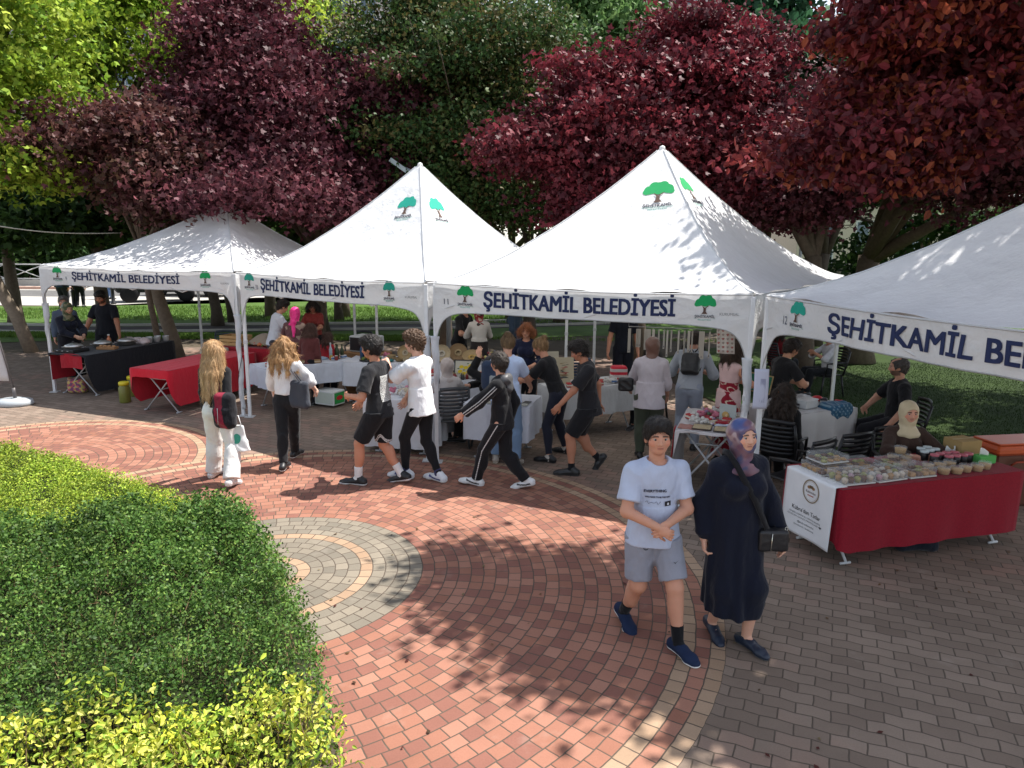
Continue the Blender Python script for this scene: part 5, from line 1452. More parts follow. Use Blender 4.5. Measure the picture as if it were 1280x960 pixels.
# girl in white shirt, black jeans, tote
m, l, r_, h = feetpx(-6, (355, 590), (369, 573), head=(346, 421))
t = place('girl with wavy blond hair in a loose white shirt and black jeans seen from behind', m[0], m[1], -6)
B = Body(h, 'f', w=.98, hip=.514, feet={-1: (*l, 0, .1, 0), 1: (*r_, .0, -.1, 0)}, armL=dict(out=.09, swing=.35, bend=1.2, pole=(-.8, -.6, 0)), armR=dict(out=.06, swing=.5, bend=1.5, pole=(.8, -.6, 0)), head=(.25, .05, 0))
skin_parts(B, t, lin((225, 185, 165)), .008, face=False)
hair_long(B, t, [(.26, .13, .05), (.52, .32, .15)], .0065, length=.20, seed=6., width=1.35, wave=.010)
top_garment(B, t, (.74, .75, .77), .008, sleeve=.75, e=.020, hem=.055, folds=.011, seed=8., name='white_shirt', loose=.022, neck=-.01)
trousers(B, t, BL_T, .008, stop=.98, e=.008, flare=.012, waist=.085, folds=.004)
shoes(B, t, BL_T, (.7, .7, .7), .007)
bt = thing('tote_bag', 'dark grey tote bag on the shoulder of the girl in the white shirt', 'bag', near_fn(t, (.185, -.06, h * .575)), math.radians(-20))
S_ = Sdf(); S_.rbox((0, 0, 0), (.15, .05, .17), .045); S_.cone((-.1, 0, -.10), (.11, 0, -.13), .05, .05, k=.04)
soft('bag_body', S_, .009, (.055, .06, .075), 'cloth', bt, folds=.010, ff=15)
mb = MB()
for o in (-.02, .02): mb.tube([(-.11, o, .12), (-.12, o + .02, .25), (-.105, .05, .40), (-.09, .03, .43), (-.05, o - .03, .30), (.06, o, .14)], .012, (.05, .055, .07), n=6, flat=.4)
mb.build('handle', 'cloth', bt)
# boy with print on the back and basketball shorts
m, l, r_, h = feetpx(82, (505, 603), (448, 606), head=(476, 417))
t = place('boy in black T-shirt with a white print on the back and striped basketball shorts', m[0], m[1], 72)
_, l, r_, _ = feetpx(72, (505, 603), (448, 606), h)
B = Body(h, 'm', w=.95, hip=.500, lean=.06, feet={1: (*l, .01, -.1, .25), -1: (*r_, 0, .1, 0)}, armR=dict(out=.05, swing=.35, bend=1.6), armL=dict(to=(-.10, .16, .60), pole=(-.6, -1, 0)), head=(.1, .18, 0))
skin_parts(B, t, lin((190, 132, 105)), .0075, face=True)
hair_short(B, t, HB, .005, vol=1.5, fringe=-.002, seed=4.)
sh_ = top_garment(B, t, (.022, .022, .025), .0075, sleeve=.40, e=.014, hem=-.04, loose=.014, flare=.03, folds=.007, seed=3., name='t_shirt')
f = surf_fn(sh_, 0, -1); mb = MB(); z0 = B.pel[2] + .07 * h
rr = np.random.default_rng(3); nx, nz = 11, 15
g = lambda i, j, o=0.: f(-.105 + .21 * i / 40, z0 + .30 * j / 40, o)
mb.grid(lambda u, v: g(u * 40, v * 40), 12, 16, (.62, .62, .60)); pr = mb.build('print', 'ink', sh_)
mb = MB()
for i in range(nx):
    for j in range(nz):
        a = rr.uniform(0, 3.1); cx, cz = 2 + 36 * i / (nx - 1) + rr.normal() * .5, 2 + 36 * j / (nz - 1) + rr.normal() * .5; dx, dz = 1.3 * math.cos(a), .9 * math.sin(a)
        mb.add([g(cx - dx - dz * .4, cz - dz + dx * .3, .002), g(cx + dx - dz * .4, cz + dz + dx * .3, .002), g(cx + dx + dz * .4, cz + dz - dx * .3, .002), g(cx - dx + dz * .4, cz - dz - dx * .3, .002)], [(0, 1, 2, 3)], (.02, .02, .02))
mb.build('pattern', 'ink', pr)
mb = MB(); put_text(mb, 'KETÇE', lambda x, z, o=0.: f(x, z, o), -.04, .08, z0 - .06, .03, (.35, .35, .35), .0); mb.build('small_print', 'ink', sh_)
def strip(V, B=B):
    C = np.tile(np.array([.012, .012, .014]), (len(V), 1)); z = (V[:, 2] - B.kn[1][2]) / B.h; x = V[:, 0]
    b = .055 + .05 * np.exp(-((V[:, 1] + .0) / .05) ** 2) * (x > 0); C[(np.abs(z - b + .02) < .0042) | (np.abs(z - b + .034) < .0042)] = .62
    return C
trousers(B, t, BLACK, .0075, stop=.44, e=.030, name='shorts', waist=.0, folds=.005, seed=7., colfn=strip)
shoes(B, t, BLACK, (.65, .65, .66), .006, sock=(.70, .70, .70), e=.004, socktop=.085, sh=.026)
# boy in white T-shirt with arm round the shoulder of the other
m, l, r_, h = feetpx(66, (507, 598), (549, 602), head=(515, 412))
t = place('boy in white T-shirt and tight black trousers with a hand on his friend\'s shoulder', m[0], m[1] + .02, 66)
B = Body(h, 'm', w=.98, hip=.505, lean=.07, feet={-1: (*l, .0, .1, 0), 1: (*r_, .0, -.2, 0)}, armL=dict(to=(-.03, .24, .79), pole=(-.3, .4, -1), hand=(-.1, .9, -.3), palm=(0, -.3, -1)), armR=dict(out=.03, swing=.35, bend=1.2), head=(.15, .12, 0))
skin_parts(B, t, lin((214, 165, 142)), .0075)
hair_short(B, t, (.09, .05, .028), .005, vol=1.5, curly=True, seed=6.)
top_garment(B, t, (.76, .76, .78), .0075, sleeve=.42, e=.018, hem=-.055, loose=.016, flare=.022, folds=.008, seed=6., name='t_shirt')
trousers(B, t, BLACK, .0075, stop=.97, e=.004, waist=.0, folds=.003)
shoes(B, t, (.66, .67, .70), (.75, .75, .75), .006, sock=(.05, .05, .12), e=.005, socktop=.04, sh=.024, stripe=np.array([.02, .03, .16]))
# boy in black hooded tracksuit
m, l, r_, h = feetpx(78, (595, 606), (660, 611), head=(630, 436))
t = place('boy in black hooded tracksuit with white piping and white trainers striding left', m[0], m[1], 74)
_, l, r_, h = feetpx(74, (595, 606), (660, 611), h)
B = Body(h, 'm', w=.95, hip=.488, lean=.05, feet={-1: (*l, 0, 0, -.1), 1: (*r_, .02, 0, .3)}, armL=dict(out=.03, swing=.75, bend=.6, pole=(-.2, -1, -.2)), armR=dict(out=.035, swing=-.15, bend=.4), head=(-.5, .0, 0))
skin_parts(B, t, lin((205, 150, 125)), .0075, face=True)
hair_short(B, t, (.035, .026, .02), .005, vol=1.1, seed=9.)
def pipe(V, B=B):
    C = np.tile(np.array([.012, .012, .014]), (len(V), 1))
    for q in (1, -1):
        for a, b in ((B.sh[q], B.el[q]), (B.el[q], B.wr[q])):
            u = unit(b - a); w_ = V - a; tt = w_ @ u; rad = w_ - tt[:, None] * u; n_ = unit(A3(q, -.35, 0)); n_ = unit(n_ - u * (n_ @ u)); s_ = np.cross(u, n_)
            C[(tt > -.0) & (tt < np.linalg.norm(b - a)) & ((rad @ n_) > .02) & (np.abs(np.abs(rad @ s_) - .014) < .0045) & (np.linalg.norm(rad, axis=1) < .085)] = .50
    return C
jk = top_garment(B, t, BLACK, .0065, sleeve=.95, e=.020, hem=-.05, loose=.012, flare=.015, folds=.006, seed=2., name='jacket', colfn=pipe, neck=.03)
S_ = Sdf(); S_.ell(B.nb + B.RT @ A3(0, -.035, .004) * h, A3(.075, .05, .045) * h, B.RT); S_.ell(B.nb + B.RT @ A3(0, .0, .045) * h, A3(.048, .05, .045) * h, B.RT, mode='sub', k=.01); S_.ell(B.nb + B.RT @ A3(0, -.06, -.05) * h, A3(.045, .03, .04) * h, B.RT, k=.03)
soft('hood', S_, .007, (.06, .06, .065), 'satin', jk, folds=.004, ff=25)
def pipe2(V, B=B):
    C = np.tile(np.array([.012, .012, .014]), (len(V), 1))
    for q in (1, -1):
        for a, b in ((B.hip[q], B.kn[q]), (B.kn[q], B.an[q])):
            u = unit(b - a); w_ = V - a; tt = w_ @ u; rad = w_ - tt[:, None] * u; n_ = A3(q, 0, 0); n_ = unit(n_ - u * (n_ @ u)); s_ = np.cross(u, n_)
            C[(tt > 0) & (tt < np.linalg.norm(b - a)) & ((rad @ n_) > .03) & (np.abs(rad @ s_) < .0045) & (V[:, 0] * q > 0)] = .55
    return C
trousers(B, t, BLACK, .0065, stop=.985, e=.014, flare=.014, waist=.0, folds=.005, colfn=pipe2)
shoes(B, t, (.70, .70, .70), (.66, .66, .66), .006, sock=(.7, .7, .7), e=.004, socktop=.03, sh=.020, stripe=np.array([.02, .02, .02]))
# woman in pale blue T-shirt and jeans with a navy rucksack
t = place('woman in pale blue T-shirt and light jeans behind the boy in the tracksuit', *at_px(632, 580), -12)
_, l, r_, _ = feetpx(-12, (620, 580), (645, 586), 1.68)
B = Body(1.70, 'f', w=1.05, lean=.10, feet={-1: (*l, 0, .2, 0), 1: (*r_, 0, -.2, 0)}, armL=dict(out=.05, swing=.8, bend=1.5), armR=dict(out=.05, swing=.6, bend=1.2), head=(.1, .3, 0))
skin_parts(B, t, lin((205, 155, 130)), .009, face=False)
hair_long(B, t, [(.10, .06, .03), (.28, .18, .09)], .007, length=.05, seed=3., bun=True)
top_garment(B, t, (.50, .60, .80), .009, sleeve=.38, e=.016, hem=-.03, loose=.010, folds=.007, name='t_shirt', neck=-.01, flare=.02)
trousers(B, t, JEANS, .009, stop=.96, e=.014, flare=.016, waist=.03, folds=.005)
shoes(B, t, (.35, .30, .25), (.6, .58, .5), .007)
bt = thing('backpack', 'navy rucksack with a grey pocket slung on the woman in light jeans', 'bag', near_fn(t, (-.13, -.20, 1.20)), math.radians(-5))
S_ = Sdf(); S_.rbox((0, 0, 0), (.14, .07, .19), .065); S_.rbox((0.03, -.05, -.06), (.06, .045, .09), .04, k=.015)
soft('main_pocket', S_, .009, (.03, .045, .075), 'cloth', bt, folds=.006, ff=18, colfn=lambda V: np.where((V[:, 1:2] < -.072) & (V[:, 2:] < .02), np.array([[.28, .30, .30]]), np.array([[.03, .045, .08]])))
mb = MB(); mb.tube([(.0, .03, .16), (.01, .10, .26), (-.0, .20, .29), (-.01, .28, .22)], .013, (.03, .04, .07), n=5, flat=.4); mb.build('strap', 'cloth', bt)
# blond woman with bun, bending over the table to the left
t = place('woman with a blond bun and black T-shirt leaning over the stall table', *at_px(697, 572), 62)
_, l, r_, _ = feetpx(62, (688, 577), (708, 566), 1.66)
B = Body(1.68, 'f', w=.98, hip=.51, lean=.42, feet={-1: (l[0], l[1], 0, .1, 0), 1: (*r_, 0, -.1, 0)}, armL=dict(to=(-.02, .34, .60), pole=(-1, -.5, -.6)), armR=dict(to=(.05, .34, .60), pole=(1, -.5, -.6)), head=(.1, .25, 0))
skin_parts(B, t, lin((200, 145, 118)), .008)
hair_long(B, t, [(.16, .09, .04), (.40, .26, .13)], .006, bun=True, seed=4., length=.05)
top_garment(B, t, BL_T, .008, sleeve=.36, e=.010, hem=-.01, loose=.008, folds=.006, name='t_shirt')
trousers(B, t, (.02, .022, .035), .008, stop=.95, e=.006, waist=.05, folds=.003)
shoes(B, t, BLACK, (.05, .05, .05), .007, sock=(.5, .45, .4), socktop=.02)
# boy in black T-shirt and black shorts, back foot lifted
m, l, r_, h = feetpx(75, (720, 599), (752, 582), head=(698, 428))
t = place('boy in black T-shirt with a pale blue chest print and black shorts walking left', m[0] - .03, m[1], 80)
_, l, r_, _ = feetpx(80, (720, 600), (758, 592), 1.72)
B = Body(1.73, 'm', w=1.0, hip=.495, lean=.10, twist=.25, feet={-1: (*l, 0, .0, 0), 1: (r_[0], r_[1] - .01, .055, .0, 1.0)}, armR=dict(out=.05, swing=-.45, bend=.3), armL=dict(out=.02, swing=.5, bend=.9), head=(.15, .42, 0))
skin_parts(B, t, lin((176, 122, 96)), .0075)
hair_short(B, t, HB, .005, vol=1.3, seed=12.)
sh_ = top_garment(B, t, (.017, .017, .020), .0075, sleeve=.40, e=.018, hem=-.06, loose=.012, flare=.025, folds=.007, seed=9., name='t_shirt')
mb = MB(); me = sh_.data
from mathutils.bvhtree import BVHTree
bv = BVHTree.FromPolygons([v.co[:] for v in me.vertices], [tuple(p.vertices) for p in me.polygons])
def fr(x, z, off=0.):
    a = 1.05; d = Vector((-math.sin(a), -math.cos(a), 0)) ; o = Vector((0, 0, z)) - d * 1.0 + Vector((math.cos(a), -math.sin(a), 0)) * x
    hit = bv.ray_cast(o, d); return tuple((hit[0] if hit[0] else Vector((0, .12, z))) - d * (.004 + off))
z0 = B.pel[2] + .155 * 1.73
mb.add([fr(-.00 + .035 * math.cos(a) * (1 + .2 * math.cos(3 * a)), z0 + .045 + .045 * math.sin(a) * (1 + .15 * math.sin(5 * a))) for a in np.linspace(0, 6.28, 24)[:-1]], [tuple(range(23))], (.42, .60, .70))
put_text(mb, 'ocean', lambda x, z, o=0.: fr(x, z, o), -.045, .09, z0 - .045, .03, (.12, .35, .6), .03); mb.build('print', 'ink', sh_)
trousers(B, t, BLACK, .0075, stop=.46, e=.026, name='shorts', waist=.0, folds=.005, seed=5.)
shoes(B, t, (.015, .016, .018), (.06, .06, .06), .006, sock=(.01, .01, .012), e=.004, socktop=.05)
hp = near_fn(t, B.wr[1] + B.hd[1][0] * .10)
ph = thing('phone', 'dark phone held low in the hand of the boy in black shorts', 'phone', hp); mb = MB(); mb.box(-.036, .036, -.005, .005, -.07, .07, (.02, .02, .025), .004); mb.build('case', 'plastic', ph)
mb = MB(); mb.box(-.032, .032, .0055, .0065, -.065, .065, (.04, .05, .06)); mb.build('screen', 'plastic', ph); ph.rotation_euler = (.5, .2, 1.2)

# ---------------- compact builder for the people in and behind the stalls
def figure(label, px, py, face, h=1.66, sex='f', skin=(196, 146, 120), hair=None, scarf=None, top=BL_T, bottom=DK, sit=False, lean=.0, vox=.011, armL=None, armR=None, head=(0, 0, 0), w=1.0, skirt=None, sleeve=.95, curly=False, beard=False, bald=False, at=None, hairlen=0, facey=True, shoe=BLACK, belly=0., topcf=None, hip=None, scarfcf=None, feet=None, length=.98, e=.012, wave=0., hem=-.03, dress=None):
    x, y = at_px(px, py) if at is None else at
    t = place(label, x, y, face)
    if sit: feet = feet or {1: (.065, .26, 0, -.1, 0), -1: (-.065, .27, 0, .1, 0)}; hip = hip or .29
    B = Body(h, sex, w=w, hip=hip or .518, lean=lean, feet=feet or {1: (.06, .02, 0, -.15, 0), -1: (-.06, -.02, 0, .15, 0)}, armL=armL, armR=armR, head=head)
    skin_parts(B, t, lin(skin), vox, face=facey, beard=beard, hairc=(hair or [HB])[0] if isinstance(hair, list) else (hair or HB))
    if scarf is not None: hijab(B, t, scarf, vox * .75, seed=x, colfn=scarfcf, drape=.05)
    elif hairlen: hair_long(B, t, hair if isinstance(hair, list) else [hair, tuple(c * 1.6 for c in hair)], vox * .7, length=hairlen, seed=x, wave=wave, width=1.1)
    else: hair_short(B, t, hair or HB, vox * .6, vol=1.15, fringe=.006, seed=x, curly=curly, bald=bald)
    g = top_garment(B, t, top, vox * .85, sleeve=sleeve, e=e, hem=hem, folds=.006, seed=x + 1, belly=belly, loose=.006, flare=.01 if not sit else 0, colfn=topcf, name='top', neck=.02 if facey else -.01)
    if skirt is not None:
        S_ = Sdf(); h_ = h
        if sit:
            S_.ell(B.pel, A3(.11, .09, .07) * h)
            for q in (1, -1): S_.cone(B.hip[q], B.kn[q], .075 * h, .06 * h, k=.04); S_.cone(B.kn[q], B.an[q], .06 * h, .055 * h, k=.04, stop=.9)
        else: S_.skirt(B.pel + A3(0, 0, .09) * h, A3(0, 0, .10 * h), (.100 * h * w, .078 * h * w), (.19 * w, .17 * w), folds=8, amp=.05, ph=x); S_.ell(B.pel, A3(.098, .075, .09) * h * w, k=.03)
        soft('skirt', S_, vox * .85, skirt, 'cloth', t, folds=.006, ff=18, seed=x)
    else: trousers(B, t, bottom, vox * .85, stop=length, e=.012, flare=.012, waist=.04 if not sit else .10, folds=.004)
    shoes(B, t, shoe, (.2, .2, .2), vox * .8)
    return t, B
TBL = .60
reach = lambda q, x=.06, y=.25, z=.62: dict(to=(q * x, y, z), pole=(q, -.6, -.5))
# left stall
figure('bearded man in black T-shirt standing behind the black covered table', 0, 0, 178, 1.80, 'm', (172, 118, 92), HB, top=(.012, .013, .018), beard=True, w=1.18, sleeve=.36, at=(-8.45, 14.9), armL=dict(out=.10, swing=.15, bend=.9), armR=dict(out=.10, swing=.15, bend=.9), head=(0, .45, 0), facey=True, vox=.010)
figure('woman in dark navy coat and olive headscarf stirring a pan at the far left', 0, 0, -120, 1.62, 'f', (205, 160, 135), scarf=(.10, .10, .05), top=(.012, .014, .025), skirt=(.012, .012, .016), w=1.2, at=(-8.72, 14.05), armR=reach(1, .04, .22, .60), armL=reach(-1, .06, .22, .6), head=(.0, .3, 0), vox=.010, scarfcf=lambda V: np.where(wob(V, 2, 40)[:, None] > .1, np.array([[.16, .14, .07]]), np.array([[.05, .07, .03]])))
figure('grey haired man in a grey blue shirt behind the woman in the dark coat', 0, 0, -150, 1.64, 'm', (190, 140, 115), (.12, .11, .10), top=(.08, .10, .14), at=(-9.35, 15.0), sleeve=.95)
# second stall
figure('man in pale T-shirt bending towards the woman with the pink scarf', 0, 0, -55, 1.76, 'm', (200, 150, 125), HB, top=(.55, .60, .68), bottom=(.03, .035, .05), at=(-4.55, 13.6), lean=.22, sleeve=.38, armR=reach(1, .05, .25, .6), armL=reach(-1), head=(0, .4, 0))
def pinkpat(V): return np.where((wob(V, 3, 30)[:, None] > .35), np.array([[.35, .25, .20]]), np.array([[.12, .055, .06]]))
t, B = figure('woman in a brown patterned blouse with a long bright pink scarf down her back', 0, 0, -5, 1.66, 'f', (205, 155, 130), scarf=(.75, .02, .22), top=(.12, .055, .06), skirt=(.035, .02, .02), w=1.05, at=(-4.02, 13.05), lean=.28, head=(.5, .35, 0), topcf=pinkpat, armR=reach(1), armL=reach(-1), facey=False)
S_ = Sdf(); S_.cone(B.H(0, -.05, .02), B.nb + B.RT @ A3(.01, -.055, .0) * 1.66, .05, .045); S_.cone(B.nb + B.RT @ A3(.01, -.055, 0) * 1.66, B.nb + B.RT @ A3(.03, -.07, -.15) * 1.66, .045, .02, k=.03); soft('scarf_tail', S_, .009, (.75, .02, .22), 'satin', t, folds=.005, ff=30)
figure('dark haired woman in a rust red top standing behind the second stall', 0, 0, 175, 1.64, 'f', (180, 125, 100), (.02, .013, .01), top=(.22, .035, .03), at=(-4.15, 15.0), hairlen=.08, head=(.2, .5, 0), sleeve=.40, armR=reach(1, .04, .22, .62), armL=reach(-1, .04, .22, .62))
figure('child with dark brown ponytail in a red top at the second stall table', 0, 0, -30, 1.22, 'f', (180, 125, 100), (.045, .02, .014), top=(.45, .03, .04), bottom=(.02, .02, .03), at=(-3.35, 12.9), hairlen=.16, head=(0, .2, 0), facey=False)
figure('dark haired woman crouching over the craft table beside the girl in the white shirt', 0, 0, -10, 1.45, 'f', (180, 125, 100), (.05, .022, .016), top=(.10, .03, .03), at=(-3.55, 12.3), hairlen=.14, head=(0, .2, 0), facey=False, lean=.3)
# third stall, back row
def redpat(V): return np.where(wob(V, 2, 45)[:, None] > .45, np.array([[.45, .32, .25]]), np.where(wob(V, 6, 30)[:, None] > .2, np.array([[.02, .015, .015]]), np.array([[.25, .015, .02]])))
figure('woman in a white blouse and red and black headscarf standing at the basket table', 0, 0, 10, 1.66, 'f', scarf=(.25, .015, .02), top=(.52, .49, .45), skirt=(.03, .025, .025), at=(-.62, 13.4), scarfcf=redpat, facey=False, armL=reach(-1), armR=reach(1), lean=.08)
figure('person in black reaching down beside the woman in the white blouse', 0, 0, -120, 1.76, 'm', (190, 140, 115), HB, top=BL_T, at=(-1.05, 14.0), lean=.25, sleeve=.4, armL=reach(-1, .1, .2, .55), armR=reach(1), head=(0, .3, 0))
figure('person in a blue denim jacket far behind the third stall', 0, 0, 60, 1.72, 'f', (190, 140, 115), (.03, .02, .015), top=(.05, .075, .11), at=(.05, 14.9), hairlen=.12, facey=False)
figure('woman with a copper red bob and navy top watching over the third stall', 0, 0, 170, 1.62, 'f', (205, 150, 125), [(.22, .07, .025), (.34, .13, .05)], top=(.012, .016, .04), at=(.22, 11.15), hairlen=.045, head=(.0, .18, 0), sleeve=.8, armL=reach(-1, .07, .16, .60), armR=reach(1, .07, .16, .60), w=1.05, vox=.0085)
figure('seated woman in black with a black headscarf and a hand at her mouth', 0, 0, 72, 1.62, 'f', (215, 165, 140), scarf=(.008, .008, .009), top=(.012, .012, .013), skirt=(.012, .012, .013), sit=True, at=(-.30, 10.0), hip=.30, armL=dict(to=(-.02, .10, .78), pole=(-.4, .3, -1), hand=(.1, .0, 1)), armR=dict(to=(.02, .22, .50), pole=(1, -.4, 0)), vox=.009)
figure('seated woman in a pale blouse behind the post of the second and third stall', 0, 0, 20, 1.60, 'f', (210, 165, 145), scarf=(.42, .36, .33), top=(.50, .46, .44), skirt=(.30, .31, .33), sit=True, at=(-.88, 9.85), hip=.30, facey=False, armL=reach(-1, .06, .2, .5), armR=reach(1, .06, .2, .5), vox=.009, lean=.15)
figure('tall person in black standing on the far side of the third stall, arm hanging', 0, 0, 175, 1.78, 'm', (180, 125, 100), HB, top=(.010, .012, .020), bottom=(.010, .011, .018), at=(2.05, 13.2), sleeve=.30, armL=dict(out=.05, swing=.1, bend=.4), armR=dict(out=.06, swing=.2, bend=.8))
figure('woman in a pale lilac shirt and brown headscarf seen from behind', 0, 0, -10, 1.64, 'f', (190, 140, 118), scarf=(.16, .085, .065), top=(.50, .46, .50), bottom=(.055, .065, .045), at=(1.83, 9.35), w=1.2, sleeve=.72, armL=dict(out=.07, swing=.5, bend=1.2), armR=dict(out=.05, swing=.3, bend=.8), facey=False, vox=.009, e=.022, hem=-.09, head=(-.4, .1, 0))
bt = thing('handbag', 'black handbag under the arm of the woman in the lilac shirt', 'bag', (1.53, 9.50, .98)); S_ = Sdf(); S_.rbox((0, 0, 0), (.10, .05, .09), .03); soft('pouch', S_, .008, BLACK, 'leather', bt, folds=.003, ff=30)
t, B = figure('person in a grey shirt bending forward with a small black backpack', 0, 0, -20, 1.72, 'm', (190, 140, 118), (.03, .02, .016), top=(.36, .39, .44), bottom=(.30, .34, .42), at=(2.45, 9.75), lean=.45, sleeve=.6, facey=False, armL=reach(-1), armR=reach(1), head=(0, .5, 0), vox=.009, e=.02)
q_ = near_fn(t, B.pel + B.T * .17 * 1.72 + B.RT @ A3(0, -.17, 0))
bt = thing('backpack', 'small black backpack on the back of the person in the grey shirt', 'bag', q_, math.radians(-20)); R_ = rotm((1, 0, 0), -.45)
S_ = Sdf(); S_.rbox((0, 0, 0), (.125, .06, .155), .055, rot=R_); S_.rbox((0, -.05, -.04), (.085, .04, .075), .035, rot=R_, k=.01); soft('main_pocket', S_, .008, (.012, .013, .016), 'leather', bt, folds=.004, ff=22)
mb = MB()
for q in (1, -1): mb.tube([(q * .04, .10, .15), (q * .12, .20, .25), (q * .15, .26, .20), (q * .16, .22, .06), (q * .12, .05, -.10)], .013, (.012, .013, .016), n=5, flat=.4)
mb.tube([(-.03, .07, .15), (0, .07, .20), (.03, .07, .15)], .007, BLACK, n=5); mb.build('strap', 'cloth', bt)
def dresspat(V): 
    z = V[:, 2]; m = (wob(V, 5, 11) > .05) & (z < 1.12); C = np.tile(np.array([.62, .43, .42]), (len(V), 1)); C[m] = (.26, .015, .03); C[m & (np.abs(wob(V, 8, 30)) < .12)] = (.62, .50, .40); return C
t, B = figure('woman in a pink and red sleeveless dress holding a green framed board', 0, 0, -68, 1.66, 'f', (205, 145, 118), [(.025, .014, .01), (.06, .035, .02)], top=(.62, .43, .42), skirt=(.55, .36, .36), at=(2.78, 9.05), hairlen=.14, sleeve=0, armL=dict(to=(-.08, .24, .63), pole=(-1, -.4, -.6)), armR=dict(to=(.06, .24, .62), pole=(1, -.4, -.6)), head=(.25, .35, 0), topcf=dresspat, vox=.0085, wave=.008)
for o_ in t.children:
    if o_.name.startswith('skirt'):
        co = np.zeros(len(o_.data.vertices) * 3); o_.data.vertices.foreach_get('co', co); C = np.ones((len(co) // 3, 4)); C[:, :3] = dresspat(co.reshape(-1, 3)); o_.data.color_attributes['Col'].data.foreach_set('color', C.ravel())
q_ = near_fn(t, A3(-.01, .29, .62) * 1.66 + A3(0, .02, .03))
bt = thing('framed_board', 'green board in a gilt frame held by the woman in the pink dress', 'frame', q_, math.radians(-25)); bt.rotation_euler = (-.30, .12, math.radians(-28))
mb = MB(); mb.box(-.14, .14, -.004, .004, -.11, .11, (.03, .16, .10)); mb.build('board', 'paper', bt)
mb = MB(); mb.box(-.155, .155, -.01, .01, .108, .125, (.35, .26, .12), .003); mb.box(-.155, .155, -.01, .01, -.125, -.108, (.35, .26, .12), .003); mb.box(-.157, -.14, -.01, .01, -.12, .12, (.35, .26, .12), .003); mb.box(.14, .157, -.01, .01, -.12, .12, (.35, .26, .12), .003); mb.build('rim', 'wood', bt)
figure('person in black seated in the shade behind the bookmark strings', 0, 0, 150, 1.62, 'f', (170, 115, 92), HB, top=(.01, .01, .013), sit=True, at=(2.2, 11.2), hip=.31, armL=reach(-1, .1, .2, .45), sleeve=.4, hairlen=.1)
# by the fourth stall
figure('person in black T-shirt holding a cream cloth behind the post of the fourth stall', 0, 0, -70, 1.66, 'f', (190, 140, 112), (.02, .013, .01), top=BL_T, bottom=BLACK, at=(3.50, 9.3), lean=.15, sleeve=.36, head=(0, .5, 0), armL=dict(to=(-.05, .22, .62), pole=(-1, -.4, -.6)), armR=dict(to=(.05, .24, .62), pole=(1, -.4, -.6)), vox=.009)
figure('person with long dark curly hair seated in black beside the fourth stall', 0, 0, -35, 1.62, 'f', (190, 140, 112), [(.018, .012, .01), (.045, .028, .02)], top=(.010, .010, .011), bottom=BLACK, at=(3.15, 8.15), sit=True, hip=.30, hairlen=.24, wave=.012, facey=False, vox=.009)
figure('balding bearded man in a black polo shirt leaning on the chair at the fourth stall', 0, 0, 82, 1.76, 'm', (188, 140, 116), (.05, .045, .042), top=(.010, .010, .012), bottom=(.012, .012, .015), at=(5.0, 9.1), sit=True, hip=.34, w=1.15, beard=True, bald=True, sleeve=.40, lean=.02, armL=dict(to=(-.20, .12, .36), pole=(-1, -.5, 0)), armR=dict(to=(.12, .18, .42), pole=(1, -.5, 0)), vox=.0085, head=(-.25, .12, 0))
figure('woman in a cream headscarf and brown pullover seated behind the cake table', 0, 0, 176, 1.62, 'f', (205, 152, 130), scarf=(.56, .47, .31), top=(.048, .028, .022), bottom=DK, at=(4.12, 7.30), sit=True, hip=.30, w=1.2, armL=dict(to=(-.07, .22, .475), pole=(-1, -.3, -.3)), armR=dict(to=(.05, .23, .475), pole=(1, -.3, -.3)), vox=.0072, head=(0, .08, 0))
figure('person in a white shirt seated on the grass behind the fourth stall reading a phone', 0, 0, 95, 1.66, 'm', (180, 130, 105), HB, top=(.50, .50, .52), bottom=DK, at=(6.05, 13.6), sit=True, hip=.28, armL=reach(-1, .03, .2, .5), armR=reach(1, .03, .2, .5), sleeve=.6, head=(0, .3, 0))
figure('person in a dark red top seated beyond the fourth stall', 0, 0, -60, 1.62, 'f', (180, 130, 105), (.02, .014, .01), top=(.20, .015, .02), bottom=DK, at=(5.45, 14.6), sit=True, hip=.28, hairlen=.1)
# far away on the street
figure('person in dark clothes at the kerb of the far street, back to us', 80, 386, 0, 1.78, 'm', (180, 130, 105), HB, top=(.02, .035, .06), bottom=(.015, .015, .02), vox=.018, facey=False, w=1.2)
figure('person in black standing beside the bollard of the far street', 101, 384, 20, 1.72, 'm', (180, 130, 105), HB, top=BL_T, bottom=DK, vox=.018, facey=False)
figure('person in blue jeans crossing the far street', 137, 374, -40, 1.72, 'm', (180, 130, 105), HB, top=(.05, .08, .15), bottom=(.10, .16, .28), vox=.02, facey=False)
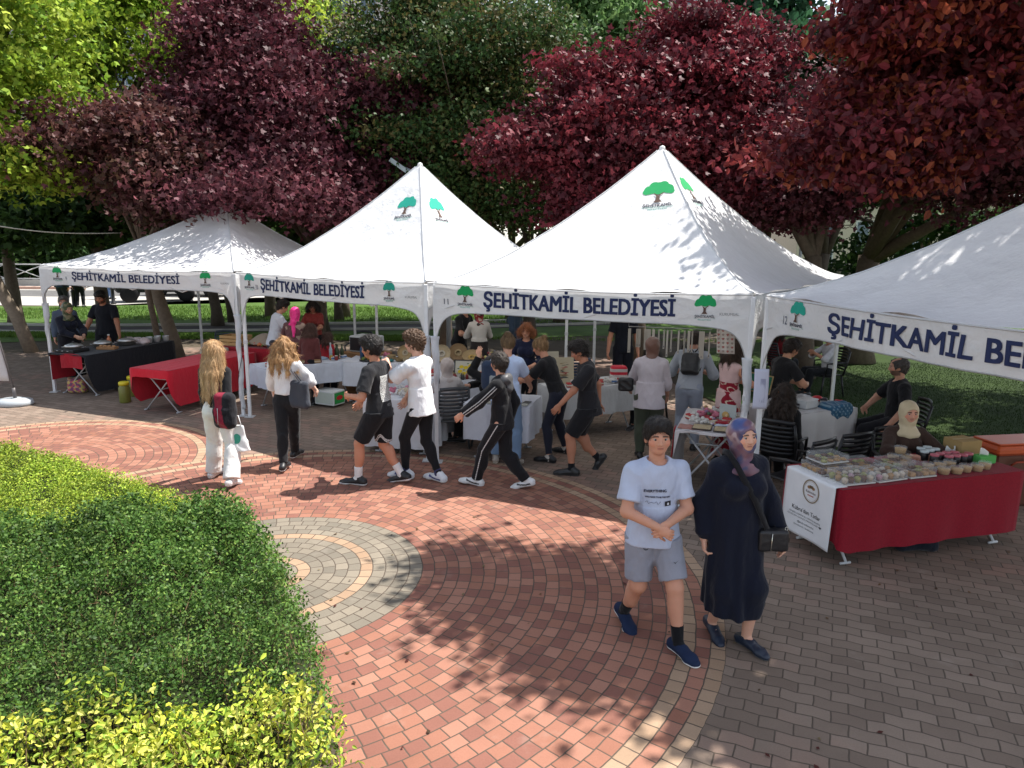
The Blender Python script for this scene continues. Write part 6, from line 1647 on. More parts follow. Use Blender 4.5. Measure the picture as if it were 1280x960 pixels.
# ------------------------------------------------------------------ tables, cloths and wares
class Frame:
    def __init__(s, x, y, deg): s.o = np.array([x, y, 0.0]); s.a = math.radians(deg); s.ux = np.array([math.cos(s.a), math.sin(s.a), 0]); s.uy = np.array([-math.sin(s.a), math.cos(s.a), 0])
    def p(s, x, y, z=0.): return s.o + s.ux * x + s.uy * y + np.array([0, 0, z])
def drape(L, W, z, drops, col, seed, amp=.018, over=.015, colfn=None, sw=7.):
    """one cloth over a table top: drops = front, right, back, left hang in metres"""
    r = np.random.default_rng(seed); mb = MB()
    per = []; n = 26; m_ = 12
    ov = over
    def side(p0, p1, k, nn): return [(p0[0] + (p1[0] - p0[0]) * i / nn, p0[1] + (p1[1] - p0[1]) * i / nn, k, i / nn) for i in range(nn)]
    per = side((-ov, -ov), (L + ov, -ov), 0, max(8, int(L * 22))) + side((L + ov, -ov), (L + ov, W + ov), 1, m_ * 2) + side((L + ov, W + ov), (-ov, W + ov), 2, max(8, int(L * 22))) + side((-ov, W + ov), (-ov, -ov), 3, m_ * 2)
    nr = [(0, -1), (1, 0), (0, 1), (-1, 0)]
    N = len(per); rows = 9; V = []; Fc = []
    for j in range(rows + 1):
        t = j / rows
        for i, (x, y, k, u) in enumerate(per):
            d0 = drops[k]; nx, ny = nr[k]
            if u < .06: pk = (k - 1) % 4; f_ = .5 + u / .12; d = drops[pk] * (1 - f_) + d0 * f_; nx2, ny2 = nr[pk]; nx, ny = nx * f_ + nx2 * (1 - f_), ny * f_ + ny2 * (1 - f_)
            elif u > .94: pk = (k + 1) % 4; f_ = .5 + (1 - u) / .12; d = drops[pk] * (1 - f_) + d0 * f_; nx2, ny2 = nr[pk]; nx, ny = nx * f_ + nx2 * (1 - f_), ny * f_ + ny2 * (1 - f_)
            else: d = d0
            s_ = i * .9 / max(1, N) * 60
            w = amp * (math.sin(s_ * sw / 7 + seed) + .6 * math.sin(s_ * sw / 3.1 + seed * 2)) * t + .012 * math.sin(min(1, t * 6) * 1.57)
            V.append((x + nx * w, y + ny * w, z - d * t - .004 * math.sin(s_ * 2.3) * t))
    for j in range(rows):
        for i in range(N): Fc.append((j * N + i, (j + 1) * N + i, (j + 1) * N + (i + 1) % N, j * N + (i + 1) % N))
    mb.add(V, Fc, col, True)
    mb.grid(lambda u, v: (-ov + (L + 2 * ov) * u, -ov + (W + 2 * ov) * v, z + .002 + .0025 * math.sin(u * 31 + v * 7 + seed)), 24, 10, col)
    return mb
def table(label, fr, L, W, z=.75, cloths=(), legcol=(.45, .46, .48), topcol=(.25, .24, .23), deep=False, group='folding tables of the stalls'):
    t = thing('folding_table', label, 'table', fr.p(0, 0), fr.a, group=group)
    mb = MB(); mb.box(0, L, 0, W, z - .032, z - .006, topcol, .008); mb.build('tabletop', 'paintmetal', t)
    if deep:
        mb = MB()
        for k in (.12, W - .12):
            pass
    ends = ((.10, .62), (W - .10, W - .62)) if deep else None
    spots = [(.16, 0), (L - .16, 0)] if not deep else [(0, .2), (0, W - .2)]
    for q, (a, b) in enumerate(spots):
        mb = MB()
        if not deep:
            y0, y1 = .06, W - .06
            for dx, s in ((-.012, 1), (.012, -1)):
                ya, yb = (y0, y1) if s > 0 else (y1, y0)
                mb.tube([(a + dx, ya, z - .03), (a + dx, (ya + yb) / 2, z * .52), (a + dx, yb, .02)], .0125, legcol, n=8)
                mb.tube([(a - .05, yb, .014), (a + .06, yb, .014)], .0125, legcol, n=6)
            mb.tube([(a, y0 + .1, z - .2), (a, y1 - .1, z - .2)], .008, legcol, n=6)
        else:
            x0, x1 = .05, L - .05
            for dy, s in ((-.012, 1), (.012, -1)):
                xa, xb = (x0, x1) if s > 0 else (x1, x0)
                mb.tube([(xa, b + dy, z - .03), ((xa + xb) / 2, b + dy, z * .5), (xb, b + dy, .02)], .0125, legcol, n=8)
                mb.tube([(xb, b - .05, .014), (xb, b + .06, .014)], .0125, legcol, n=6)
            mb.tube([(x0 + .12, b, z - .2), (x1 - .12, b, z - .2)], .008, legcol, n=6)
        mb.build('leg', 'paintmetal', t)
    mb = MB()
    if deep: mb.tube([(L * .5, .2, z * .5), (L * .5, W - .2, z * .5)], .010, legcol, n=6)
    else: mb.tube([(.16, W * .5, z * .5), (L - .16, W * .5, z * .5)], .010, legcol, n=6)
    mb.build('crossbar', 'paintmetal', t)
    for i, (lab, mbc, mat) in enumerate(cloths):
        o = mbc.build('tablecloth', mat); o.location = fr.p(0, 0); o.rotation_euler = (0, 0, fr.a); tag(o, lab, 'tablecloth', 'cloths over the stall tables')
    return t
CR = (.24, .010, .022); WC = (.56, .58, .64)
FA = Frame(2.90, 6.0, 16.7)
table('folding table under the crimson cloth of the cake stall', FA, 2.06, .72, cloths=[('crimson plush cloth over the cake table, reaching nearly to the ground', drape(2.06, .72, .75, (.60, .60, .35, .50), CR, 1, amp=.012, sw=6), 'velvet')], legcol=(.55, .56, .57))
FB = Frame(1.90, 8.02, -20)
table('folding table with steel X legs and craft wares beside the boy in pale blue', FB, .66, 1.15, cloths=[('white cloth hanging down the left of the craft table beside the boy', drape(.66, 1.15, .75, (.03, .10, .3, .62), (.50, .47, .47), 2), 'cloth')], deep=True)
FC1 = Frame(-1.99, 9.50, -11); table('table under a long white cloth behind the boy in basketball shorts', FC1, .95, .70, cloths=[('long white cloth of the small table behind the boy in basketball shorts', drape(.95, .70, .75, (.66, .66, .4, .66), (.62, .63, .66), 3, amp=.02), 'cloth')])
FC2 = Frame(-1.45, 10.95, -8); table('white covered table that carries the lemon painting', FC2, 1.55, .70, cloths=[('white cloth of the table with the lemon painting', drape(1.55, .70, .75, (.5, .5, .4, .5), WC, 4), 'cloth')])
FC3 = Frame(-.62, 9.27, -14); table('white covered table the woman with the bun leans over', FC3, .86, .75, cloths=[('pale grey white cloth of the table below the woman with the bun', drape(.86, .75, .75, (.48, .46, .4, .5), WC, 5, amp=.015), 'cloth')])
FC4 = Frame(.72, 10.12, 30); table('white covered table right of the boy in black shorts', FC4, 1.45, .62, cloths=[('pleated white cloth of the table between the boy in black shorts and the lilac shirt', drape(1.45, .62, .75, (.42, .42, .3, .4), (.50, .51, .52), 6, amp=.018), 'cloth')])
FK = Frame(-2.95, 12.45, -6); table('long white covered table that carries the baskets', FK, 2.9, .75, cloths=[('white cloth of the long basket table', drape(2.9, .75, .75, (.42, .4, .3, .4), WC, 7, amp=.02), 'cloth')])
FD = Frame(-4.02, 11.62, 40); table('white covered table beside the girl in the white shirt', FD, 1.65, .72, cloths=[('blue white cloth sagging from the table beside the girl in the white shirt', drape(1.65, .72, .75, (.34, .52, .3, .34), (.52, .56, .64), 8, amp=.022), 'cloth')])
FE = Frame(-6.28, 11.68, -19); RD = (.50, .018, .035)
table('folding table under the bright red cloth behind the blond girl', FE, .78, 2.1, cloths=[('bright red cloth draped over the table behind the blond girl', drape(.78, 2.1, .75, (.14, .62, .3, .60), RD, 9, amp=.012, sw=4), 'cloth')], deep=True)
FE2 = Frame(-5.75, 13.9, -18); table('back table with a dark red cloth under the crates', FE2, 1.9, .7, z=.80, cloths=[('dark red cloth on the table of crates at the second stall', drape(1.9, .7, .80, (.4, .4, .3, .4), (.30, .014, .025), 10), 'cloth')])
FF = Frame(-8.44, 12.97, -17)
table('long table of the pans under a black cloth at the far left', FF, .86, 2.1, z=.78, cloths=[('black cloth hanging to the ground from the table of pans', drape(.86, 2.1, .78, (.02, .70, .5, .10), (.016, .017, .022), 11, amp=.015), 'cloth')], deep=True)
mb = MB(); mb.grid(lambda u, v: (.02 + .5 * u + (.25 if v < .5 else .25), -.022 - .006 * math.sin(u * 9), .775 - .26 * v + .02 * math.sin(u * 3)), 10, 5, (.34, .014, .025)); mb.grid(lambda u, v: (-.022, .02 + .5 * u, .775 - .5 * v), 8, 5, (.34, .014, .025))
o = mb.build('cloth_flap', 'cloth'); o.location = FF.p(0, 0); o.rotation_euler = (0, 0, FF.a); tag(o, 'red cloth flaps showing at the near end of the black covered table', 'cloth')
FG = Frame(3.38, 8.72, 24); table('table with a shiny white cover behind the black chairs', FG, 1.25, .72, cloths=[('shiny white plastic cover crumpled over the table behind the black chairs', drape(1.25, .72, .75, (.5, .5, .3, .5), (.60, .60, .60), 12, amp=.03, sw=11), 'satin')])
# red striped runner at the left of the craft table
mb = MB(); mb.grid(lambda u, v: (-.035 - .02 * v, .02 + .16 * u, .757 - .36 * v), 4, 8, (.50, .02, .04), thick=.004); mb.grid(lambda u, v: (.0 + .3 * u, .03 + .22 * v, .760 + .004 * math.sin(u * 20)), 10, 5, (.35, .16, .13), thick=.004)
o = mb.build('table_runner', 'cloth'); o.location = FB.p(0, 0); o.rotation_euler = (0, 0, FB.a); tag(o, 'red and pink embroidered runner hanging over the corner of the craft table', 'runner')
# banner over the left end of the cake table
def bn(u, v, o=0.):      # u across the depth (0 front .. 1 back), v down
    if v < .13: return tuple(FA.p(-.042 - .0 * u + .10 * (1 - v / .13) * 1.2 - o * 0, .03 + .66 * u, .757 + o))
    t = (v - .13) / .87; return tuple(FA.p(-.046 - .008 * math.sin(u * 8 + t * 2) * t - .02 * t - o, .03 + .66 * u, .757 - .60 * t))
mb = MB(); mb.grid(bn, 16, 30, (.74, .74, .75), thick=.003); bo = tag(mb.build('banner', 'satin'), 'white banner with round emblem and script hanging over the end of the cake table', 'banner')
mb = MB(); fb = lambda x, z, o=0.: bn(.5 - x / .66, .13 + .87 * (z / .60), .004 + o)   # x to the right seen from outside, z down
def ring(cx, cz, R, r0, col, n=40):
    V = []; Fc = []
    for i in range(n):
        a = 2 * math.pi * i / n; w = r0 * (1 + .35 * math.sin(a * 20)); V += [fb(cx + (R + w) * math.cos(a), cz + (R + w) * math.sin(a)), fb(cx + (R - w) * math.cos(a), cz + (R - w) * math.sin(a))]
    for i in range(n): Fc.append((2 * i, 2 * i + 1, (2 * i + 3) % (2 * n), (2 * i + 2) % (2 * n)))
    mb.add(V, Fc, col)
ring(.03, .135, .105, .006, (.25, .19, .12)); ring(.03, .135, .090, .0012, (.4, .33, .25))
tx = lambda s_, x0, w_, z_, h_, c_, b_=.0: put_text(mb, s_, lambda x, z, o=0.: fb(x, -z, o), x0, w_, -z_, h_, c_, b_)
for a in (-.6, -.2, .2, .6): mb.add([fb(.03 + .055 * math.sin(a) + .02 * math.cos(k), .09 + .015 * math.sin(k) + .02 * abs(a), .001) for k in np.linspace(0, 6.28, 9)[:-1]], [tuple(range(8))], (.14, .09, .05) if abs(a) < .4 else (.30, .17, .08))
tx("Kübra'dan", -.035, .13, .155, .022, (.10, .06, .04), .01); mb.add([fb(-.01, .172), fb(.07, .172), (fb(.07, .182)), fb(-.01, .182)], [(0, 1, 2, 3)], (.45, .15, .10))
tx("Kübra'dan Tatlar", -.19, .38, .365, .040, (.03, .025, .02), .0)
tx('SİPARİŞ ÜZERİNE EL YAPIMI KURABİYE', -.22, .42, .405, .014, (.08, .08, .08)); tx('DOĞUM GÜNÜ PASTALARI ♥', -.24, .46, .432, .014, (.08, .08, .08))
tx('@kubradantatlar', -.10, .22, .475, .018, (.08, .08, .08)); tx('Şehitkamil / Gaziantep', -.14, .26, .51, .016, (.08, .08, .08))
o = mb.build('lettering', 'ink', bo)

def put(name, label, cat, pos, mbs, group=None, rz=0.):
    """a thing of several parts: mbs = [(part name, MB, material)]"""
    if len(mbs) == 1:
        o = mbs[0][1].build(name, mbs[0][2]); o.location = tuple(map(float, pos)); o.rotation_euler = (0, 0, rz); return tag(o, label, cat, group)
    t = thing(name, label, cat, pos, rz, group)
    for n_, m_, mt in mbs: m_.build(n_, mt, t)
    return t
def clone(o, pos, rz=0., label=None):
    c = copy_tree(o); c.location = tuple(map(float, pos)); c.rotation_euler = (0, 0, rz)
    if label: c['label'] = label
    return c
rr = np.random.default_rng(21)
Z = .757
# cake boxes
def cakebox(L, W, h, kind):
    a = MB(); a.box(0, L, 0, W, 0, .012, (.55, .54, .52), .003)
    b = MB(); b.box(.004, L - .004, .004, W - .004, .012, h, (.9, .9, .9), .006)
    for e in ((.004, .004), (L - .006, .004), (.004, W - .006), (L - .006, W - .006)): b.box(e[0], e[0] + .002, e[1], e[1] + .002, .012, h, (.8, .8, .8))
    for y_ in (.004, W - .006): b.box(.004, L - .004, y_, y_ + .003, h - .003, h + .001, (.8, .8, .8)); b.box(.004, L - .004, y_, y_ + .003, .010, .015, (.8, .8, .8))
    for x_ in (.004, L - .006): b.box(x_, x_ + .003, .004, W - .004, h - .003, h + .001, (.8, .8, .8))
    c = MB(); nx, ny = max(2, int(L / .062)), max(2, int(W / .062))
    for i in range(nx):
        for j in range(ny):
            x, y = L * (i + .5) / nx, W * (j + .5) / ny; col = [(.42, .24, .28), (.50, .42, .32), (.28, .27, .07), (.12, .05, .025), (.36, .20, .07), (.55, .48, .40)][rr.integers(0, 6) if kind == 0 else [3, 4, 3, 4, 2, 3][rr.integers(0, 6)]]
            if kind == 0: c.lathe([(.02, .014), (.027, .042), (.030, .046), (.026, .058), (.014, .068), (.0, .074)], (x, y, 0), col, n=10)
            elif kind == 1: c.box(x - .030, x + .030, y - .026, y + .026, .014, .014 + .03 + .01 * rr.random(), col, .006)
            else: c.lathe([(.0, .014), (.03, .016), (.032, .026), (.02, .036), (.0, .04)], (x, y, 0), col, n=9)
    return [('tray', a, 'plastic'), ('cakes', c, 'food'), ('clear_lid', b, 'clear')]
Pbox = 'clear boxes of cakes on the cake table'
specs = [(.05, .04, .34, .24, .10, 0, 'clear box of iced cupcakes at the front corner of the cake table above the banner'), (.42, .03, .34, .24, .09, 0, 'clear box of green topped cupcakes second from the banner along the front edge'), (.79, .05, .30, .22, .09, 1, 'clear box of dark cake squares in the front middle of the cake table'),
         (.04, .32, .34, .30, .08, 1, 'flat clear box of brown slices behind the cupcakes nearest the banner'), (.41, .31, .36, .30, .07, 2, 'flat clear box of cookies in front of the seated woman'), (.80, .31, .30, .22, .08, 1, 'clear box of caramel squares in the second row of the cake table'), (.12, .40, .30, .24, .07, 2, 'clear box resting on top of the box of brown slices')]
for i, (x, y, L, W, h_, k, lab) in enumerate(specs):
    put('cake_box', lab, 'box', FA.p(x, y, Z + (.082 if i == 6 else 0)), cakebox(L, W, h_, k), Pbox, FA.a + rr.normal() * .03)
def tub():
    a = MB(); a.lathe([(.0, .003), (.045, .003), (.052, .05), (.052, .052), (.0, .052)], col=(.45, .30, .14), n=14)
    b = MB(); b.lathe([(.048, .0), (.058, .058), (.060, .060), (.052, .075), (.0, .078)], n=16)
    return [('cookies', a, 'food'), ('clear_lid', b, 'clear')]
tb = put('cookie_tub', 'clear round tub of cookies in the rows at the right of the cake boxes', 'tub', FA.p(1.22, .10, Z), tub(), 'tubs of cookies on the cake table')
for x, y, z_ in ((1.35, .08, 0), (1.48, .10, 0), (1.61, .09, 0), (1.74, .12, 0), (1.18, .24, 0), (1.31, .23, 0), (1.44, .24, 0), (1.20, .52, 0), (1.08, .56, 0), (1.14, .54, .08)): clone(tb, FA.p(x, y, Z + z_), rr.random())
def pot(lid):
    a = MB(); a.lathe([(.036, 0), (.040, .01), (.040, .075), (.034, .085)], col=(.012, .012, .014), n=16)
    b = MB(); b.lathe([(.041, .078), (.041, .096), (.0, .098)], col=lid, n=16); return [('jar_body', a, 'plastic'), ('lid', b, 'plastic')]
jw = put('jar', 'black jar with a pale lid standing at the back of the cake table', 'jar', FA.p(1.40, .50, Z), pot((.55, .62, .64)), 'black jars with pale lids')
for x, y in ((1.49, .52), (1.58, .54), (1.46, .60), (1.56, .62)): clone(jw, FA.p(x, y, Z))
jp = put('jar', 'black jar with a pink lid in the cluster before the pale lidded jars', 'jar', FA.p(1.40, .38, Z), pot((.50, .13, .17)), 'black jars with pink lids')
for x, y in ((1.49, .40), (1.58, .41), (1.67, .40), (1.50, .31), (1.59, .31), (1.68, .31), (1.77, .33)): clone(jp, FA.p(x, y, Z))
a = MB(); a.box(0, .20, 0, .11, 0, .08, (.10, .40, .10), .006); b = MB(); b.grid(lambda u, v: (.05 + .10 * u, .055 + .02 * math.sin(u * 6), .08 + .07 * v * (.7 + .3 * math.sin(u * 5))), 8, 5, (.75, .75, .74), thick=.002)
put('tissue_box', 'green tissue box with a white tissue at the right of the cake table', 'box', FA.p(1.80, .22, Z), [('box_body', a, 'paper'), ('tissue', b, 'paper')], None, FA.a)
a = MB(); a.box(0, .26, 0, .22, 0, .17, (.36, .25, .11), .004); a.box(.0, .26, .10, .125, .1705, .1715, (.45, .36, .2)); put('cardboard_box', 'tan cardboard box at the right end of the cake table', 'box', FA.p(1.80, .44, Z), [('box_body', a, 'paper')], None, FA.a)
a = MB(); a.grid(lambda u, v: (.16 * (u - .5) * (1 - .3 * v), .02 * math.sin(u * 7), .10 * v + .02 * math.sin(u * 9)), 10, 6, (.66, .68, .68), thick=.01); put('napkins', 'white crumpled napkins behind the green tissue box', 'napkins', FA.p(1.74, .50, Z), [('n', a, 'paper')], None, FA.a)
# folded paper sheet / forearms note: orange cooler beyond the table
q = ground_at(1262, 640); FO = Frame(5.30, 7.55, 10)
a = MB(); a.box(0, .80, 0, .46, 0, .62, (.10, .035, .02), .03); b = MB(); b.box(-.02, .82, -.02, .48, .60, .70, (.50, .085, .02), .03); b.box(.05, .75, .04, .42, .70, .722, (.52, .10, .03), .01)
c = MB(); c.tube([(.15, -.03, .5), (.2, -.05, .54), (.6, -.05, .54), (.65, -.03, .5)], .012, (.3, .05, .02), n=6)
put('cooler', 'large orange red lidded crate beyond the right end of the cake table', 'crate', FO.p(0, 0, .0), [('crate_body', a, 'plastic'), ('lid', b, 'plastic'), ('handle', c, 'plastic')], None, FO.a)
# dark bag under the cake table
S_ = Sdf(); S_.rbox((0, 0, .09), (.20, .12, .09), .06); o = soft('bag', S_, .012, (.012, .014, .022), 'cloth', None, folds=.012, ff=14); o.location = tuple(FA.p(1.05, .18)); tag(o, 'dark soft bag lying under the cake table', 'bag')
# plastic chairs
def chair(label, x, y, deg, col=(.012, .012, .014), group='dark plastic chairs by the stalls'):
    t = thing('plastic_chair', label, 'chair', (x, y, 0), math.radians(deg), group)
    a = MB(); a.grid(lambda u, v: (-.22 + .44 * u, -.20 + .42 * v, .43 - .02 * math.sin(math.pi * u) + .01 * v), 8, 8, col, thick=.015); a.build('seat', 'plastic', t)
    bk = MB()
    for k in range(7): z0 = .50 + k * .052; bk.grid(lambda u, v: (-.21 + .42 * u, -.21 - .05 * math.sin(math.pi * u) - (z0 - .43) * .22, z0 + .034 * v), 8, 1, col, thick=.010)
    for s in (1, -1): bk.tube([(s * .215, -.19, .42), (s * .220, -.25, .66), (s * .205, -.30, .87)], [.020, .018, .016], col, n=8)
    bk.grid(lambda u, v: (-.205 + .41 * u, -.295 - .05 * math.sin(math.pi * u), .855 + .05 * v + .015 * math.sin(math.pi * u)), 10, 2, col, thick=.014); bk.build('backrest', 'plastic', t)
    for sx in (1, -1):
        for sy in (1, -1): l = MB(); l.tube([(sx * .19, sy * .17, .43), (sx * .235, sy * .225, 0)], [.022, .016], col, n=6); l.build('leg', 'plastic', t)
        l = MB(); l.tube([(sx * .235, .16, .43), (sx * .245, .15, .64), (sx * .24, -.05, .66), (sx * .215, -.24, .66)], .017, col, n=8); l.build('armrest', 'plastic', t)
    return t
chair('black slatted plastic chair at the left end of the cake table', 3.02, 7.32, 35)
chair('black slatted plastic chair between the shiny covered table and the woman in the cream scarf', 3.55, 7.62, 20)
chair('black plastic chair the woman in the cream headscarf sits on', 4.13, 7.28, 176)
chair('black plastic chair under the bald man in the polo shirt', 5.02, 9.08, 82)
chair('grey plastic chair of the seated woman in the black headscarf', -.28, 9.98, 72, (.06, .065, .07))
chair('grey plastic chair of the seated woman in the pale blouse', -.88, 9.82, 20, (.06, .065, .07))
chair('black plastic chair of the person with long curly hair', 3.15, 8.12, -35)
chair('dark chair of the person reading a phone on the grass', 6.05, 13.6, 95)
chair('dark chair of the person in dark red beyond the fourth stall', 5.45, 14.6, -60)
chair('dark chair of the person behind the bookmark strings', 2.2, 11.2, 150)
chair('dark blue plastic chair with pale stripe behind the woman with the copper bob', 1.05, 12.4, 20, (.02, .04, .08))
chair('empty dark plastic chair left of the striped one at the third stall', .65, 12.8, -15, (.03, .035, .045))
chair('grey blue plastic chair behind the crates of the second stall', -6.1, 15.2, 200, (.05, .07, .09))
chair('dark plastic chair behind the woman in the rust red top', -3.3, 15.3, 170, (.03, .04, .05))
# wares on the shiny table
a = MB(); a.box(0, .26, 0, .18, 0, .11, (.62, .63, .63), .01); b = MB(); b.box(-.008, .268, -.008, .188, .10, .118, (.70, .71, .71), .008)
put('plastic_box', 'translucent white plastic box on the shiny covered table', 'box', FG.p(.50, .12, Z), [('box_body', a, 'plastic'), ('lid', b, 'plastic')], None, FG.a + .2)
for i, (x, y, s) in enumerate(((.05, .12, .13), (.22, .32, .15), (.42, .45, .14), (.72, .42, .13))):
    S_ = Sdf(); S_.ell((0, 0, s * .42), (s, s * .8, s * .5)); S_.ell((s * .5, .02, s * .3), (s * .6, s * .6, s * .35), k=.03); o = soft('plastic_bag', S_, .012, (.58, .59, .62), 'satin', None, folds=.016, ff=32, seed=i + 1.); o.location = tuple(FG.p(x, y, Z)); tag(o, 'crumpled clear bag of goods heaped on the shiny covered table', 'bag', 'crumpled bags on the shiny covered table')
a = MB(); a.lathe([(.0, .0), (.10, .005), (.13, .05), (.12, .07), (.0, .06)], col=(.20, .13, .08), n=16); put('basket', 'small brown basket of nuts at the corner of the shiny covered table', 'basket', FG.p(.12, .05, Z), [('w', a, 'food')])
S_ = Sdf(); S_.rbox((0, 0, .08), (.20, .13, .10), .05); o = soft('checked_bag', S_, .011, (.03, .20, .34), 'satin', None, folds=.012, ff=20, colfn=lambda V: np.where((np.sin(V[:, :1] * 90) * np.sin(V[:, 2:] * 90) > .45), np.array([[.20, .32, .40]]), np.array([[.012, .10, .20]]))); o.location = tuple(FG.p(.98, .10, .64)); o.rotation_euler = (0, 0, .4); tag(o, 'blue and white carrier bag at the right of the shiny covered table', 'bag')
a = MB(); a.sphere((0, 0, .05), .06, (.55, .015, .02), sc=(1.3, .8, .7)); a.sphere((.10, .03, .03), .045, (.03, .02, .02), sc=(1.4, 1, .7)); a.sphere((-.12, .04, .03), .05, (.04, .03, .03), sc=(1.4, 1, .6)); put('red_purse', 'shiny red purse among dark things on the shiny covered table', 'purse', FG.p(1.0, .42, Z), [('w', a, 'leather')])
# paper note tied to the leg between stalls 11 and 12
a = MB(); a.grid(lambda u, v: (-.075 + .15 * u, -.075 - .012 * math.sin(u * 3) - .02 * math.sin(v * 2.5), 1.60 - .42 * v), 8, 12, (.52, .54, .66), thick=.003)
b = MB()
for k in range(7): b.tube([(-.01 + .008 * k, -.105 - .0 * k, 1.50), (-.012 + .008 * k + .004 * math.sin(k), -.108, 1.26 + .02 * math.sin(k * 2))], .0012, (.10, .10, .25), n=3)
put('paper_note', 'white handwritten paper strip taped to the tent leg behind the woman in navy', 'paper', (2.585, 7.42, -.02), [('sheet', a, 'paper'), ('writing', b, 'ink')])
# craft table wares (beside the boy)
for i, (x, y, n_) in enumerate(((.16, .02, 5), (.40, .0, 3))):
    a = MB(); a.box(0, .22 if i == 0 else .17, 0, .20, 0, .012, (.05, .035, .03), .003)
    for k in range(6): a.box(.01, .21 if i == 0 else .16, .012 + k * .031, .034 + k * .031, .012, .020 + .004 * (k % 2), (.42, .33, .20), .003)
    put('bracelet_tray', ['wide tray with rows of gold bracelets on the craft table', 'narrow tray with rows of gold bracelets at the corner of the craft table'][i], 'tray', FB.p(x, y, Z + .004), [('t', a, 'food')], 'trays of bracelets', FB.a)
a = MB(); a.box(0, .20, 0, .012, 0, .20, (.42, .46, .45), .002); a.sphere((.08, -.01, .07), .045, (.45, .30, .12), sc=(1, .4, 1)); a.sphere((.09, -.02, .07), .02, (.65, .5, .3), sc=(1, .4, 1)); put('flower_card', 'grey card with a golden flower standing on the craft table', 'card', FB.p(.42, .62, Z + .004), [('c', a, 'paper')], None, FB.a - .3)
cols = [(.22, .02, .03), (.45, .35, .30), (.30, .18, .30), (.50, .42, .38), (.06, .10, .06), (.35, .22, .10), (.55, .5, .5)]
o0 = None
for i in range(16):
    a = MB(); c = cols[rr.integers(0, 7)]; s = rr.uniform(.02, .045)
    for k in range(5): d = rr.normal(size=3) * s * .7; a.sphere((d[0], d[1], s * .6 + abs(d[2]) * .5), s * rr.uniform(.4, .8), cols[rr.integers(0, 7)], n=7, m=5)
    x, y = rr.uniform(.08, .6), rr.uniform(.28, 1.1)
    put('trinket', 'small knitted and beaded trinkets heaped on the craft table', 'trinket', FB.p(x, y, Z + .004), [('t', a, 'food')], 'trinkets on the craft table')
a = MB(); a.grid(lambda u, v: (.20 * u, .18 * v, .01 + .01 * math.sin(u * 9) * math.sin(v * 7)), 8, 8, (.52, .56, .66), thick=.008); put('folded_cloth', 'pale blue folded cloth on the craft table behind the bracelets', 'cloth', FB.p(.40, .26, Z + .004), [('c', a, 'cloth')])
# strings of bookmarks hung behind the craft stall
rail = [ray_at(786, 408, 10.4), ray_at(890, 412, 9.6)]
a = MB(); a.tube(rail, .006, (.3, .3, .3), n=5)
a.tube([rail[0], rail[0] * [1, 1, 0] + [0, 0, 2.5]], .003, (.3, .3, .3), n=4); a.tube([rail[1], rail[1] * [1, 1, 0] + [0, 0, 2.5]], .003, (.3, .3, .3), n=4)
put('hanging_rail', 'thin rail hung from the roof of tent 11 carrying the paper strips', 'rail', (0, 0, 0), [('s', a, 'paintmetal')])
for i in range(17):
    u = (i + .5 + rr.normal() * .25) / 17; p = rail[0] + (rail[1] - rail[0]) * u; L = rr.uniform(.26, .40); w = rr.choice([.012, .022, .030]); tw = rr.normal() * .5
    a = MB(); a.obox((0, 0, -L / 2 - .03), (math.cos(tw), math.sin(tw), 0), (-math.sin(tw), math.cos(tw), 0), (0, 0, 1), w, .002, L / 2, (.50, .47, .42)); a.tube([(0, 0, 0), (0, 0, -.04)], .001, (.3, .3, .3), n=3)
    a.obox((0, -.003, -L - .0), (math.cos(tw), math.sin(tw), 0), (-math.sin(tw), math.cos(tw), 0), (0, 0, 1), .004, .0025, .012, (.1, .1, .14)); put('paper_strip', 'long pale paper strip hanging in the row above the lilac shirt', 'strip', p, [('s', a, 'paper')], 'paper strips hung in a row', 0)
p = ray_at(907, 410, 8.3); a = MB(); a.grid(lambda u, v: (.20 * (u - .5) * (1 + .0 * v) + .02 * v, .012 * math.sin(u * 9), -.30 * v), 10, 10, (.56, .53, .50), thick=.003)
b = MB()
for i in range(4):
    for j in range(6):
        cx, cz = -.075 + .05 * i + .003 * j, -.03 - .048 * j; b.add([(cx + .014 * math.cos(k) * (1 + .4 * math.sin(3 * k)), -.016, cz + .014 * math.sin(k)) for k in np.linspace(0, 6.28, 10)[:-1]], [tuple(range(9))], (.34, .13, .12) if (i + j) % 2 else (.30, .26, .24))
t = put('embroidered_towel', 'white towel with red embroidery hanging under the edge of tent 11', 'towel', p, [('cloth', a, 'cloth'), ('pattern', b, 'ink')], None, -.3)
# wares at tables of stall 11
def basket(r_, h_, col): 
    a = MB(); a.lathe([(r_ * .75, 0), (r_ * .95, h_ * .5), (r_, h_), (r_ * 1.04, h_ + .01), (r_ * .97, h_ + .008), (r_ * .9, h_ * .5), (.0, h_ * .35)], col=col, n=18)
    return a
def wovenmat():
    m, nt, b = newmat('woven_straw'); oc = objco(nt); x, y, z = sepxyz(nt, oc); a = nt.nodes.new('ShaderNodeAttribute'); a.attribute_name = 'Col'
    w = ((z * 420.0).sin() * (x * 300.0 + y * 300.0).sin()) * .35 + .75
    cc = nt.nodes.new('ShaderNodeCombineColor')
    for i in range(3): nt.links.new(w.k, cc.inputs[i])
    c = mixc(nt, 1., S(nt, a.outputs['Color']), S(nt, cc.outputs[0]), 'MULTIPLY'); nt.links.new(c.k, b.inputs['Base Color']); b.inputs['Roughness'].default_value = .85; bump(nt, b, w, .5, .004); return m
MT['woven'] = wovenmat()
ST = [(.42, .30, .15), (.36, .24, .11), (.50, .40, .25), (.28, .18, .09)]
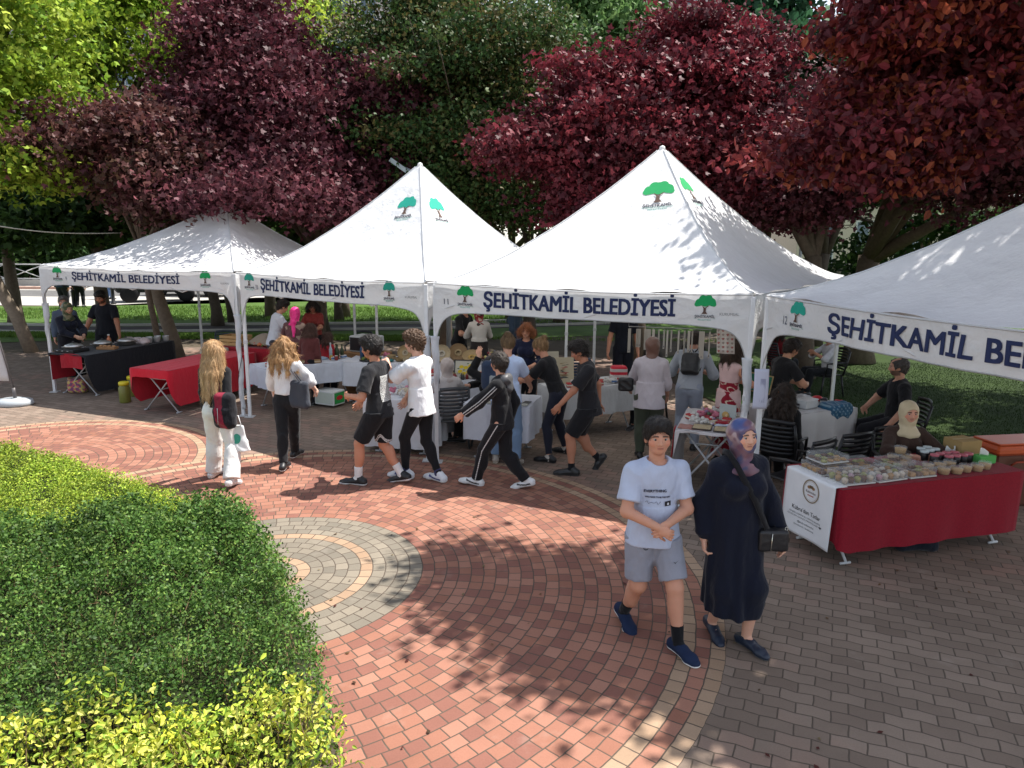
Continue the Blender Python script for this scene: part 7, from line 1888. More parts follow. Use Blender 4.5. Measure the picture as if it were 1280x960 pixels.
labs = ['round straw tray propped upright at the left of the basket table', 'round straw tray with a red centre propped on the basket table', 'round straw tray with a pale label propped in the middle of the basket table', 'round straw tray leaning behind the labelled one', 'golden straw tray lying tilted at the right of the basket table']
for i, (x, dy, r_, tilt) in enumerate(((1.05, .2, .13, 1.2), (1.42, .25, .16, 1.1), (1.72, .12, .15, 1.15), (1.98, .28, .16, 1.0), (2.25, .15, .17, .5))):
    a = MB(); a.lathe([(0, .0), (r_ * .5, .004), (r_ * .92, .012), (r_, .035), (r_ * 1.03, .037), (r_ * .95, .0), (0, -.006)], col=ST[i % 4], n=24)
    a.lathe([(0, .006), (r_ * .35, .009), (r_ * .42, .008)], col=[(.5, .42, .3), (.38, .12, .08), (.6, .55, .45), (.4, .3, .16), (.55, .36, .10)][i], n=18)
    o = put('straw_tray', labs[i], 'tray', FK.p(x, dy, Z + r_ * math.sin(tilt) + .03), [('w', a, 'woven')], 'woven straw ware of the third stall'); o.rotation_euler = (tilt, 0, rr.normal() * .25)
for i in range(11):
    r_ = rr.uniform(.06, .10); x = .75 + i * .19; o = put('basket', 'small straw basket in the heap on the basket table', 'basket', FK.p(x, .08 + .12 * (i % 2) + (.3 if i % 3 == 0 else 0), Z), [('w', basket(r_, r_ * rr.uniform(.5, .9), ST[i % 4]), 'woven')], 'small baskets in a heap')
for i in range(7):
    a = MB()
    for k in range(9): d = rr.normal(size=3) * .05; a.sphere((d[0], d[1], .07 + abs(d[2])), rr.uniform(.015, .035), [(.45, .05, .06), (.5, .3, .2), (.20, .04, .05), (.4, .38, .12)][rr.integers(0, 4)], n=7, m=5)
    put('flower_bunch', 'bunch of dried red and cream flowers at the right of the basket table', 'flowers', FK.p(2.35 + rr.uniform(0, .5), rr.uniform(.1, .6), Z), [('f', a, 'food')], 'dried flowers on the basket table')
# lemon painting and jars
a = MB(); a.box(-.17, .17, -.008, .008, 0, .27, (.50, .48, .40), .003); b = MB(); b.box(-.18, .18, -.012, .010, -.01, .006, (.05, .05, .05)); b.box(-.18, .18, -.012, .010, .264, .28, (.05, .05, .05)); b.box(-.185, -.168, -.012, .010, -.01, .28, (.05, .05, .05)); b.box(.168, .185, -.012, .010, -.01, .28, (.05, .05, .05))
c = MB()
for x, z_ in ((-.09, .10), (-.03, .07), (.04, .10), (.10, .13), (.0, .16), (-.07, .17), (.07, .19), (.09, .06)): c.add([(x + .036 * math.cos(k), -.0105 - .0004 * x, z_ + .026 * math.sin(k) + .006 * math.cos(k)) for k in np.linspace(0, 6.28, 14)[:-1]], [tuple(range(13))], (.62, .46, .02))
for x, z_ in ((-.03, .12), (.03, .22), (.12, .17), (-.12, .14)): c.add([(x - .02, -.0102, z_), (x, -.0102, z_ + .012), (x + .025, -.0102, z_ + .004), (x, -.0102, z_ - .008)], [(0, 1, 2, 3)], (.06, .12, .03))
o = put('painting', 'small framed picture of yellow lemons standing on the table by the tent leg', 'picture', FC2.p(.72, .12, Z + .01), [('canvas', a, 'paper'), ('frame', b, 'wood'), ('lemons', c, 'ink')], None, FC2.a); o.rotation_euler = (-.2, 0, FC2.a)
def bottle(col, h_=.14, r_=.022, cap=(.3, .25, .1)):
    a = MB(); a.lathe([(r_, 0), (r_, h_ * .6), (r_ * .4, h_ * .78), (r_ * .4, h_ * .92)], col=col, n=10); b = MB(); b.lathe([(r_ * .5, h_ * .9), (r_ * .5, h_), (0, h_ * 1.01)], col=cap, n=8); return [('glass_body', a, 'plastic'), ('cap', b, 'plastic')]
for i, (c, lab) in enumerate((((.20, .02, .02), 'little dark red bottle before the lemon painting'), ((.45, .42, .38), 'little pale bottle before the lemon painting'), ((.05, .05, .05), 'little black bottle before the lemon painting'))):
    b0_ = put('bottle', lab, 'bottle', FC2.p(.55 + .06 * i, .05, Z), bottle(c, .10), lab.replace('little', 'little').replace('bottle', 'bottles'))
    for k in range(5): clone(b0_, FC2.p(.58 + .06 * i + .17 * k, .03 + .05 * (k % 2), Z))
a = MB(); a.box(0, .22, 0, .01, 0, .26, (.42, .38, .30), .002); o = put('picture_card', 'cream card leaning beside the lemon painting', 'picture', FC2.p(1.05, .2, Z), [('c', a, 'paper')], None, FC2.a); o.rotation_euler = (-.25, 0, FC2.a)
# books / purses on the table of the woman with the bun, picture on the right table
for i in range(14):
    a = MB(); a.box(-.045, .045, -.06, .06, 0, .012, [(.30, .30, .22), (.10, .10, .09), (.45, .44, .38), (.04, .05, .05)][i % 4], .003); put('purse', 'small patterned purse laid out on the table of the woman with the bun', 'purse', FC3.p(.10 + .115 * (i % 7), .08 + .15 * (i // 7), Z), [('p', a, 'cloth')], 'purses laid out in rows', FC3.a + rr.normal() * .15)
a = MB(); a.box(-.15, .15, -.008, .008, 0, .40, (.48, .42, .30), .003); b = MB()
for k in range(9): b.add([(rr.uniform(-.09, .07) + .02 * math.cos(j), -.010, .07 + .03 * k + .016 * math.sin(j)) for j in np.linspace(0, 6.28, 9)[:-1]], [tuple(range(8))], [(.35, .07, .06), (.10, .10, .09), (.3, .22, .12)][k % 3])
o = put('painting', 'tall cream picture with a red figure standing on the table at the right', 'picture', FC4.p(.30, .40, Z), [('canvas', a, 'paper'), ('figure', b, 'ink')], None, 0); o.rotation_euler = (-.15, 0, .1)
a = MB(); a.box(-.13, .13, -.008, .008, 0, .34, (.50, .46, .36), .003); o = put('canvas', 'blank cream canvas leaning behind the woman with the copper bob', 'picture', (.62, 11.3, .80), [('c', a, 'paper')], None, 0.); o.rotation_euler = (-.15, 0, .2)
a = MB(); a.box(-.2, .2, -.2, .2, 0, .8, (.30, .28, .26), .01); put('display_box', 'plain box pedestal under the blank cream canvas', 'box', (.62, 11.42, 0), [('b', a, 'paper')])
for i in range(8):
    a = MB(); a.box(-.05, .05, -.035, .035, 0, .02, [(.5, .45, .4), (.4, .1, .08), (.1, .1, .12), (.5, .5, .5)][i % 4], .004); put('card_pack', 'small pack of cards and ornaments on the table right of the boy in black shorts', 'cards', FC4.p(.45 + .1 * i, .1 + .13 * (i % 3), Z), [('p', a, 'paper')], 'packs on the right white table', rr.random())
S_ = Sdf(); S_.rbox((0, 0, .10), (.13, .10, .12), .05); o = soft('patterned_bag', S_, .009, (.5, .05, .07), 'cloth', None, folds=.004, ff=25, colfn=lambda V: np.where(np.sin(V[:, 2:] * 70) > .1, np.array([[.50, .03, .05]]), np.array([[.55, .5, .48]]))); o.location = tuple(FC4.p(1.25, .3, Z)); tag(o, 'red and white striped bag on the table beside the lilac shirt', 'bag')
# red bag on the lap of the seated woman
S_ = Sdf(); S_.skirt((0, 0, .26), (0, 0, 0), (.10, .05), (.22, .10), folds=4, amp=.06); S_.ell((0, 0, .08), (.20, .10, .09), k=.04); o = soft('red_bag', S_, .009, (.42, .008, .055), 'cloth', None, folds=.010, ff=14); o.location = (-.08, 9.45, .50); o.rotation_euler = (0, .15, .1); tag(o, 'large raspberry red cloth bag beside the seated woman in black', 'bag')
# stall 10 wares
def jar(col, lid, r_=.035, h_=.09):
    a = MB(); a.lathe([(r_, 0), (r_ * 1.05, h_ * .2), (r_ * 1.05, h_ * .75), (r_ * .8, h_ * .88)], col=col, n=12); b = MB(); b.lathe([(r_ * .86, h_ * .85), (r_ * .86, h_), (0, h_ * 1.01)], col=lid, n=12); return [('jar_body', a, 'plastic'), ('lid', b, 'metal')]
j = put('jar', 'little jar of brown paste on the table beside the girl in the white shirt', 'jar', FD.p(.15, .12, Z), jar((.16, .06, .03), (.5, .42, .2)), 'little jars of paste')
for k in range(6): clone(j, FD.p(.20 + .08 * (k % 3), .18 + .08 * (k // 3), Z))
a = MB()
for k in range(12): a.sphere((rr.uniform(-.14, .14), rr.uniform(-.08, .08), .03 + rr.uniform(0, .03)), .03, (.60, .07, .03), n=8, m=6)
put('pepper_pile', 'pile of orange red peppers on the table beside the girl in the white shirt', 'vegetables', FD.p(.75, .30, Z), [('p', a, 'food')])
a = MB(); a.box(0, .3, 0, .2, 0, .03, (.35, .48, .60), .004); put('pale_blue_boxes', 'pale blue flat boxes on the table beside the girl in the white shirt', 'box', FD.p(.95, .35, Z), [('b', a, 'paper')], None, FD.a)
b0_ = put('bottle', 'tall green oil bottle with a pale label on the table corner of the second stall', 'bottle', FD.p(1.40, .28, Z), bottle((.03, .05, .02), .26, .032, (.05, .05, .02)), 'tall oil bottles')
clone(b0_, FD.p(1.50, .30, Z)); clone(b0_, FD.p(1.44, .40, Z))
b0_ = put('bottle', 'tall clear bottle beside the green oil bottles', 'bottle', FD.p(1.28, .30, Z), bottle((.40, .48, .55), .30, .03, (.5, .5, .5)))
a = MB(); a.box(0, .52, 0, .38, 0, .30, (.42, .44, .45), .015); b = MB(); b.box(.02, .36, -.008, .0, .03, .27, (.012, .012, .014), .003); c = MB(); c.tube([(.37, -.03, .05), (.37, -.03, .25)], .008, (.5, .5, .5), n=6); c.lathe([(.018, 0), (.018, .02)], (.44, -.01, .2), (.2, .2, .2), n=8)
put('microwave', 'silver microwave oven with a dark door behind the second stall table', 'oven', (-3.05, 13.35, .80), [('casing', a, 'paintmetal'), ('door', b, 'plastic'), ('handle', c, 'plastic')], None, -.5)
a = MB(); a.box(-.05, .7, -.05, .5, 0, .795, (.28, .16, .08), .01); put('crate_stack', 'brown cardboard boxes stacked beneath the microwave oven', 'box', (-3.12, 13.35, 0), [('b', a, 'paper')], None, -.5)
a = MB()
for i in range(4):
    for k in range(3): a.lathe([(.035, 0), (.035, .18), (.015, .22), (.015, .24)], (.08 * i, .08 * k, 0), (.02, .06, .13), n=9)
put('bottle_pack', 'pack of dark blue water bottles on the long table behind the boys', 'bottles', FK.p(.20, .40, Z), [('b', a, 'plastic')]); 
a = MB(); a.lathe([(.0, 0), (.20, .0), (.22, .02), (.0, .018)], col=(.012, .012, .012), n=20, sy=.6)
b = MB()
for k in range(26): b.sphere((rr.uniform(-.16, .16), rr.uniform(-.08, .08), .035 + rr.uniform(0, .02)), .022, [(.10, .16, .03), (.35, .20, .04), (.06, .09, .03)][k % 3], n=6, m=5)
put('platter', 'black platter of stuffed vine leaves on the long table behind the boys', 'platter', FK.p(.45, .14, Z), [('dish', a, 'plastic'), ('food', b, 'food')])
a = MB(); a.box(0, .42, 0, .30, 0, .25, (.58, .60, .60), .01); b = MB(); b.box(.421, .424, .02, .28, .03, .22, (.03, .30, .07)); b.add([(.426, .15 + .085 * math.cos(k), .12 + .04 * math.sin(k) + .01) for k in np.linspace(0, 6.28, 16)[:-1]], [tuple(range(15))], (.50, .03, .03)); b.box(.02, .40, -.003, -.0005, .03, .22, (.45, .5, .45))
put('carton', 'white and green carton with a red oval on the ground under a white covered table', 'box', FD.p(.85, .10, .04), [('box_body', a, 'paper'), ('print', b, 'ink')], None, FD.a - 1.15)
a = MB(); a.box(0, .35, 0, .3, 0, .28, (.22, .13, .06), .008); put('cardboard_box', 'brown cardboard box in the shade under the long table behind the boys', 'box', (-2.45, 12.3, 0), [('b', a, 'paper')], None, .3)
# clear dome on the table beside the boys
a = MB(); a.lathe([(.15, 0), (.16, .06), (.12, .15), (.05, .19), (0, .2)], n=18); b = MB(); b.lathe([(0, .005), (.13, .01), (.11, .06), (0, .09)], col=(.45, .36, .22), n=14); put('cake_dome', 'clear dome over a pale cake between the two boys', 'dome', FC1.p(.45, .40, Z), [('cake', b, 'food'), ('cover', a, 'clear')])
b0_ = put('paper_bag', 'pink paper bag on the small white table behind the boys', 'bag', FC1.p(.70, .15, Z), [('b', MB().box(0, .14, 0, .08, 0, .18, (.45, .05, .12), .005), 'paper')], None, .1)
# stall 9 wares: pans with lids
def pan():
    a = MB(); a.lathe([(.13, 0), (.155, .03), (.165, .09), (.172, .092), (.165, .085), (.13, .02)], col=(.55, .50, .45), n=22); b = MB(); b.lathe([(.165, .093), (.13, .12), (.05, .145), (0, .15)], col=(.62, .64, .65), n=20)
    c = MB(); c.lathe([(.012, .148), (.012, .165), (.024, .172), (.0, .182)], col=(.05, .05, .05), n=10)
    for s in (1, -1): c.tube([(s * .165, -.04, .07), (s * .205, -.03, .075), (s * .205, .03, .075), (s * .165, .04, .07)], .007, (.3, .3, .3), n=6)
    return [('bowl', a, 'metal'), ('lid', b, 'metal'), ('handle', c, 'plastic')]
p1_ = put('cooking_pan', 'steel pan with a domed lid nearest us on the black covered table', 'pan', FF.p(.25, .30, .787), pan(), 'lidded steel pans')
clone(p1_, FF.p(.40, .80, .787), .3, 'middle one of the three steel pans on the black covered table'); clone(p1_, FF.p(.55, 1.22, .787), .7, 'steel pan with a domed lid, the farthest of the three on the black covered table')
a = MB(); a.box(0, .45, 0, .36, 0, .06, (.012, .012, .014), .01); b = MB()
for k in range(3): b.lathe([(.018, 0), (.018, .012)], (.1 + .12 * k, -.008, .03), (.4, .4, .4), n=8)
put('gas_stove', 'flat black gas stove at the near corner of the black covered table', 'stove', FF.p(.05, .05, .785), [('casing', a, 'paintmetal'), ('knobs', b, 'metal')], None, FF.a)
a = MB(); a.box(0, .34, 0, .16, 0, .05, (.32, .17, .08), .006); b = MB()
for k in range(4): b.lathe([(0, 0), (.03, .002), (.028, .02), (0, .024)], (.05 + .08 * k, .08, .05), (.55, .30, .14), n=9)
put('bread_board', 'wooden board with round buns between the pans', 'board', FF.p(.50, .55, .787), [('board', a, 'wood'), ('buns', b, 'food')], None, FF.a + .3)
put('sauce_bottle', 'plastic bottle of orange sauce standing among the pans', 'bottle', FF.p(.30, 1.05, .787), bottle((.50, .16, .06), .22, .04, (.7, .7, .7)))
a = MB(); a.lathe([(.05, 0), (.065, .10), (.067, .102), (.06, .095), (.047, .01)], col=(.62, .62, .62), n=14); c0_ = put('stacked_tubs', 'white plastic tub at the far end of the black covered table', 'tub', FF.p(.60, 1.55, .787), [('b', a, 'plastic')], 'white tubs on the black covered table')
for x, y in ((.72, 1.62), (.60, 1.75), (.45, 1.6), (.74, 1.80), (.62, 1.95), (.78, 2.0)): clone(c0_, FF.p(x, y, .787))
for i in range(3):
    S_ = Sdf(); S_.ell((0, 0, .06), (.11, .08, .07)); o = soft('food_bag', S_, .011, (.50, .42, .42), 'satin', None, folds=.012, ff=30, seed=i + 2.); o.location = tuple(FF.p(.45 + .16 * i, 1.42, .787)); tag(o, 'pale plastic bag of bread beside the white tubs', 'bag', 'bags of bread on the black covered table')
S_ = Sdf(); S_.rbox((0, 0, .13), (.16, .12, .13), .07); o = soft('flowery_bag', S_, .011, (.4, .1, .1), 'cloth', None, folds=.01, ff=16, colfn=lambda V: np.where(wob(V, 3, 60)[:, None] > .2, np.array([[.55, .12, .14]]), np.where(wob(V, 7, 55)[:, None] > .1, np.array([[.55, .42, .15]]), np.array([[.20, .08, .16]])))); o.location = tuple(FF.p(.25, .30, 0)); tag(o, 'flowery pink and yellow bag on the ground under the black covered table', 'bag')
S_ = Sdf(); S_.rbox((0, 0, .10), (.18, .14, .11), .06); o = soft('white_bag', S_, .012, (.4, .4, .42), 'satin', None, folds=.014, ff=22); o.location = tuple(FF.p(.45, .75, 0)); tag(o, 'grey white bag on the ground deeper under the black covered table', 'bag')
q = ground_at(157, 503)
a = MB(); a.lathe([(.085, 0), (.095, .02), (.095, .26), (.08, .30), (.08, .32)], col=(.16, .17, .035), n=18); b = MB(); b.lathe([(.088, .315), (.088, .365), (.075, .375), (0, .375)], col=(.62, .52, .02), n=18)
put('pickle_jar', 'big jar of green pickles with a yellow lid on the ground at the left stall', 'jar', q, [('jar_body', a, 'plastic'), ('lid', b, 'plastic')])
q = ground_at(162, 496); clone(bpy.data.objects['pickle_jar'], (q[0] + .03, q[1] + .08, 0), .3, 'second jar of pickles half hidden behind the first at the left stall')
# crates and covers on the back red table
a = MB()
for k in range(3): a.box(0, .5, 0, .012, .0 + k * .065, .05 + k * .065, (.45, .28, .12)); a.box(0, .5, .33, .342, k * .065, .05 + k * .065, (.45, .28, .12)); a.box(0, .012, .012, .33, k * .065, .05 + k * .065, (.42, .26, .11)); a.box(.488, .5, .012, .33, k * .065, .05 + k * .065, (.42, .26, .11))
a.box(0.005, .495, .005, .335, -.01, .0, (.4, .25, .1))
c0_ = put('fruit_crate', 'slatted wooden crate at the left end of the back red table', 'crate', FE2.p(.02, .05, .82), [('c', a, 'wood')], None, FE2.a)
a = MB(); a.box(0, .42, 0, .3, 0, .20, (.44, .50, .46), .008); put('carton', 'pale green and white carton below the slatted crate', 'box', (-5.95, 13.55, .60), [('b', a, 'paper')], None, FE2.a); a = MB(); a.box(-.02, .44, -.02, .32, 0, .6, (.12, .10, .09), .01); put('box_stack', 'dark box standing on the ground under the pale green carton', 'box', (-5.95, 13.55, 0), [('b', a, 'paper')], None, FE2.a)
a = MB(); a.grid(lambda u, v: ((u - .5) * .7, (v - .5) * .5, .22 * math.cos((u - .5) * 2.9) * math.cos((v - .5) * 2.9)), 12, 10, (.30, .25, .20)); put('food_cover', 'brown net food cover arched on the back red table', 'cover', FE2.p(.85, .35, .83), [('n', a, 'cloth')], None, FE2.a)
for i in range(8):
    a = MB()
    for k in range(8): d = rr.normal(size=3) * .04; a.sphere((d[0], d[1], .03 + abs(d[2]) * .6), rr.uniform(.02, .035), [(.50, .05, .03), (.45, .16, .06), (.16, .2, .05), (.5, .4, .3)][rr.integers(0, 4)], n=7, m=5)
    put('fruit_heap', 'heap of red and orange produce on the back red table', 'fruit', FE2.p(.62 + i * .15, .10 + .1 * (i % 2), .81), [('f', a, 'food')], 'heaps of produce on the back red table')
a = MB(); a.box(0, .5, 0, .02, 0, .20, (.42, .38, .34), .003); b = MB()
for k in range(4): b.add([(.07 + .12 * k + .04 * math.cos(j), -.003, .10 + .05 * math.sin(j)) for j in np.linspace(0, 6.28, 10)[:-1]], [tuple(range(9))], [(.4, .05, .04), (.35, .2, .05), (.08, .15, .05), (.4, .3, .2)][k])
put('food_sign', 'printed panel with food pictures on the edge of the back red table', 'sign', FE2.p(1.35, -.03, .70), [('panel', a, 'paper'), ('print', b, 'ink')], None, FE2.a)
# sign base at the left edge
q = ground_at(18, 506); t = thing('flag_stand', 'weighted plastic base with a leaning pole and a white flag at the left edge', 'flag', q)
a = MB(); a.lathe([(.0, 0), (.30, 0), (.32, .03), (.30, .09), (.16, .12), (.05, .125), (.0, .125)], col=(.40, .43, .45), n=28, sy=.75); a.tube([(.1, -.1, .10), (.2, -.05, .10)], .03, (.25, .27, .28), n=8, flat=.5); a.build('base', 'plastic', t)
a = MB(); a.tube([(.03, 0, .1), (.02, 0, .3)], .028, (.12, .11, .11), n=10); a.tube([(.02, 0, .3), (-.10, .0, 1.0), (-.32, .0, 2.2)], .014, (.10, .09, .09), n=8); a.build('pole', 'paintmetal', t)
a = MB(); a.grid(lambda u, v: (-.03 - .55 * u - .10 * v * 2, -.01 + .02 * math.sin(v * 6 + u * 3), .42 + 1.75 * v), 10, 16, (.52, .50, .50), thick=.003); a.build('flag_cloth', 'cloth', t)
# litter
for i, (px, py) in enumerate(((848, 632), (852, 640))):
    q = ground_at(px, py); a = MB(); a.box(-.03, .03, -.012, .012, .001, .004, (.6, .65, .7)); put('paper_scrap', ['pale paper scrap lying on the pavers between the boy and the craft table', 'second smaller paper scrap on the pavers by the craft table'][i], 'litter', q, [('s', a, 'paper')], None, .9 + i)
# patio lamp arm above the second tent, rope, cable
t = thing('street_lamp', 'grey street lamp head poking out left of the peak of tent 10', 'lamp', (ray_at(560, 300, 16.5)[0], 16.5, 0)); q = ray_at(500, 208, 16.2) - np.array([ray_at(560, 300, 16.5)[0], 16.5, 0])
a = MB(); a.tube([(0, 0, 0), (0, 0, 3.6), (-.25, 0, 4.1), tuple(q)], [.06, .05, .045, .04], (.35, .38, .40), n=8); a.build('pole', 'paintmetal', t); a = MB(); a.obox(q, unit(A3(-.8, 0, .55)), (0, 1, 0), unit(A3(.55, 0, .8)), .24, .11, .045, (.36, .42, .43)); a.build('lamp_head', 'paintmetal', t)
a = MB(); A0, A1 = ray_at(-60, 272, 14), ray_at(152, 291, 16); a.tube([A0 + (A1 - A0) * k / 12 - np.array([0, 0, .12 * math.sin(math.pi * k / 12)]) for k in range(13)], .012, (.52, .50, .42), n=5); put('rope', 'slack pale rope strung at the left from the edge to the maple', 'rope', (0, 0, 0), [('r', a, 'cloth')])

# assorted small stock that fills the tables: a few kinds, copied about
def kinds():
    out = []
    for lab, c1_, c2_ in (('small red and cream printed box among the stock', (.40, .05, .05), (.55, .50, .42)), ('small brown craft box among the stock', (.26, .16, .08), (.45, .36, .24)), ('small dark box among the stock', (.04, .04, .05), (.3, .3, .3)), ('small white box with a blue band among the stock', (.52, .53, .54), (.08, .16, .35))):
        a = MB(); a.box(-.05, .05, -.035, .035, 0, .06, c1_, .004); b = MB(); b.box(-.051, .051, -.036, .036, .018, .042, c2_); out.append(('stock_box', lab, 'box', [('box_body', a, 'paper'), ('label_band', b, 'paper')]))
    for lab, c1_, c2_ in (('little jar of red jam among the stock', (.22, .02, .015), (.6, .58, .5)), ('little jar of honey among the stock', (.42, .22, .03), (.5, .4, .1)), ('little jar of olives among the stock', (.07, .08, .02), (.1, .1, .1))):
        out.append(('stock_jar', lab, 'jar', jar(c1_, c2_, .032, .085)))
    for lab, c1_ in (('folded crimson cloth among the stock', (.28, .02, .03)), ('folded cream cloth among the stock', (.50, .45, .36)), ('folded teal cloth among the stock', (.03, .16, .17))):
        a = MB(); a.grid(lambda u, v: (-.08 + .16 * u, -.06 + .12 * v, .035 + .006 * math.sin(u * 9 + v * 5)), 8, 6, c1_, thick=.03); out.append(('folded_cloth', lab, 'cloth', [('c', a, 'cloth')]))
    for lab, c1_ in (('crochet bundle of white wool among the stock', (.52, .50, .47)), ('crochet bundle of pink wool among the stock', (.50, .16, .22))):
        a = MB()
        for k in range(9): d = rr.normal(size=3) * .03; a.sphere((d[0], d[1], .03 + abs(d[2])), rr.uniform(.018, .03), c1_, n=7, m=5)
        out.append(('wool_bundle', lab, 'wool', [('c', a, 'cloth')]))
    return out
KN = [None] * 12
kk = kinds()
def stock(fr, L, W, n, x0=.06, y0=.06, where='', sel=range(12), z=Z):
    for i in range(n):
        k = list(sel)[rr.integers(0, len(list(sel)))]; nm, lab, cat, mbs = kk[k]
        p = fr.p(rr.uniform(x0, L - .08), rr.uniform(y0, W - .08), z + .002)
        key = (k, where)
        if KN[k] is None: KN[k] = put(nm, lab + where, cat, p, mbs, lab.replace('among the stock', 'of the stalls'), rr.uniform(0, 3.1)); KN[k]['group'] = nm.replace('_', ' ') + 's' + where
        else: c = clone(KN[k], p, rr.uniform(0, 3.1), lab + where); c['group'] = nm.replace('_', ' ') + 's' + where
stock(FD, 1.65, .72, 22, where=' beside the girl in white', sel=(0, 1, 3, 4, 5, 6, 8))
stock(FK, 2.9, .75, 18, x0=.6, where=' of the basket table', sel=(1, 2, 8, 9, 10, 11))
stock(FC1, .95, .70, 8, where=' behind the two boys', sel=(0, 7, 10, 11))
stock(FC2, 1.55, .70, 16, where=' by the lemon painting', sel=(0, 2, 4, 5, 8, 10), y0=.25)
stock(FC4, 1.45, .62, 14, where=' right of the walkers', sel=(0, 1, 3, 8, 10))
stock(FB, .66, 1.15, 20, where=' on the craft table', sel=(7, 8, 10, 11, 0), y0=.30)
stock(FG, 1.25, .72, 14, where=' on the shiny covered table', sel=(0, 3, 2, 9))
stock(FE2, 1.9, .7, 16, where=' on the back red table', sel=(0, 1, 4, 5, 6), z=.807)
# ------------------------------------------------------------------ street and buildings far behind
def vehicle(label, name, cat, x, y, deg, col, prof, W, wheels, wr=.33, glasscol=(.03, .035, .04), open_=False):
    t = thing(name, label, cat, (x, y, 0), math.radians(deg))
    body, cab = prof
    def loft(poly, w, inset, colr):
        mb = MB(); n = len(poly)
        V = []
        for k, (yy, s) in enumerate(((-w / 2, .93), (-w / 2 + inset, 1), (w / 2 - inset, 1), (w / 2, .93))):
            cx = np.mean([p[0] for p in poly]); cz = np.mean([p[1] for p in poly])
            V += [(cx + (p[0] - cx) * s, yy, cz + (p[1] - cz) * s) for p in poly]
        Fc = [tuple(range(n - 1, -1, -1)), tuple(range(3 * n, 4 * n))]
        for k in range(3): Fc += [(k * n + i, k * n + (i + 1) % n, (k + 1) * n + (i + 1) % n, (k + 1) * n + i) for i in range(n)]
        return mb.add(V, Fc, colr)
    loft(body, W, .08, col).build('body', 'paint', t)
    if cab:
        loft(cab, W - .18, .12, glasscol).build('windows', 'glass' if False else 'paint', t)
        top = max(p[1] for p in cab); xs = [p[0] for p in cab if p[1] > top - .05]
        mb = MB(); mb.box(min(xs) - .03, max(xs) + .03, -W / 2 + .14, W / 2 - .14, top - .01, top + .04, col, .02); mb.build('roof', 'paint', t)
    for wx in wheels:
        for s in (1, -1):
            mb = MB(); mb.lathe([(wr * .55, -.10), (wr * .95, -.10), (wr, -.07), (wr, .07), (wr * .95, .10), (wr * .55, .10)], (0, 0, 0), (.012, .012, .013), n=20)
            w_ = mb.build('wheel', 'rubber', t); w_.location = (wx, s * (W / 2 - .08), wr); w_.rotation_euler = (math.pi / 2, 0, 0)
            mb = MB(); mb.lathe([(0, -.09), (wr * .5, -.085), (wr * .57, -.095), (wr * .57, .095), (wr * .5, .085), (0, .09)], (0, 0, 0), (.45, .46, .47), n=12); mb.build('rim', 'metal', w_)
    xf = max(p[0] for p in body)
    for s in (1, -1): mb = MB(); mb.box(xf - .06, xf + .005, s * W * .33 - .12, s * W * .33 + .12, .62, .76, (.6, .6, .55), .02); mb.build('headlight', 'plastic', t)
    return t
q = ground_at(188, 378)
vehicle('black open off-road car parked on the far street behind the leaning trunk', 'parked_car', 'car', q[0], q[1] + .8, -155, (.012, .012, .014), ([(-1.7, .45), (1.6, .45), (1.75, .6), (1.72, .95), (.7, 1.02), (.6, 1.0), (-1.7, 1.0)], [(-1.55, 1.0), (.55, 1.0), (.25, 1.62), (-1.5, 1.65)]), 1.65, (-1.15, 1.15), .38, (.02, .02, .022))
q = ground_at(236, 372)
vehicle('white car parked right of the black off-road car on the far street', 'parked_car', 'car', q[0] - .3, q[1] + 1.3, -8, (.62, .63, .64), ([(-2.1, .35), (2.0, .35), (2.15, .5), (2.1, .75), (1.0, .95), (-1.9, .98), (-2.15, .8)], [(-1.7, .95), (.95, .93), (.3, 1.40), (-1.2, 1.44)]), 1.72, (-1.3, 1.35))
for i, (px, py, lab) in enumerate(((93, 384, 'black bollard beside the person at the kerb of the far street'), (142, 380, 'black bollard on the far kerb left of the parked cars'), (226, 372, 'black bollard right of the black off-road car'), (312, 364, 'black bollard behind the second stall'))):
    t = thing('bollard', lab, 'bollard', ground_at(px, py), group='black bollards along the far kerb'); a = MB(); a.lathe([(.11, 0), (.11, .06), (.075, .09), (.07, .6), (.085, .63), (.085, .68), (.05, .72)], col=(.012, .012, .014), n=12); a.build('post', 'paintmetal', t); a = MB(); a.sphere((0, 0, .77), .065, (.012, .012, .014)); a.build('cap', 'paintmetal', t)
for i, (px, py, lab) in enumerate(((261, 370, 'orange traffic cone standing on the far street'), (265, 370.5, 'orange traffic cone just right of the first one'))):
    t = thing('traffic_cone', lab, 'cone', ground_at(px, py), group='orange traffic cones'); a = MB(); a.box(-.2, .2, -.2, .2, 0, .04, (.02, .02, .02), .01); a.build('base', 'rubber', t); a = MB(); a.lathe([(.16, .04), (.03, .75), (0, .76)], col=(.60, .12, .03), n=14); a.lathe([(.112, .33), (.085, .48)], col=(.7, .7, .7), n=14); a.build('cone_body', 'plastic', t)
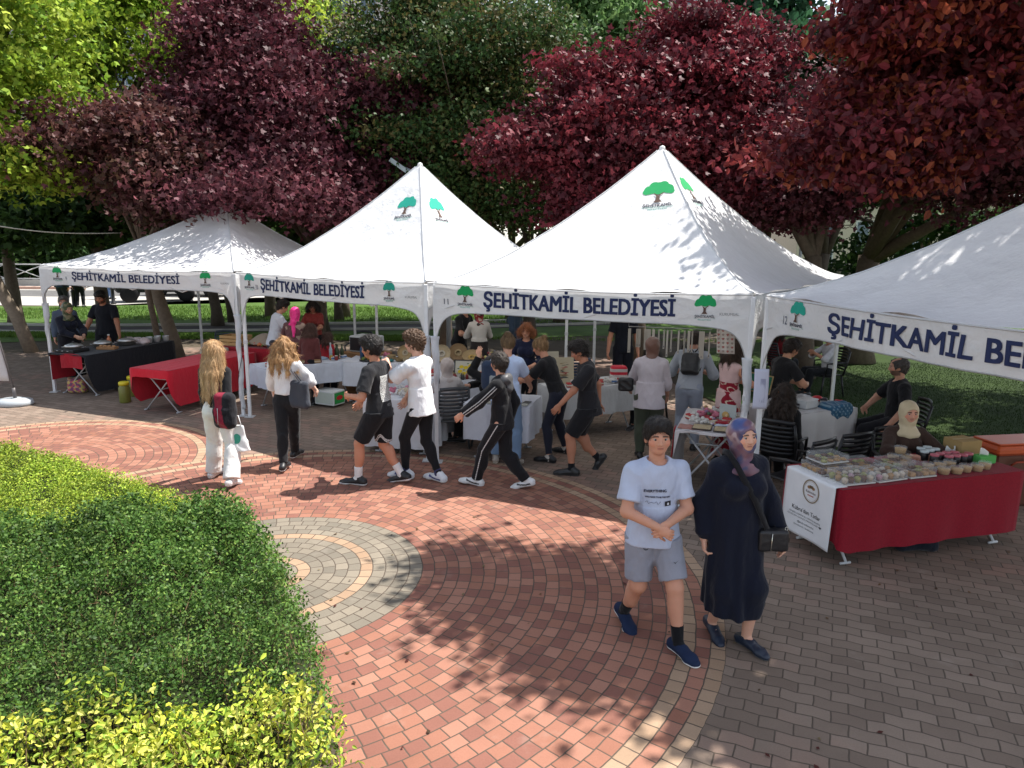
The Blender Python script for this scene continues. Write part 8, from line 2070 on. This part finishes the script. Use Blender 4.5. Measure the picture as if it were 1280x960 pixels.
# white X fence
t = thing('lattice_fence', 'white metal fence of crossed bars on a low wall at the far left', 'fence', (-51, 43.2, 0))
a = MB(); a.box(-30, 30.0, .0, .3, 0, .35, (.40, .38, .35), .01); a.build('low_wall', 'stone', t); P = MB(); X = MB(); R_ = MB()
n = 26
for k in range(n + 1): x = -30 + k * 60 / n; P.box(x - .06, x + .06, .08, .20, .35, 1.30, (.62, .62, .60), .01)
for k in range(n):
    x0, x1 = -30 + k * 60 / n + .06, -30 + (k + 1) * 60 / n - .06
    for s in (1, -1): X.tube([(x0, .14 + .02 * s, .42 if s > 0 else 1.22), (x1, .14 + .02 * s, 1.22 if s > 0 else .42)], .03, (.60, .60, .58), n=5)
R_.box(-30, 30, .09, .19, 1.22, 1.29, (.62, .62, .60)); R_.box(-30, 30, .09, .19, .38, .44, (.62, .62, .60))
P.build('posts', 'paintmetal', t); X.build('cross_bars', 'paintmetal', t); R_.build('rail', 'paintmetal', t)
q = ray_at(11, 340, 42.6); t = thing('red_pole', 'rust red post standing before the white lattice fence', 'post', (q[0], q[1], 0)); a = MB(); a.tube([(0, 0, 0), (0, 0, 3.2)], .13, (.30, .08, .04), n=10); a.build('pole', 'paintmetal', t)
a = MB(); a.box(-.6, .6, -.05, .05, 2.6, 3.2, (.32, .09, .05), .02); a.build('sign_plate', 'paintmetal', t)
# buildings
def block(label, x, y, deg, W, D_, H_, wall, roofc, floors, bays, roof='hip', balc=True):
    t = thing('apartment_block', label, 'building', (x, y, 0), math.radians(deg), group='apartment blocks behind the trees')
    a = MB(); a.box(0, W, 0, D_, 0, H_, wall, .05); wl = a.build('wall', 'stone', t)
    a = MB()
    if roof == 'hip': a.add([(-.5, -.5, H_), (W + .5, -.5, H_), (W + .5, D_ + .5, H_), (-.5, D_ + .5, H_), (W * .25, D_ / 2, H_ + 2.4), (W * .75, D_ / 2, H_ + 2.4)], [(0, 1, 5, 4), (1, 2, 5), (2, 3, 4, 5), (3, 0, 4), (0, 3, 2, 1)], roofc)
    else: a.box(-.2, W + .2, -.2, D_ + .2, H_ + .003, H_ + .5, roofc, .03)
    a.build('roof', 'stone', t)
    fh = H_ / floors; k_ = 0
    for f in range(floors):
        a = MB(); a.box(-.04, W + .04, -.05, -.002, f * fh - .12, f * fh + .12, tuple(c * .8 for c in wall)); a.build('floor_band', 'stone', t)
        for b in range(bays):
            cx = W * (b + .5) / bays; w_ = W / bays * .26
            a = MB(); z0, z1 = f * fh + fh * .30, f * fh + fh * .80
            a.box(cx - w_ - .08, cx + w_ + .08, -.07, -.003, z0 - .08, z0, (.5, .5, .48)); a.box(cx - w_ - .08, cx + w_ + .08, -.07, -.003, z1, z1 + .08, (.5, .5, .48)); a.box(cx - w_ - .08, cx - w_, -.07, -.003, z0, z1, (.5, .5, .48)); a.box(cx + w_, cx + w_ + .08, -.07, -.003, z0, z1, (.5, .5, .48)); a.box(cx - .03, cx + .03, -.06, -.003, z0, z1, (.5, .5, .48))
            w = a.build('window', 'paintmetal', t); a = MB(); a.box(cx - w_, cx + w_, -.03, -.003, z0, z1, (.10, .14, .18)); a.build('pane', 'paint', w)
            if balc and b % 2 == 0 and f > 0: a = MB(); a.box(cx - w_ - .5, cx + w_ + .5, -1.1, -.055, f * fh + .13, f * fh + .28, (.42, .38, .36)); a.box(cx - w_ - .5, cx + w_ + .5, -1.1, -1.03, f * fh + .28, f * fh + 1.15, (.46, .30, .26)); a.build('balcony', 'stone', t)
    return t
block('white apartment block with red gable trim showing between the tree tops', -19.5, 62, 6, 11, 11, 22.5, (.58, .52, .50), (.36, .10, .07), 7, 5)
block('pale apartment block hidden behind the yellow green trees at the left', -48, 66, 2, 18, 12, 24, (.50, .47, .44), (.30, .28, .26), 8, 7, roof='flat')
block('grey apartment block behind the willow and the crimson maple', 4, 74, -4, 16, 12, 26, (.48, .47, .47), (.33, .12, .09), 8, 6)
block('cream low building glimpsed between the right hand trunks', 17, 44, -3, 22, 8, 5.2, (.50, .43, .34), (.28, .12, .09), 1, 8, roof='flat', balc=False)
# low wall, lamp post and sign colours at the right behind the stalls
t = thing('garden_wall', 'pale stone wall glimpsed behind tent 11 at the right', 'wall', (9.5, 28, 0)); a = MB(); a.box(0, 7, 0, .3, 0, 2.0, (.42, .39, .33), .02); a.build('wall_body', 'stone', t); a = MB(); a.box(-.05, 7.05, -.05, .35, 2.002, 2.12, (.5, .47, .42), .01); a.build('coping', 'stone', t)
q = ray_at(1002, 300, 24); t = thing('lamp_post', 'thin white lamp post between the dark trunks behind tent 11', 'lamp', (q[0], q[1], 0)); a = MB(); a.tube([(0, 0, 0), (0, 0, 3.0)], .05, (.55, .57, .58), n=8); a.build('pole', 'paintmetal', t); a = MB(); a.lathe([(.05, 3.0), (.14, 3.1), (.14, 3.25), (0, 3.3)], col=(.6, .6, .58), n=12); a.build('lamp_head', 'plastic', t)
# a parked blue car glimpsed far right
vehicle('blue car glimpsed through the trunks right of tent 11', 'parked_car', 'car', 19.5, 33, 8, (.05, .12, .30), ([(-2.1, .35), (2.0, .35), (2.15, .5), (2.1, .75), (1.0, .95), (-1.9, .98), (-2.15, .8)], [(-1.7, .95), (.95, .93), (.3, 1.40), (-1.2, 1.44)]), 1.72, (-1.3, 1.35))
